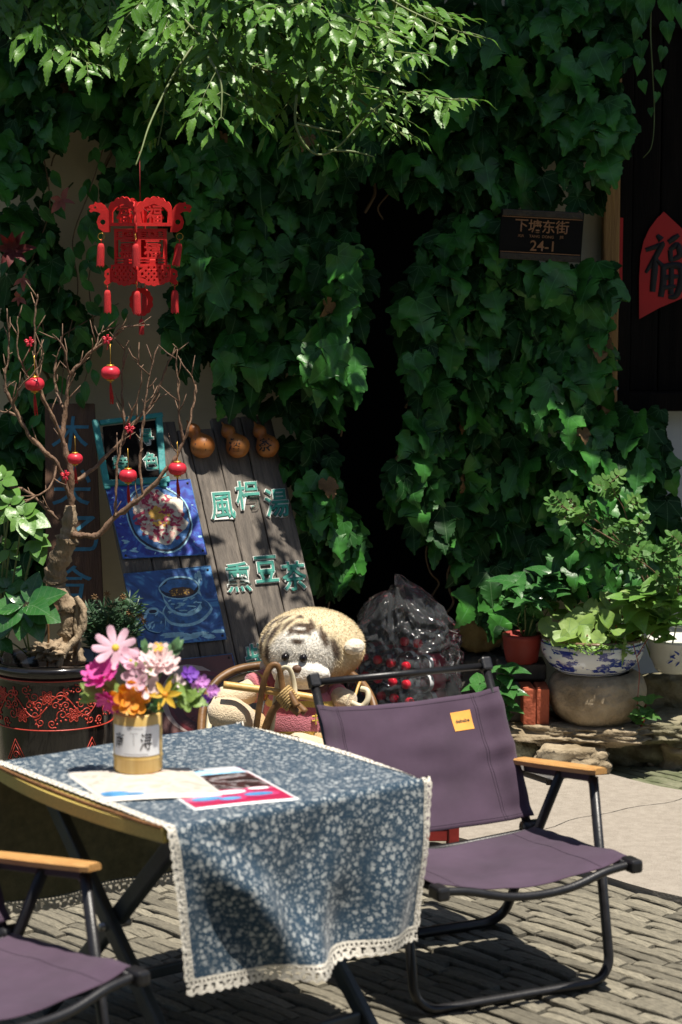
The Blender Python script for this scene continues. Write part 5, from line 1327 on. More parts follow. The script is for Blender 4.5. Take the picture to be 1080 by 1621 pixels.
# feathery marigold with small dry flower heads
mg = thing('feathery_plant', 'dark feathery plant with small dried flower heads beside the blue painting', 'plant', P(165, 1040, 6.28)); random.seed(8); sets = leaf_set([strip_leaf([(0, 0), (.05, .3), (.05, .7), (0, 1)], 2, .1, .1, 1)], M['fern']); it = []; st = MB()
for k in range(34):
    a = P(rnd(145, 185), 1040, 6.28 + rnd(-.03, .05)); e = P(rnd(128, 226), rnd(945, 1005), 6.28 + rnd(-.10, .06)); pts = bez([a, a.lerp(e, .5) + Vector((0, 0, .02)), e], 6); st.tube(pts, .0012, 4)
    for q_ in pts[3:]:
        for w in range(6): it.append((leaf_matrix(q_, (rnd(-1, 1), rnd(-1, .6), rnd(-.1, .8)), (0, -1, .5), rnd(.025, .04)), 0))
finish_leaves(mg, it, sets, M['fern'], 150); st.v = [tuple(Vector(p) - mg.location) for p in st.v]; st.build('stem', M['stem'], mg)
for (a, c) in ((150, 945), (170, 940), (205, 970), (222, 975), (228, 983), (195, 945), (212, 980)):
    b = MB(); cc = P(a, c, 6.2) - mg.location
    for k in range(7): an = k * .9; b.tube([cc, cc + Vector((.010 * math.cos(an), -.004, .010 * math.sin(an)))], [.003, .001], 5)
    b.build('flower_head', M['dry_leaf'], mg)

# ================================================================== BROWN SIGNBOARD BEHIND THE TREE
sb = thing('script_signboard', 'brown wooden signboard with faded blue script behind the bare tree', 'signboard', P(118, 960, 6.98)); k = 6.9 / F
c_ = [P(72, 640, 7.1), P(150, 640, 7.1), P(165, 985, 6.9), P(74, 985, 6.9)]
def sbp(u, v, off=0.0):
    p = c_[3].lerp(c_[2], u).lerp(c_[0].lerp(c_[1], u), v); nrm = (c_[2] - c_[3]).cross(c_[0] - c_[3]).normalized(); return p + nrm * off - sb.location
b = MB(); b.grid(lambda u, v: sbp(u, v, .012), 6, 12); b.grid(lambda u, v: sbp(1 - u, v, -.012), 6, 12)
for v0, v1, u0, u1 in ((0, 0, 0, 1), (1, 1, 1, 0)): b.face([b.vert(sbp(u0, v0, -.012)), b.vert(sbp(u1, v0, -.012)), b.vert(sbp(u1, v0, .012)), b.vert(sbp(u0, v0, .012))])
for u0, v0, v1 in ((0, 1, 0), (1, 0, 1)): b.face([b.vert(sbp(u0, v0, -.012)), b.vert(sbp(u0, v1, -.012)), b.vert(sbp(u0, v1, .012)), b.vert(sbp(u0, v0, .012))])
b.build('board', M['brown_board'], sb)
for st_, (cu, cv, sw, sh_) in ((('木', 0), (.5, .86, .75, .16)), (('尖', 0), (.5, .62, .75, .18)), (('乙', 0), (.62, .40, .7, .16)), (('合', 0), (.45, .18, .75, .15))):
    t_ = text_geo(st_[0], 1.0, 0, .006, shear=.15); xs = max(abs(p[0]) for p in t_.v); ys = max(abs(p[1]) for p in t_.v)
    xf(t_, lambda p: sbp(cu + p.x / xs * sw / 2, cv + p.y / ys * sh_ / 2, .0135)); link('script_character', t_.mesh('script_character'), sb).data.materials.append(M['blue_script'])

# ================================================================== LEANING MENU BOARD
ya, Le = R(23.75), R(30.58); ro = R(.95)
bh = Vector((math.cos(ya), math.sin(ya), 0)); bb_ = Vector((-math.sin(ya), math.cos(ya), 0)); bu = Vector((0, 0, math.cos(Le))) + bb_ * math.sin(Le)
bh, bu = bh * math.cos(ro) + bu * math.sin(ro), -bh * math.sin(ro) + bu * math.cos(ro)
bnrm = bh.cross(bu); BO = Vector((-.7149, 6.85, .8939))
board = thing('menu_board', 'weathered plank menu board leaning back with blue paintings and teal lettering', 'signboard', BO)
BM = frame_matrix(Vector((0, 0, 0)), bh, bu, bnrm); board.matrix_world = Matrix.Translation(BO) @ BM
def B(px, py):                           # place on the board's face, in metres from its origin
    u = (px - 540) / F; v = (py - 810.5) / F
    d = Vector((u, math.cos(PITCH) - v * math.sin(PITCH), -math.sin(PITCH) - v * math.cos(PITCH))); o = Vector((0, 0, CAM_H))
    t = (BO - o).dot(bnrm) / d.dot(bnrm); p = o + d * t - BO
    return Vector((p.dot(bh), p.dot(bu), 0))
right_edge = B(475, 850).x; pw = right_edge / 6.9
bot = -BO.z / bu.z + .02
x = right_edge; random.seed(2); edges_ = [right_edge, B(425, 850).x, B(375, 850).x + .004, B(334, 850).x, B(318, 850).x, .19, .10, .005]
for i in range(len(edges_) - 1):
    x1, x0 = edges_[i], edges_[i + 1]; top = B(380, 668).y + rnd(-.02, .02) if i < 5 else .17 + rnd(-.02, .02)
    n_ = 26; b = MB(); b.smooth = False; w = x1 - x0 - .0035
    for j in range(n_ + 1):
        t = j / n_; y = bot + (top - bot) * t; wob = .0012 * noise.noise(Vector((i * 5, y * 12, 0)))
        for (xx, z_) in ((0, -.020), (0, -.002), (.003, 0), (w - .003, 0), (w, -.002), (w, -.020)): b.vert((x0 + xx + wob, y, z_ - .002 * (i % 2) + .0008 * noise.noise(Vector((xx * 30, y * 25, i)))))
    for j in range(n_):
        for k in range(6): a = j * 6; b.face((a + k, a + (k + 1) % 6, a + 6 + (k + 1) % 6, a + 6 + k))
    b.face([5, 4, 3, 2, 1, 0]); b.face([n_ * 6 + k for k in range(6)])
    b.build('plank', M['old_plank'], board)
for yy in (-.75, -.15): b = MB(); b.box((right_edge / 2, yy, -.033), (right_edge * .96, .06, .02), bev=.003); b.build('batten', M['old_plank'], board)
# teal characters with white rim
def board_char(ch, px, py, size, name='raised_character'):
    p = B(px, py); s_ = size * 6.8 / F
    r_ = text_geo(ch, s_, .0016, .0028, shear=.12); g_ = text_geo(ch, s_, .0012, .0009, shear=.12)
    for q_ in (r_, g_): xf(q_, lambda v: Vector((v.x * 1.02 + p.x, v.y * 1.25 + p.y, v.z)))
    o = MB().merge(r_, Matrix.Translation((0, 0, .0035))).build(name, M['white_paint'], board)
    MB().merge(g_, Matrix.Translation((0, 0, .0068))).build('character_face', M['teal'], o)
for ch, a, c in (('風', 350, 802), ('枵', 391, 785), ('湯', 437, 797), ('熏', 376, 915), ('豆', 420, 902), ('茶', 465, 913), ('柴', 407, 1044), ('竹', 446, 1034)):
    board_char(ch, a, c, 43)
# paintings
pt_base = print_mat('blue_painting', [(.3, (.016, .020, .20)), (.5, (.024, .045, .34)), (.62, (.04, .13, .48)), (.75, (.022, .035, .25))], 4, 7.7, .35, 2.5)
pt_base2 = print_mat('blue_painting_light', [(.3, (.012, .040, .15)), (.5, (.022, .09, .30)), (.64, (.07, .25, .50)), (.78, (.016, .06, .22))], 3.2, 9.1, .35, 2.5)
M['pt_lt'] = mat('paint_light_blue', (.30, .55, .68), .4, .3, 40, bump=.3, bscale=90); M['pt_mid'] = mat('paint_mid_blue', (.04, .14, .34), .4, .5, 40, bump=.3); M['pt_dk'] = mat('paint_dark', (.012, .016, .04), .4, .5, 40, bump=.3)
M['pt_pink'] = mat('paint_pink', (.62, .36, .30), .5, .3, 60); M['pt_red'] = mat('paint_crimson', (.42, .03, .08), .5, .3, 60); M['pt_yel'] = mat('paint_yellow', (.66, .36, .05), .5, .3, 60); M['pt_cream'] = mat('paint_cream', (.66, .58, .46), .5, .2, 60); M['pt_brown'] = mat('paint_brown', (.10, .05, .02), .5, .4, 60)
def painting(name, label_, corners, base):
    c = [B(*p) for p in corners]; th = .004
    b = MB(); b.smooth = False
    def fn(u, v, z): p = c[3].lerp(c[2], u).lerp(c[0].lerp(c[1], u), v); return Vector((p.x, p.y, z + .003 + .0012 * math.sin(u * 6) * v))
    b.grid(lambda u, v: fn(u, v, th), 8, 8); b.grid(lambda u, v: fn(1 - u, v, 0), 8, 8)
    for i in range(8):
        for a0, a1 in (((i / 8, 0), ((i + 1) / 8, 0)), (((i + 1) / 8, 1), (i / 8, 1)), ((0, (i + 1) / 8), (0, i / 8)), ((1, i / 8), (1, (i + 1) / 8))):
            b.face([b.vert(fn(*a0, 0)), b.vert(fn(*a1, 0)), b.vert(fn(*a1, th)), b.vert(fn(*a0, th))])
    o = b.build(name, base, board)
    rim = MB()
    for k in range(4): u0 = ((0, 0), (1, 0), (1, 1), (0, 1))[k]; u1 = ((1, 0), (1, 1), (0, 1), (0, 0))[k]; rim.tube([fn(*u0, th), fn(*u1, th)], .0012, 5)
    rim.build('clear_edge', M['pt_mid'], o)
    for (u, v) in ((.96, .95), (.04, .04), (.96, .05)): q = MB(); q.lathe([(.004, th), (.003, th + .003), (0, th + .004)], 10, Matrix.Translation(fn(u, v, .0))); q.build('pin', M['nail'], o)
    lvl = [th + .0006]
    def blob(cu, cv, ru, rv, mm, rag=.0, rot=0, name='paint_stroke', n=28):
        d = MB(); d.smooth = False; z = lvl[0]; lvl[0] += .00022; o_ = d.vert(fn(cu, cv, z)); ids = []
        for k in range(n):
            a = 2 * math.pi * k / n; rr_ = 1 + rag * noise.noise(Vector((a * 1.7, cu * 9, cv * 9))) ; x_, y_ = ru * rr_ * math.cos(a), rv * rr_ * math.sin(a); cr_, sr_ = math.cos(rot), math.sin(rot)
            ids.append(d.vert(fn(cu + x_ * cr_ - y_ * sr_, cv + x_ * sr_ + y_ * cr_, z)))
        for k in range(n): d.face((o_, ids[k], ids[(k + 1) % n]))
        d.build(name, mm, o)
    def many(lst, mm, name):
        d = MB(); d.smooth = False; z = lvl[0]; lvl[0] += .0006
        for (cu, cv, ln, w, a) in lst:
            z += .000004; ca, sa = math.cos(a), math.sin(a); ids = [d.vert(fn(min(.99, max(.01, cu + x_ * ln * ca - y_ * w * sa)), min(.99, max(.01, cv + x_ * ln * sa + y_ * w * ca)), z)) for x_, y_ in ((-.5, -.3), (-.2, -.5), (.3, -.4), (.5, .1), (.2, .5), (-.3, .4))]
            d.face(ids)
        d.build(name, mm, o)
    return o, blob, many
random.seed(12)
o, blob, many = painting('painting', '', ((165, 768), (300, 760), (327, 879), (194, 886)), pt_base)
many([(rnd(.02, .98), rnd(.02, .25), rnd(.05, .15), .03, rnd(-.4, .4)) for k in range(9)] + [(rnd(.02, .98), rnd(.02, .98), rnd(.02, .05), .012, rnd(-1, 1)) for k in range(22)], M['pt_lt'], 'brush_strokes')
blob(.53, .50, .38, .46, M['pt_lt'], .06); blob(.53, .50, .365, .44, M['pt_dk'], .06); blob(.53, .51, .345, .42, M['pt_mid'], .08); blob(.53, .52, .29, .36, M['pt_cream'], .5)
def ring_strokes(n, r0, r1, ln, w): return [(.53 + rr_ * math.cos(a), .52 + rr_ * 1.2 * math.sin(a), rnd(ln * .6, ln), rnd(w * .6, w), rnd(0, 3.1)) for rr_, a in ((rnd(r0, r1), rnd(0, 6.28)) for _ in range(n))]
many(ring_strokes(70, .06, .28, .10, .07), M['pt_pink'], 'petal_strokes'); many(ring_strokes(70, .08, .29, .08, .05), M['pt_red'], 'petal_strokes'); many(ring_strokes(26, .10, .28, .08, .06), M['pt_cream'], 'petal_strokes'); many(ring_strokes(40, .0, .12, .07, .05), M['pt_yel'], 'petal_strokes'); many(ring_strokes(34, .05, .26, .07, .035), M['pt_red'], 'petal_strokes')
o, blob, many = painting('painting', '', ((195, 910), (332, 897), (358, 1013), (219, 1026)), pt_base2)
many([(rnd(.25, .95), rnd(.02, .14), rnd(.12, .25), .05, rnd(-.2, .2)) for k in range(12)] + [(rnd(.80, .92), rnd(.75, .95), .10, .03, rnd(.8, 1.6)) for k in range(5)], M['pt_lt'], 'brush_strokes')
blob(.62, .42, .29, .20, M['pt_lt'], .1, .15); blob(.62, .435, .27, .175, M['pt_mid'], .1, .15); blob(.62, .47, .18, .12, M['pt_lt'], .1)
blob(.60, .62, .225, .25, M['pt_lt'], .08); blob(.61, .58, .20, .18, M['pt_mid'], .2); blob(.59, .74, .235, .16, M['pt_lt'], .05); blob(.59, .735, .215, .14, M['pt_dk'], .06); blob(.59, .76, .20, .10, M['pt_mid'], .3); blob(.60, .685, .14, .065, M['pt_brown'], .3)
many([(.60 + rnd(-.11, .11), .68 + rnd(-.04, .04), .02, .012, rnd(0, 3)) for k in range(26)], M['pt_yel'], 'leaf_strokes'); many([(rnd(.42, .78), rnd(.38, .60), rnd(.05, .14), .02, rnd(-.4, .5)) for k in range(16)], M['pt_lt'], 'brush_strokes')
blob(.23, .33, .125, .17, M['pt_lt'], .15); blob(.24, .31, .11, .15, M['pt_mid'], .2); blob(.23, .46, .07, .045, M['pt_lt'], .1); blob(.23, .45, .045, .025, M['pt_dk'], .1); many([(rnd(.15, .32), rnd(.22, .42), rnd(.04, .08), .018, rnd(.4, 1.2)) for k in range(8)], M['pt_lt'], 'brush_strokes')
pt_base3 = print_mat('beige_painting', [(.3, (.30, .22, .20)), (.55, (.44, .38, .34)), (.75, (.34, .26, .24))], 2, 3.3, .4)
o, blob, many = painting('painting', '', ((222, 1052), (366, 1036), (394, 1150), (250, 1165)), mat('brown_painting', (.10, .035, .03), .5, .3, 10))
blob(.48, .42, .38, .50, pt_base3, .1); blob(.58, .36, .40, .46, mat('paint_dark_red', (.10, .008, .012), .3, .3, 20), .05); blob(.58, .36, .36, .40, mat('paint_red_brown', (.05, .008, .010), .3, .3, 20), .05); blob(.58, .34, .26, .28, mat('paint_tea', (.14, .02, .015), .3, .3, 20), .05)
# turquoise frame with small board
for a, c, w in (((250, 662), (257, 768), 11), ((168, 768), (262, 762), 10), ((160, 672), (252, 660), 8), ((150, 672), (168, 772), 10)):
    A_, C_ = B(*a), B(*c); d = C_ - A_; w_ = w * 6.9 / F; b = MB(); b.box((0, 0, 0), (d.length + w_, w_, .012), bev=.002); ang = math.atan2(d.y, d.x)
    b.build('frame_strip', M['teal_frame'], board, M=Matrix.Translation((A_ + C_) / 2 + Vector((0, 0, .010 + .002 * (abs(d.x) > abs(d.y))))) @ Matrix.Rotation(ang, 4, 'Z'))
pc = [B(*p) for p in ((163, 676), (247, 666), (252, 760), (170, 766))]
b = MB(); b.smooth = False; b.face([b.vert(p + Vector((0, 0, .004))) for p in reversed(pc)]); b.face([b.vert(p + Vector((0, 0, -.004))) for p in pc])
for k in range(4): b.face([b.vert(pc[k] + Vector((0, 0, -.004))), b.vert(pc[k] + Vector((0, 0, .004))), b.vert(pc[(k + 1) % 4] + Vector((0, 0, .004))), b.vert(pc[(k + 1) % 4] + Vector((0, 0, -.004)))])
b.build('name_panel', M['dark_wood'], board)
for ch, a, c, sz in (('寻', 231, 693, 25), ('色', 238, 731, 26), ('特', 190, 737, 26)): board_char(ch, a, c, sz)
# gourds tied along the top
def gourd(px, py, r_, neck, ch, label):
    p = B(px, py); c = BO + bh * p.x + bu * p.y + bnrm * (r_ * .75 + .002); root = thing('gourd', label, 'gourd', c, 0, 'gourds along the top of the menu board')
    d = Vector(neck).normalized(); Mq = d.to_track_quat('Z', 'Y').to_matrix().to_4x4()
    prof = [(0, -r_)] + [(r_ * math.sin(a), -r_ * .95 * math.cos(a)) for a in [.25 * i for i in range(1, 10)]]
    prof += [(r_ * .50, r_ * .95), (r_ * .46, r_ * 1.05), (r_ * .56, r_ * 1.25), (r_ * .60, r_ * 1.5), (r_ * .50, r_ * 1.75), (r_ * .28, r_ * 1.98), (r_ * .10, r_ * 2.15), (r_ * .06, r_ * 2.4), (0, r_ * 2.42)]
    q = MB(); q.lathe(prof, 28, Mq); q.build('shell', M['gourd'], root)
    t_ = text_geo(ch, r_ * 1.25, 0, r_ * .022, shear=.1)
    def onsph(v):
        l = math.hypot(v.x, v.y); a = min(1.3, l / r_); w = Vector((v.x / (l + 1e-9) * math.sin(a), -math.cos(a), v.y / (l + 1e-9) * math.sin(a))); w = Matrix.Rotation(R(-12), 3, 'Z') @ (Matrix.Rotation(R(-14), 3, 'X') @ w); return w * (r_ * 1.012)
    xf(t_, onsph); link('painted_character', t_.mesh('painted_character'), root).data.materials.append(M['ink'])
gourd(316, 713, .039, (-.5, .15, .8), '三', 'round gourd painted with three black strokes, first from the turquoise frame')
gourd(372, 713, .038, (-.52, .2, .75), '酒', 'round gourd painted with a boxy black character, the middle one of three')
gourd(419, 713, .037, (-.45, .2, .8), '茶', 'round gourd painted with a branching black character, beside the ivy')
# ================================================================== PLUSH TOY AND BAMBOO CHAIR
ty = 6.22
def pl_(px, py, dy=0.0): return P(px, py, ty + dy)
toy = thing('plush_animal', 'large tan plush toy animal in a pink and yellow striped sweater', 'plush toy', (pl_(470, 1150).x, ty, .17)); TOY = toy.location
tk = ty / F
M['fur_cream'] = mat('cream_fur', (.62, .50, .34), .95, .12, 30, bump=.8, bscale=220, sheen=.4, bdist=.004)
M['fur_tan'] = mat('tan_fur', (.46, .29, .12), .95, .15, 20, bump=.8, bscale=220, sheen=.4, base2=(.55, .38, .18), bdist=.004)
def fur_attr_mat(name):
    m = bpy.data.materials.new(name); m.use_nodes = True; N, L = nodes(m); bs = N['Principled BSDF']; a = N.new('ShaderNodeAttribute'); a.attribute_name = 'fur_colour'
    geo = N.new('ShaderNodeNewGeometry'); nz = N.new('ShaderNodeTexNoise'); nz.inputs['Scale'].default_value = 130; nz.inputs['Detail'].default_value = 4; L.new(geo.outputs['Position'], nz.inputs[0])
    hs = N.new('ShaderNodeHueSaturation'); mr = N.new('ShaderNodeMapRange'); mr.inputs['To Min'].default_value = .65; mr.inputs['To Max'].default_value = 1.3; L.new(nz.outputs[0], mr.inputs[0]); L.new(mr.outputs[0], hs.inputs['Value']); L.new(a.outputs['Color'], hs.inputs['Color'])
    L.new(hs.outputs[0], bs.inputs['Base Color']); bs.inputs['Roughness'].default_value = .95; bs.inputs['Sheen Weight'].default_value = .35; bs.inputs['Specular IOR Level'].default_value = .1
    bp = N.new('ShaderNodeBump'); bp.inputs['Strength'].default_value = .8; bp.inputs['Distance'].default_value = .004; L.new(nz.outputs[0], bp.inputs['Height']); L.new(bp.outputs[0], bs.inputs['Normal'])
    return m
M['fur'] = fur_attr_mat('plush_fur')
HC = pl_(494, 1022) - TOY; HR = Vector((.143, .13, .104))
face_dir = Vector((-.31, -.90, -.30)).normalized(); fx = face_dir.cross(Vector((0, 0, 1))).normalized() * -1; fx = Vector((0, 0, 1)).cross(face_dir).normalized() * -1
fx = face_dir.cross(Vector((0, 0, 1))).normalized(); fz = fx.cross(face_dir).normalized()      # fx: right in the view, fz: up
def hsurf(a, c):                        # a: to the right, c: upwards, both as angles from the face centre
    d = (face_dir * math.cos(a) * math.cos(c) + fx * math.sin(a) * math.cos(c) + fz * math.sin(c)).normalized()
    k = 1 / math.sqrt((d.x / HR.x) ** 2 + (d.y / HR.y) ** 2 + (d.z / HR.z) ** 2); return d * k, d
def ellipsoid(center, rad, rotm=None, sub=4, amp=.0, freq=10, seed=0):
    bm = bmesh.new(); bmesh.ops.create_icosphere(bm, subdivisions=sub, radius=1); b = MB(); bm.verts.index_update(); vs_ = []
    for q in bm.verts:
        d = q.co.normalized(); p = Vector((d.x * rad[0], d.y * rad[1], d.z * rad[2])) * (1 + amp * noise.noise(d * freq + Vector((seed, 0, 0))))
        if rotm is not None: p = rotm @ p
        vs_.append(p + Vector(center))
    b.add(vs_, [[q.index for q in f.verts] for f in bm.faces]); bm.free(); return b
def set_colour(o, fn):
    at = o.data.attributes.new('fur_colour', 'FLOAT_COLOR', 'POINT'); buf = []
    for v in o.data.vertices: buf += [*fn(v.co), 1.0]
    at.data.foreach_set('color', buf)
TAN, CREAM, DARK, ORANGE = Vector((.66, .55, .36)), Vector((.80, .76, .68)), Vector((.09, .06, .04)), Vector((.58, .27, .06))
stripes = [(-.05, .78, .12, .04), (-.02, .56, .09, .035), (-.10, .98, .18, .05), (.25, .80, .05, .09), (-.35, .85, .05, .09), (.55, .95, .05, .15), (.80, .60, .05, .18), (1.05, .30, .05, .20), (.75, .15, .045, .13), (-.72, .62, .05, .18), (-.90, .28, .05, .16), (-.5, 1.0, .07, .14), (1.25, .75, .05, .16), (.30, 1.25, .14, .06), (1.35, .10, .04, .16), (1.0, 1.0, .05, .14)]
def head_colour(co):
    d = co - HC; d.normalize(); a = math.atan2(d.dot(fx), d.dot(face_dir)); c = math.asin(max(-1, min(1, d.dot(fz))))
    col = TAN.copy()
    col = col.lerp(ORANGE, max(0, min(1, (-c - .05) / .5)) * .7)
    e = ((a + .10) / .80) ** 2 + ((c - .22) / .80) ** 2; col = CREAM.lerp(col, max(0, min(1, (e - .75) / .35)))
    for (sa, sc_, wa, wc) in stripes:
        q = ((a - sa) / (wa * 2.3)) ** 2 + ((c - sc_) / (wc * 1.7)) ** 2; col = DARK.lerp(col, max(0, min(1, (q - .45) / .7))) if q < 1.2 else col
    return col
hb_ = ellipsoid(HC, HR, None, 5, .025, 3.5, 2); head = hb_.build('head', M['fur'], toy); set_colour(head, head_colour)
# muzzle
sp, d = hsurf(-.02, -.22); mz = ellipsoid(HC + sp * .93, (.084, .046, .050), Matrix(((fx.x, face_dir.x, fz.x), (fx.y, face_dir.y, fz.y), (fx.z, face_dir.z, fz.z))), 4, .05, 3, 5); o = mz.build('muzzle', M['fur'], toy); set_colour(o, lambda co: CREAM)
MZ = HC + sp * .93 + face_dir * .040
o = ellipsoid(HC + hsurf(-.06, .02)[0] * 1.03 + face_dir * .010, (.016, .012, .012), None, 3, .05, 2).build('nose', mat('brown_velvet', (.10, .05, .03), .6, .2, 30), toy)
M['eye'] = mat('black_bead', (.008, .006, .006), .12, .1, 10, bump=0)
for a in (-.17, .22):
    p, d = hsurf(a, .22); ellipsoid(HC + p * 1.03, (.0115, .0115, .0115), None, 3).build('eye', M['eye'], toy)
b = MB(); b.tube([MZ + fx * x_ - fz * (.018 + .6 * (.025 ** 2 - x_ * x_) * 8) - face_dir * (.004 + 3.2 * x_ * x_ + .012) for x_ in [-.03 + .005 * i for i in range(13)]], .0014, 5); b.build('mouth', M['thread'], toy)
for a, c, sg in ((-1.30, .18, -1), (1.42, -.42, 1)):
    p, d = hsurf(a, c); rm = d.to_track_quat('Z', 'Y').to_matrix(); e_ = ellipsoid(HC + p * 1.06, (.034, .022, .026), rm, 4, .1, 3, a).build('ear', M['fur'], toy); set_colour(e_, lambda co: TAN.lerp(CREAM, .45))
# short fur tufts over the head so that its outline is soft
ft = MB(); rs_ = random.Random(3); fcol = []
for k in range(30000):
    z_ = rs_.uniform(-.9, 1); a = rs_.uniform(0, 6.283); s_ = math.sqrt(1 - z_ * z_); d = Vector((s_ * math.cos(a), s_ * math.sin(a), z_))
    if d.y > .65: continue
    p = HC + Vector((d.x * HR.x, d.y * HR.y, d.z * HR.z)); nr = Vector((d.x / HR.x, d.y / HR.y, d.z / HR.z)).normalized()
    t_ = nr.cross(Vector((rs_.uniform(-1, 1), rs_.uniform(-1, 1), rs_.uniform(-1, 1)))).normalized(); l_ = rs_.uniform(.004, .009)
    i0 = ft.vert(p - t_ * .0005); i1 = ft.vert(p + t_ * .0005); i2 = ft.vert(p + nr * l_ + Vector((rs_.uniform(-.003, .003), 0, -.003))); ft.face((i0, i1, i2))
fo_ = ft.build('fur', M['fur'], toy, kind='stuff'); set_colour(fo_, head_colour)
# sweater body, arms, feet
M['sweater'] = bpy.data.materials.new('striped_sweater'); m = M['sweater']; m.use_nodes = True; N, L = nodes(m); bs = N['Principled BSDF']; tc = N.new('ShaderNodeTexCoord'); sp_ = N.new('ShaderNodeSeparateXYZ'); L.new(tc.outputs['UV'], sp_.inputs[0])
rp = N.new('ShaderNodeValToRGB'); rp.color_ramp.interpolation = 'CONSTANT'; cols = [(0, (.55, .17, .20)), (.18, (.55, .17, .20)), (.24, (.66, .44, .08)), (.33, (.56, .18, .22)), (.50, (.46, .10, .13)), (.58, (.66, .44, .08)), (.66, (.52, .15, .18))]
while len(rp.color_ramp.elements) < len(cols): rp.color_ramp.elements.new(.5)
for e, (p_, c_) in zip(rp.color_ramp.elements, cols): e.position = p_; e.color = (*c_, 1)
L.new(sp_.outputs[1], rp.inputs[0]); L.new(rp.outputs[0], bs.inputs['Base Color']); bs.inputs['Roughness'].default_value = .95; bs.inputs['Sheen Weight'].default_value = .3
nz = N.new('ShaderNodeTexNoise'); nz.inputs['Scale'].default_value = 260; L.new(tc.outputs['Object'], nz.inputs[0]); bp = N.new('ShaderNodeBump'); bp.inputs['Strength'].default_value = .9; bp.inputs['Distance'].default_value = .004; L.new(nz.outputs[0], bp.inputs['Height']); L.new(bp.outputs[0], bs.inputs['Normal'])
b = MB(); bc_ = pl_(478, 1130, -.035) - TOY; prof = [(.060, -.075), (.088, -.070), (.098, -.045), (.100, -.01), (.092, .03), (.078, .06), (.055, .085), (.03, .09)]
for i, (r_, z_) in enumerate(prof):
    for j in range(32): a = j * math.pi / 16; b.vert(bc_ + Vector((r_ * 1.12 * math.cos(a), r_ * .9 * math.sin(a), z_ + .004 * math.sin(3 * a))), (j / 32, i / 7))
for i in range(7):
    for j in range(32): b.face((i * 32 + j, i * 32 + (j + 1) % 32, (i + 1) * 32 + (j + 1) % 32, (i + 1) * 32 + j))
b.build('sweater', M['sweater'], toy)
o = ellipsoid(bc_ + Vector((0, .0, -.105)), (.125, .10, .065), None, 4, .06, 3, 3).build('hips', M['fur_tan'], toy)
b = MB(); b.lathe([(.060, 0), (.066, .006), (.062, .018), (.052, .024)], 28, Matrix.Translation(bc_ + Vector((.01, -.02, .070)))); b.build('collar', mat('brown_knit', (.10, .035, .03), .95, .3, 60, bump=.8, bscale=200), toy)
def limb(name, pts, rads, m_, uvband=None):
    q = MB(); pp = bez([p - TOY for p in pts], 8); q.tube(pp, lerpl(rads, len(pp)), 18)
    q.v = [tuple(Vector(v) * 1.0 + Vector((noise.noise(Vector(v) * 25), noise.noise(Vector(v) * 25 + Vector((3, 0, 0))), noise.noise(Vector(v) * 25 + Vector((0, 5, 0))))) * .004) for v in q.v]
    return q.build(name, m_, toy)
limb('sleeve', [pl_(440, 1075, .04), pl_(415, 1085, .0), pl_(398, 1090, -.02)], [.045, .042, .040], M['sweater'])
limb('arm', [pl_(404, 1090, -.01), pl_(380, 1100, -.03), pl_(352, 1105, -.05), pl_(342, 1105, -.05)], [.033, .033, .030, .014], M['fur_cream'])
limb('sleeve', [pl_(505, 1085, .02), pl_(525, 1100, -.02), pl_(535, 1105, -.04)], [.045, .040, .038], M['sweater'])
limb('arm', [pl_(530, 1103, -.03), pl_(545, 1108, -.06), pl_(556, 1112, -.07), pl_(560, 1113, -.075)], [.032, .032, .028, .012], M['fur_cream'])
limb('leg', [pl_(450, 1165, .0), pl_(405, 1155, -.06), pl_(375, 1140, -.10)], [.055, .050, .046], M['fur_tan'])
limb('foot', [pl_(392, 1148, -.08), pl_(372, 1132, -.12), pl_(345, 1130, -.13), pl_(330, 1132, -.13)], [.036, .046, .044, .020], M['fur_cream'])
limb('leg', [pl_(500, 1170, .0), pl_(515, 1175, -.06), pl_(505, 1185, -.12)], [.055, .050, .046], M['fur_tan'])
limb('foot', [pl_(520, 1195, -.10), pl_(495, 1188, -.14), pl_(465, 1182, -.16), pl_(450, 1182, -.16)], [.032, .042, .040, .018], M['fur_cream'])
for nm, geo in (('letter_patch', [([(0, 0), (.020, .002)], [.005, .004]), ([(0, -.012), (.020, -.010)], [.004, .004]), ([(.010, .008), (.010, -.022)], [.004, .004]), ([(.028, .006), (.026, -.016), (.042, -.016), (.044, .006), (.028, .006)], [.005, .005, .005, .005, .005])]),):
    q = strokes_geo(geo, 0, .004); MB().merge(q, Matrix.Translation(bc_ + Vector((.03, -.088, .012))) @ RX).build(nm, mat('yellow_felt', (.58, .40, .07), .9, .1, 30), toy)

# round bamboo armchair under the toy
ac = thing('bamboo_armchair', 'small bent cane armchair carrying the plush toy', 'chair', (TOY.x, ty, 0)); AC = ac.location
def acp(px, py, dy=0): return P(px, py, ty + dy) - AC
def actube(name, pix, r_, m_, par=ac, n=10, sm=8):
    q = MB(); pp = bez([acp(*p) for p in pix], sm); rr_ = lerpl(r_ if isinstance(r_, list) else [r_, r_], len(pp)); q.tube(pp, rr_, n); return q.build(name, m_, par)
actube('back_hoop', [(318, 1165, .0), (322, 1120, .05), (340, 1082, .10), (375, 1060, .14), (430, 1052, .18), (500, 1050, .20), (560, 1070, .16), (590, 1110, .08), (595, 1160, .02)], .012, M['cane'])
actube('back_hoop', [(330, 1165, .02), (334, 1125, .07), (350, 1092, .12), (380, 1072, .16), (430, 1064, .2)], .009, M['cane_pale'])
for x_, y_ in ((-.17, -.12), (.17, -.12), (-.17, .14), (.17, .14)):
    q = MB(); q.tube([(x_, y_, 0), (x_ * .96, y_, .15), (x_, y_, .19)], .013, 10); q.build('leg', M['cane'], ac)
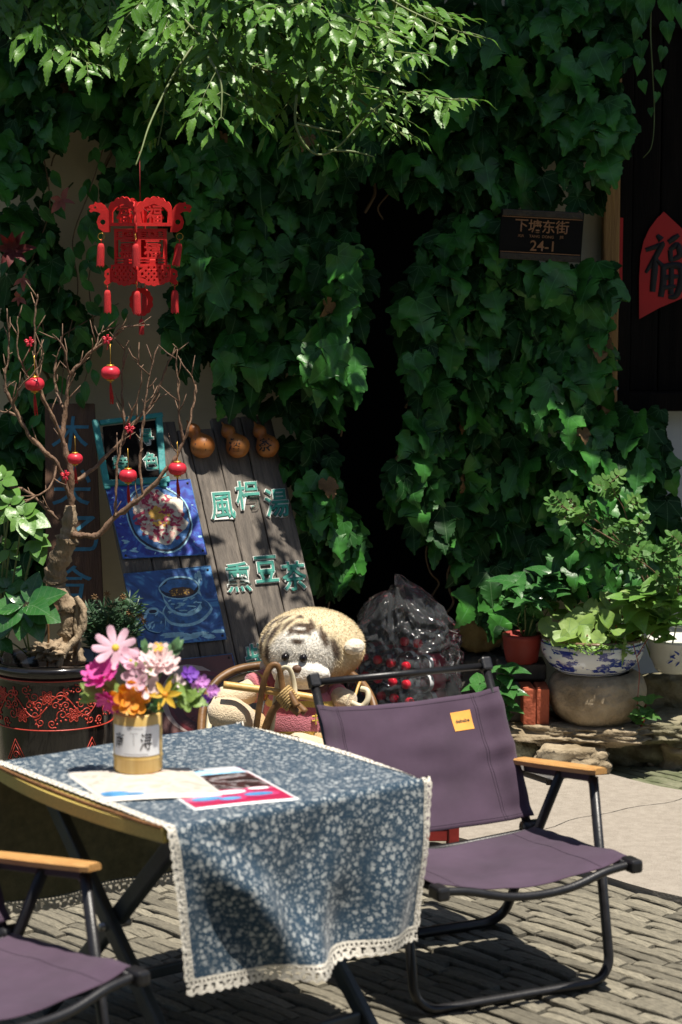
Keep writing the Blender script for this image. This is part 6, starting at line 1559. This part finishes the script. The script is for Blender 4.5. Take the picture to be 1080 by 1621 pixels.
q = MB(); q.lathe([(0, .150), (.20, .150), (.212, .158), (.20, .168), (0, .165)], 28, Matrix.Diagonal((1.0, .85, 1, 1))); q.build('seat', M['cane'], ac)
actube('arm_curl', [(556, 1112, -.10), (572, 1118, -.10), (582, 1108, -.10), (582, 1094, -.09), (572, 1090, -.08)], .008, M['cane_pale'])
actube('arm_stub', [(560, 1110, -.06), (566, 1090, -.03), (572, 1075, .0)], .004, M['bamboo'])
# bamboo rod with bent canes tied across the toy's lap
rod = thing('bamboo_carrier', 'bamboo rod with two bent canes lashed together in front of the toy', 'bamboo rod', (P(470, 1110, 6.06).x, 6.06, P(470, 1110, 6.06).z)); RO = rod.location
def rp_(px, py, dy=0): return P(px, py, 6.06 + dy) - RO
def rtube(name, pix, r_, m_, n=10, flat=1.0):
    q = MB(); pp = bez([rp_(*p) for p in pix], 8); q.tube(pp, lerpl(r_, len(pp)) if isinstance(r_, list) else r_, n, flat=flat); return q.build(name, m_, rod)
rtube('rod', [(354, 1084, 0), (430, 1094, .0), (505, 1106, 0)], .0105, M['bamboo'], 14)
rtube('bent_cane', [(404, 1165, .0), (412, 1110, -.01), (420, 1072, -.02), (430, 1054, -.02), (441, 1056, -.02), (446, 1080, -.02), (450, 1110, -.03)], .0085, M['cane'], 10, .6)
rtube('bent_cane', [(428, 1170, .02), (436, 1110, .01), (442, 1070, -.01), (450, 1057, -.02), (460, 1062, -.02), (466, 1085, -.02), (468, 1106, -.03)], .0075, M['cane_pale'], 10, .6)
rtube('crosspiece', [(418, 1160, .01), (432, 1125, .0), (452, 1105, -.01)], .011, M['cane'], 10, .6)
for k, (a, c) in enumerate((((452, 1098), (484, 1128)), ((446, 1104), (474, 1130)), ((458, 1096), (470, 1118)))): rtube('stub', [(*a, -.035 - .012 * k), (*c, -.05 - .012 * k)], .0105, M['cane'], 12)
for k in range(7):
    q = MB(); c0_ = rp_(448 + k * 2.6, 1096 + k * 3.0, -.048); ax = Vector((.62, -.2, -.6)).normalized(); x_ = ax.cross(Vector((0, 0, 1))).normalized(); y_ = ax.cross(x_)
    q.tube([c0_ + (x_ * math.cos(i * .449) + y_ * math.sin(i * .449)) * .0245 for i in range(14)], .0034, 6, closed=True); q.build('binding', M['twine'], rod)

# ================================================================== BOTTLES UNDER PLASTIC FILM
def glass(name, col, rough, ior, alpha_mix=.0):
    m = bpy.data.materials.new(name); m.use_nodes = True; N, L = nodes(m); out = N['Material Output']
    tr = N.new('ShaderNodeBsdfTransparent'); tr.inputs[0].default_value = (*col, 1); gl = N.new('ShaderNodeBsdfGlossy'); gl.inputs['Roughness'].default_value = rough; df = N.new('ShaderNodeBsdfDiffuse'); df.inputs[0].default_value = (.7, .75, .8, 1)
    lw_ = N.new('ShaderNodeLayerWeight'); lw_.inputs['Blend'].default_value = ior
    geo = N.new('ShaderNodeTexCoord'); nz = N.new('ShaderNodeTexNoise'); nz.inputs['Scale'].default_value = 22; nz.inputs['Detail'].default_value = 4; L.new(geo.outputs['Object'], nz.inputs[0]); bp = N.new('ShaderNodeBump'); bp.inputs['Strength'].default_value = .25; bp.inputs['Distance'].default_value = .006; L.new(nz.outputs[0], bp.inputs['Height']); L.new(bp.outputs[0], gl.inputs['Normal'])
    m1 = N.new('ShaderNodeMixShader'); L.new(lw_.outputs['Fresnel'], m1.inputs[0]); L.new(tr.outputs[0], m1.inputs[1]); L.new(gl.outputs[0], m1.inputs[2])
    m2 = N.new('ShaderNodeMixShader'); m2.inputs[0].default_value = alpha_mix; L.new(m1.outputs[0], m2.inputs[1]); L.new(df.outputs[0], m2.inputs[2]); L.new(m2.outputs[0], out.inputs[0])
    return m
M['pet'] = glass('clear_bottle_plastic', (.95, .96, .97), .06, .20, .05); M['film'] = glass('clear_film', (.985, .99, .995), .12, .26, .035)
cap_g = MB(); cap_g.lathe([(0, 0), (.0135, 0), (.0145, .002), (.0145, .015), (.0130, .017), (0, .017)], 20)
bod_g = MB(); bod_g.lathe([(.0125, .0), (.0125, .012), (.015, .02), (.022, .04), (.029, .062), (.0315, .080), (.0315, .20), (.029, .212), (.020, .215), (0, .208)], 24)
lab_g = MB(); lab_g.lathe([(.0320, .105), (.0320, .165)], 24); wh_g = MB(); wh_g.lathe([(.0320, .086), (.0320, .105)], 24); st_g = MB(); st_g.grid(lambda u, v: Vector((.0324 * math.cos(u * 1.1), .0324 * math.sin(u * 1.1), .089 + .012 * v)), 6, 1)
bmeta = []
for nm, g_, mm in (('bottle_body', bod_g, M['pet']), ('cap', cap_g, M['cap_red']), ('label_band', lab_g, M['bottle_label']), ('label_stripe', wh_g, M['white_board']), ('label_mark', st_g, M['stamp_teal'])):
    me = g_.mesh(nm); me.materials.append(mm); bmeta.append((nm, me))
lt = MB()
for i, (ch, a_) in enumerate((('3年', 0), ('2元', 1.2), ('水', 2.4))):
    t_ = text_geo(ch, .020, 0, .0004); xf(t_, lambda p: Vector((.0326 * math.cos(a_ + p.x / .0326), .0326 * math.sin(a_ + p.x / .0326), .135 + p.y))); lt.merge(t_)
lt_me = lt.mesh('label_print'); lt_me.materials.append(M['white_board'])
axis = Vector((.70, .70, -.06)).normalized(); rowv = Vector((-.62, .66, 0)).normalized(); random.seed(9)
where = {0: 'bottom', 1: 'middle', 2: 'upper', 3: 'top'}
z0 = .14 + .033
for row, (cnt, capx, capy) in enumerate(((6, 646, 1111), (6, 642, 1084), (5, 641, 1054), (2, 660, 1020))):
    z = z0 + row * .0595; start = G(capx, capy, z)
    for k in range(cnt):
        p = start + rowv * .0655 * k + Vector((rnd(-.004, .004), rnd(-.004, .004), rnd(-.002, .002)))
        root = thing('water_bottle', 'red capped water bottle lying in the %s row under clear film' % where[row], 'bottle', p, 0, 'water bottles in the %s row' % where[row])
        Mq = axis.to_track_quat('Z', 'Y').to_matrix().to_4x4() @ Matrix.Rotation(rnd(0, 6.28) if row < 1 else -2.2 + rnd(-.2, .2), 4, 'Z'); root.matrix_world = Matrix.Translation(p) @ Mq
        for nm, me in bmeta: link(nm, me, root)
        link('label_print', lt_me, root)
# film: crumpled hood over the pack
fc = Vector((.205, 7.14, .142))
def film(u, v):
    a = (u - .5) * 2 * math.pi; h = v
    r_x, r_y = .170, .178
    prof_ = (1 - .18 * h) if h < .55 else math.sqrt(max(0, 1 - ((h - .55) / .45) ** 2)) * .90
    q1 = noise.noise(Vector((math.cos(a) * 2.0 + 5, math.sin(a) * 2.0, h * 2.5))); q2 = abs(noise.noise(Vector((math.cos(a) * 4, math.sin(a) * 4, h * 6 + 4)))); q3 = abs(noise.noise(Vector((math.cos(a) * 9, math.sin(a) * 9, h * 12 + 9))))
    ww = .98 + .34 * q1 * h - .40 * q2 + .16 * (.3 - q3)
    ww = 1 + (ww - 1) * min(1, h * 2.4)
    x = r_x * math.copysign(abs(math.cos(a)) ** .7, math.cos(a)) * prof_ * ww; y = r_y * math.copysign(abs(math.sin(a)) ** .7, math.sin(a)) * prof_ * ww
    ca, sa = math.cos(R(44)), math.sin(R(44)); z = .002 + .40 * h * (1 + .20 * noise.noise(Vector((math.cos(a) * 1.7, math.sin(a) * 1.7, h * 2 + 2))))
    x -= .05 * h * h
    return Vector((fc.x + x * ca - y * sa, fc.y + x * sa + y * ca, fc.z + z))
b = MB(); b.grid(film, 160, 70); b.v = [tuple(Vector(p) - fc) for p in b.v]
o = b.build('plastic_film', M['film'], label='crumpled clear plastic film wrapped over the stacked water bottles', cat='plastic film'); o.location = fc

# ================================================================== STONE LEDGE, POTS AND PLANTS ON THE RIGHT
def rock(name, label, c, size, seed, m_, rough=.2, rz=0, sub=4, boxy=.5, cat='stone', freq=1.6, tilt=0):
    q = rock_geo(size, seed, rough, sub, boxy, freq); o = q.build(name, m_, label=label, cat=cat); o.location = c; o.rotation_euler = (0, tilt, rz); return o
ld = R(-8)
rock('ledge_stone', 'long flat ledge stone carrying the round stone jar and red bricks', (P(890, 1150, 6.98).x, 6.98, .115), (.30, .17, .042), 3, M['stone'], .22, R(-14), 5, .6, freq=2.2)
rock('ledge_stone', 'flat mossy ledge stone under the white flowerpot', (P(1060, 1130, 7.05).x, 7.05, .115), (.20, .19, .05), 8, M['stone_moss'], .22, R(8), 5, .6, freq=2.2)
rock('ledge_stone', 'flat dark ledge stone running back towards the doorstep', (P(765, 1120, 7.1).x + .08, 7.12, .10), (.16, .14, .05), 12, M['stone_moss'], .2, 0, 4, .6)
rock('base_stone', 'rough sunlit boulder under the ledge beside the path', (P(905, 1190, 6.85).x, 6.86, .045), (.13, .10, .062), 21, M['stone'], .3, .2)
rock('base_stone', 'small mossy boulder under the ledge near the doorstep', (P(820, 1175, 6.9).x, 6.93, .045), (.09, .09, .06), 25, M['stone_moss'], .3)
rock('base_stone', 'dark mossy block under the white flowerpot ledge', (P(1010, 1180, 7.0).x, 7.05, .05), (.16, .12, .07), 28, M['stone_moss'], .3)
rock('base_stone', 'brown rubble stone at the far end of the ledge', (P(1085, 1175, 7.0).x, 7.02, .05), (.10, .12, .075), 31, M['stone'], .3)
rock('wall_stone', 'rusty brown rubble block standing beside the white flowerpot', (P(1062, 1095, 7.12).x, 7.12, .20), (.12, .06, .07), 33, M['stone_moss'], .25)
rock('wall_stone', 'mossy yellow rubble stone at the foot of the wall behind the bottles', (P(760, 1035, 7.2).x, 7.2, .40), (.085, .07, .085), 36, mat('yellow_stone', (.13, .10, .035), .9, .3, 9, bump=.9, base2=(.20, .15, .06)), .25)
rock('wall_stone', 'dark rubble stone at the wall foot below the yellow one', (P(765, 1090, 7.2).x, 7.2, .22), (.12, .08, .10), 38, M['stone_dark'], .25)
for k in range(14):
    a = rnd(0, 1); p = G(800 + 270 * a, 1196 + 18 * a + rnd(-4, 6)); rock('pebble', 'small loose stone lying at the foot of the ledge', (p.x, p.y, .008), (rnd(.012, .03), rnd(.012, .025), rnd(.008, .016)), 50 + k, M['stone'], .3, rnd(0, 3), 2, .3); bpy.context.scene.collection.objects[-1]['group'] = 'loose stones at the ledge foot'
# bricks
for px, py, m_, lab, rz in ((834, 1094, M['red_brick'], 'upright red brick next to the dark brick', .10), (857, 1096, M['red_brick'], 'upright red brick next to the round stone jar', .02), (811, 1085, M['stone_dark'], 'upright dark mossy brick under the red clay pot', .15)):
    p = P(px, py, 6.93 if m_ is M['red_brick'] else 6.98); b = MB(); b.box((0, 0, .055), (.040, .11, .115), bev=.004)
    b.v = [tuple(Vector(v) + Vector((1, 1, 1)) * .0025 * noise.noise(Vector(v) * 40)) for v in b.v]; o = b.build('brick_block', m_, label=lab, cat='brick'); o.location = (p.x, p.y, .150); o.rotation_euler = (0, 0, rz)
# stone jar
JY = 6.95; J = P(945, 1140, JY); jar = thing('stone_jar', 'round rough stone jar with sunlit flank carrying the patterned bowl', 'jar', (J.x, JY, J.z - .012)); JZ = J.z - .012
q = MB(); prof = [(0, 0), (.085, .0), (.105, .012), (.136, .045), (.152, .085), (.153, .118), (.142, .150), (.116, .166), (.10, .169)]
pp = bez([(r_, 0, z_) for r_, z_ in prof], 4); q.lathe([(p.x, p.z) for p in pp], 72)
q.v = [tuple(Vector(v) * (1 + .020 * noise.noise(Vector(v) * 14) + .012 * noise.noise(Vector(v) * 38) + .007 * noise.noise(Vector(v) * 90))) for v in q.v]
q.build('jar_body', M['stone'], jar)
# porcelain bowl
M['porcelain'] = bpy.data.materials.new('blue_white_porcelain'); m = M['porcelain']; m.use_nodes = True; N, L = nodes(m); bs = N['Principled BSDF']; tc = N.new('ShaderNodeTexCoord'); sp_ = N.new('ShaderNodeSeparateXYZ'); L.new(tc.outputs['Object'], sp_.inputs[0])
mp = N.new('ShaderNodeMapping'); mp.inputs['Scale'].default_value = (1, 1, 2.4); L.new(tc.outputs['Object'], mp.inputs[0])
nz = N.new('ShaderNodeTexNoise'); nz.inputs['Scale'].default_value = 17; nz.inputs['Detail'].default_value = 5; nz.inputs['Roughness'].default_value = .6; L.new(mp.outputs[0], nz.inputs[0])
wv = N.new('ShaderNodeTexNoise'); wv.inputs['Scale'].default_value = 60; wv.inputs['Detail'].default_value = 4; L.new(mp.outputs[0], wv.inputs[0])
def mth(op, a, c=None):
    q = N.new('ShaderNodeMath'); q.operation = op
    for i, s_ in enumerate((a, c)):
        if s_ is None: continue
        if isinstance(s_, (int, float)): q.inputs[i].default_value = s_
        else: L.new(s_, q.inputs[i])
    return q.outputs[0]
band = mth('MULTIPLY', mth('GREATER_THAN', sp_.outputs[2], .018), mth('LESS_THAN', sp_.outputs[2], .088))
hill = mth('GREATER_THAN', nz.outputs[0], .52); tex = mth('GREATER_THAN', wv.outputs[0], .42); line = mth('MAXIMUM', mth('LESS_THAN', mth('ABSOLUTE', mth('SUBTRACT', sp_.outputs[2], .099)), .0025), mth('LESS_THAN', mth('ABSOLUTE', mth('SUBTRACT', sp_.outputs[2], .012)), .002))
bl = mth('MAXIMUM', mth('MULTIPLY', band, mth('MULTIPLY', hill, mth('ADD', mth('MULTIPLY', tex, .5), .5))), line)
mx = N.new('ShaderNodeMixRGB'); L.new(bl, mx.inputs[0]); mx.inputs[1].default_value = (.60, .64, .66, 1); mx.inputs[2].default_value = (.012, .03, .22, 1); L.new(mx.outputs[0], bs.inputs['Base Color']); bs.inputs['Roughness'].default_value = .12; bs.inputs['Coat Weight'].default_value = .5
BZ = JZ + .166
bowl = thing('porcelain_bowl', 'shallow blue and white porcelain bowl planted with round leaved plants', 'bowl', (P(938, 1040, JY).x, JY, BZ))
q = MB(); pp = bez([(.09, 0, 0), (.105, 0, .004), (.136, 0, .028), (.157, 0, .062), (.161, 0, .090), (.156, 0, .106), (.159, 0, .112), (.154, 0, .116), (.147, 0, .108), (.146, 0, .08)], 4); q.lathe([(p.x, p.z) for p in pp], 64); q.build('bowl_body', M['porcelain'], bowl)
q = MB(); q.lathe([(.1555, .1065), (.1615, .112), (.155, .1175), (.147, .109)], 64); q.build('rim', mat('brown_glaze', (.16, .10, .06), .25, .3, 20), bowl)
q = MB(); q.lathe([(0, .098), (.150, .088)], 32); q.build('soil', M['soil'], bowl)
# plants in the bowl
bx, bz = bowl.location.x, BZ + .10
def in_bowl(px, py, dy): return P(px, py, JY + dy)
ger = thing('geranium', 'pale round leaved begonia growing in the porcelain bowl', 'plant', (bx, JY, BZ + .095)); it = []; st = MB(); sets = leaf_set(round_src, M['pale']); random.seed(6)
for (a, c, s_, dy) in ((915, 985, .085, -.06), (945, 962, .065, -.02), (965, 950, .06, .0), (990, 955, .095, .02), (975, 990, .10, -.05), (895, 1000, .075, -.10), (1000, 1000, .06, -.06), (930, 1005, .06, -.11), (910, 960, .06, .03), (880, 965, .07, .04), (950, 1010, .05, -.12), (1010, 970, .06, .03), (940, 940, .05, .06), (985, 975, .05, -.02), (870, 990, .055, -.04), (1015, 1000, .05, -.06), (925, 975, .07, -.03), (955, 985, .06, -.08), (960, 930, .055, .07), (900, 945, .05, .07), (1005, 985, .065, -.03), (885, 1010, .05, -.10), (915, 1018, .045, -.13), (975, 1015, .05, -.12)):
    p = in_bowl(a, c, dy); t_ = Vector((rnd(-.5, .5), -.7, rnd(-.2, .15))); st.tube(bez([Vector((bx + (p.x - bx) * .4, JY + dy * .4, BZ + .09)), p + Vector((0, .01, -.02)), p], 4), .0022, 5)
    t_ = Vector((rnd(-.9, .9), -.6, rnd(-.9, .5))); it.append((leaf_matrix(p - t_.normalized() * s_ * .4, t_, (rnd(-.4, .4), -1, rnd(.5, 1.1)), s_ * 1.12), random.randrange(3)))
finish_leaves(ger, it, sets, M['pale']); st.v = [tuple(Vector(p) - ger.location) for p in st.v]; st.build('stem', M['red_clay'], ger)
gc = thing('trailing_plant', 'tiny leaved bright trailing plant spilling over the porcelain bowl rim', 'plant', (bx, JY, BZ + .10)); it = []; sets = leaf_set(small_src, M['ground_cover'])
for k in range(760):
    a = rnd(0, 6.28); r_ = rnd(.05, .158); z_ = BZ + .104 + rnd(0, .035) * (1.2 - r_ / .16)
    if k > 620: a = rnd(-2.2, -.9); r_ = rnd(.155, .172); z_ = BZ + .112 - rnd(0, .030) * (1 if math.cos(a * 7) > 0 else .3)
    it.append((leaf_matrix((bx + r_ * math.cos(a), JY + r_ * math.sin(a), z_), (rnd(-1, 1), rnd(-1, .5), rnd(-.4, .5)), (rnd(-.4, .4), -.5, 1), rnd(.010, .019)), random.randrange(3)))
finish_leaves(gc, it, sets, M['ground_cover'])
st = MB()
for k in range(10): a = -2.5 + k * .2; st.tube([(.10 * math.cos(a), .10 * math.sin(a), .0), (.16 * math.cos(a), .16 * math.sin(a), .016), (.172 * math.cos(a), .172 * math.sin(a), -.01)], .001, 4)
st.build('stem', M['stem'], gc)
b = MB(); sp3 = strip_leaf([(0, 0), (.05, .2), (.055, .6), (0, 1)], 4, .2, .1, 1, 0, .6); b.merge(sp3, leaf_matrix(in_bowl(990, 1005, -.13), (-.12, -.35, -1), (0, -1, .1), .10)); o = b.build('strap_leaf', M['pale'], label='single pale strap leaf hanging over the porcelain bowl', cat='leaf')
leafy('heart_leaf_plant', 'bright heart shaped leaves of a vine growing behind the porcelain bowl', P(1030, 1010, 7.0), [[P(1035, 1040, 7.0), P(1035, 980, 6.9), P(1020, 940, 6.78)], [P(1045, 1040, 7.0), P(1060, 990, 6.85), P(1060, 950, 6.76)], [P(1030, 1040, 7.0), P(1010, 980, 6.85), P(1005, 950, 6.78)], [P(1050, 1040, 7.0), P(1040, 1000, 6.88), P(1040, 985, 6.84)], [P(1060, 1040, 7.0), P(1075, 970, 6.9), P(1080, 925, 6.88)]], heart_src, M['bright'], .085, M['stem'], per=5, tipn=5, seed=17, up=.0)
leafy('clay_pot_plant', 'dark heart leaved plant growing in the red clay pot', P(830, 1005, 7.0), [[P(832, 1010, 7.0), P(830, 960, 6.97), P(815, 925, 6.95)], [P(835, 1010, 7.0), P(850, 960, 6.95), P(868, 930, 6.95)], [P(830, 1010, 7.0), P(820, 980, 6.93), P(840, 950, 6.9)], [P(838, 1010, 7.0), P(870, 960, 7.0), P(870, 910, 7.0)]], heart_src, M['glossy'], .080, M['stem'], per=4, tipn=5, seed=19, up=.0)
leafy('sapling', 'dark green leafy shoot growing beside the chair back below the clay pot', P(775, 1130, 6.95), [[P(775, 1150, 6.95), P(770, 1120, 6.93), P(760, 1085, 6.9)], [P(778, 1150, 6.95), P(790, 1100, 6.9), P(800, 1060, 6.9)], [P(776, 1150, 6.95), P(800, 1130, 6.9), P(805, 1095, 6.86)]], heart_src, M['glossy'], .075, M['stem'], per=3, tipn=4, seed=23, up=.0)
leafy('ledge_weed', 'small weed with pale leaves growing from the ledge beside the stone jar', P(1015, 1150, 6.86), [[P(1015, 1150, 6.86), P(1020, 1125, 6.84), P(1025, 1108, 6.82)], [P(1015, 1150, 6.86), P(1020, 1140, 6.8), P(1022, 1128, 6.8)]], ivy_src, M['rose'], .05, M['red_clay'], per=2, tipn=2, seed=29, up=.0)
for k, (a, c) in enumerate(((1040, 1195), (1075, 1178), (1020, 1190), (830, 1200))):
    p = G(a, c); leafy('paving_weed', 'low green weed growing between the stones at the ledge foot', (p.x, p.y, 0), [[p, p + Vector((rnd(-.02, .02), -.01, .02)), p + Vector((rnd(-.04, .04), -.02, .035))]], ivy_src if k == 0 else small_src, M['bright'], .05 if k == 0 else .022, M['stem'], per=5, tipn=7, seed=40 + k); [o for o in COL.objects if o.name.startswith('paving_weed')][-1]['group'] = 'weeds at the ledge foot'
# red clay pot, white flowerpot
cp = thing('clay_pot', 'red clay pot standing on upright bricks beside the porcelain bowl', 'pot', (P(826, 1048, 7.02).x, 7.02, P(826, 1048, 7.02).z))
q = MB(); q.lathe([(0, 0), (.046, 0), (.050, .004), (.058, .05), (.060, .075), (.062, .077), (.062, .09), (.056, .092), (.052, .08), (0, .078)], 36); q.build('pot_body', M['red_clay'], cp)
b = MB(); b.box((0, 0, 0), (.15, .14, .05), bev=.006); o = b.build('pot_stand', M['stone_dark'], label='dark stone block under the red clay pot', cat='stone'); o.location = (cp.location.x, 7.05, cp.location.z - .0255)
b = MB(); b.box((0, 0, 0), (.13, .10, .12), bev=.006); o = b.build('pot_stand', M['stone_dark'], label='dark rubble block below the clay pot stand', cat='stone'); o.location = (cp.location.x + .01, 7.08, cp.location.z - .112)
wp = thing('white_flowerpot', 'white flowerpot painted with blue leaves on the mossy ledge', 'pot', (P(1072, 1062, 7.0).x, 7.0, P(1072, 1062, 7.0).z)); q = MB(); q.lathe([(0, 0), (.062, 0), (.068, .006), (.088, .05), (.094, .09), (.098, .098), (.096, .106), (.088, .104), (.084, .09), (0, .088)], 44); q.build('pot_body', mat('white_glaze', (.60, .60, .55), .2, .08, 6, bump=.03, coat=.3), wp)
q = MB()
for k in range(11): a = -.35 + rnd(-.3, .35); z_ = rnd(.035, .07); q.merge(strip_leaf([(0, 0), (.12, .3), (.10, .7), (0, 1)], 2, 0, 0, 1), leaf_matrix((.0925 * math.sin(a) * (.8 + z_ * 2.2), -.0925 * math.cos(a) * (.84 + z_ * 2.2), z_), (rnd(-1, 1), 0, rnd(-.6, .8)), (math.sin(a), -math.cos(a), 0), .022))
q.build('painted_leaves', mat('cobalt_paint', (.03, .06, .30), .2, .2, 30), wp)
b = MB(); b.tube(bez([P(1002, 1018, 6.82), P(1012, 1060, 6.80), P(1010, 1100, 6.82), P(1008, 1140, 6.84)], 5), .0015, 5); b.tube(bez([P(1050, 985, 6.86), P(1030, 1005, 6.82), P(1008, 1040, 6.80)], 5), .0016, 5); o = b.build('dry_runner', mat('red_runner', (.22, .05, .03), .6, .2, 30), label='thin reddish runner hanging beside the porcelain bowl', cat='runner')

# white board on the ground, red stool behind the chair
pc = [G(815, 1171, .05), G(905, 1206, .05), G(880, 1226, .05), G(770, 1190, .05)]
mid = sum(pc, Vector()) / 4; b = MB(); b.smooth = False; b.face([b.vert(Vector((p.x, p.y, .050))) for p in pc][::-1]); b.face([b.vert(Vector((p.x, p.y, .030))) for p in pc])
for k in range(4): b.face([b.vert((*pc[k].xy, .030)), b.vert((*pc[k].xy, .050)), b.vert((*pc[(k + 1) % 4].xy, .050)), b.vert((*pc[(k + 1) % 4].xy, .030))])
b.v = [tuple(Vector(v) - Vector((mid.x, mid.y, 0))) for v in b.v]; wb = thing('low_bench', 'low white topped board resting on the path behind the chair arm', 'board', (mid.x, mid.y, 0)); b.build('board', M['white_board'], wb)
for p in pc: b = MB(); q_ = Vector((p.x - mid.x, p.y - mid.y, 0)) * .85; b.box((q_.x, q_.y, .021), (.03, .03, .018), bev=.002); b.build('foot', M['dark_wood'], wb)
sy_ = 5.95; sc_ = P(690, 1322, sy_); stl = thing('red_stool', 'low red painted wooden stool standing behind the purple chair', 'stool', (sc_.x - .04, sy_, 0)); M['red_paint'] = mat('red_wood_paint', (.20, .015, .012), .5, .2, 10, bump=.1)
b = MB(); b.box((0, 0, .150), (.21, .16, .022), bev=.004); b.build('seat', M['red_paint'], stl)
for x_ in (-.085, .085):
    for y_ in (-.06, .06): b = MB(); b.box((x_, y_, .0695), (.028, .028, .139), bev=.003); b.build('leg', M['red_paint'], stl)
b = MB(); b.box((0, -.06, .07), (.14, .014, .03), bev=.002); b.build('stretcher', M['red_paint'], stl)
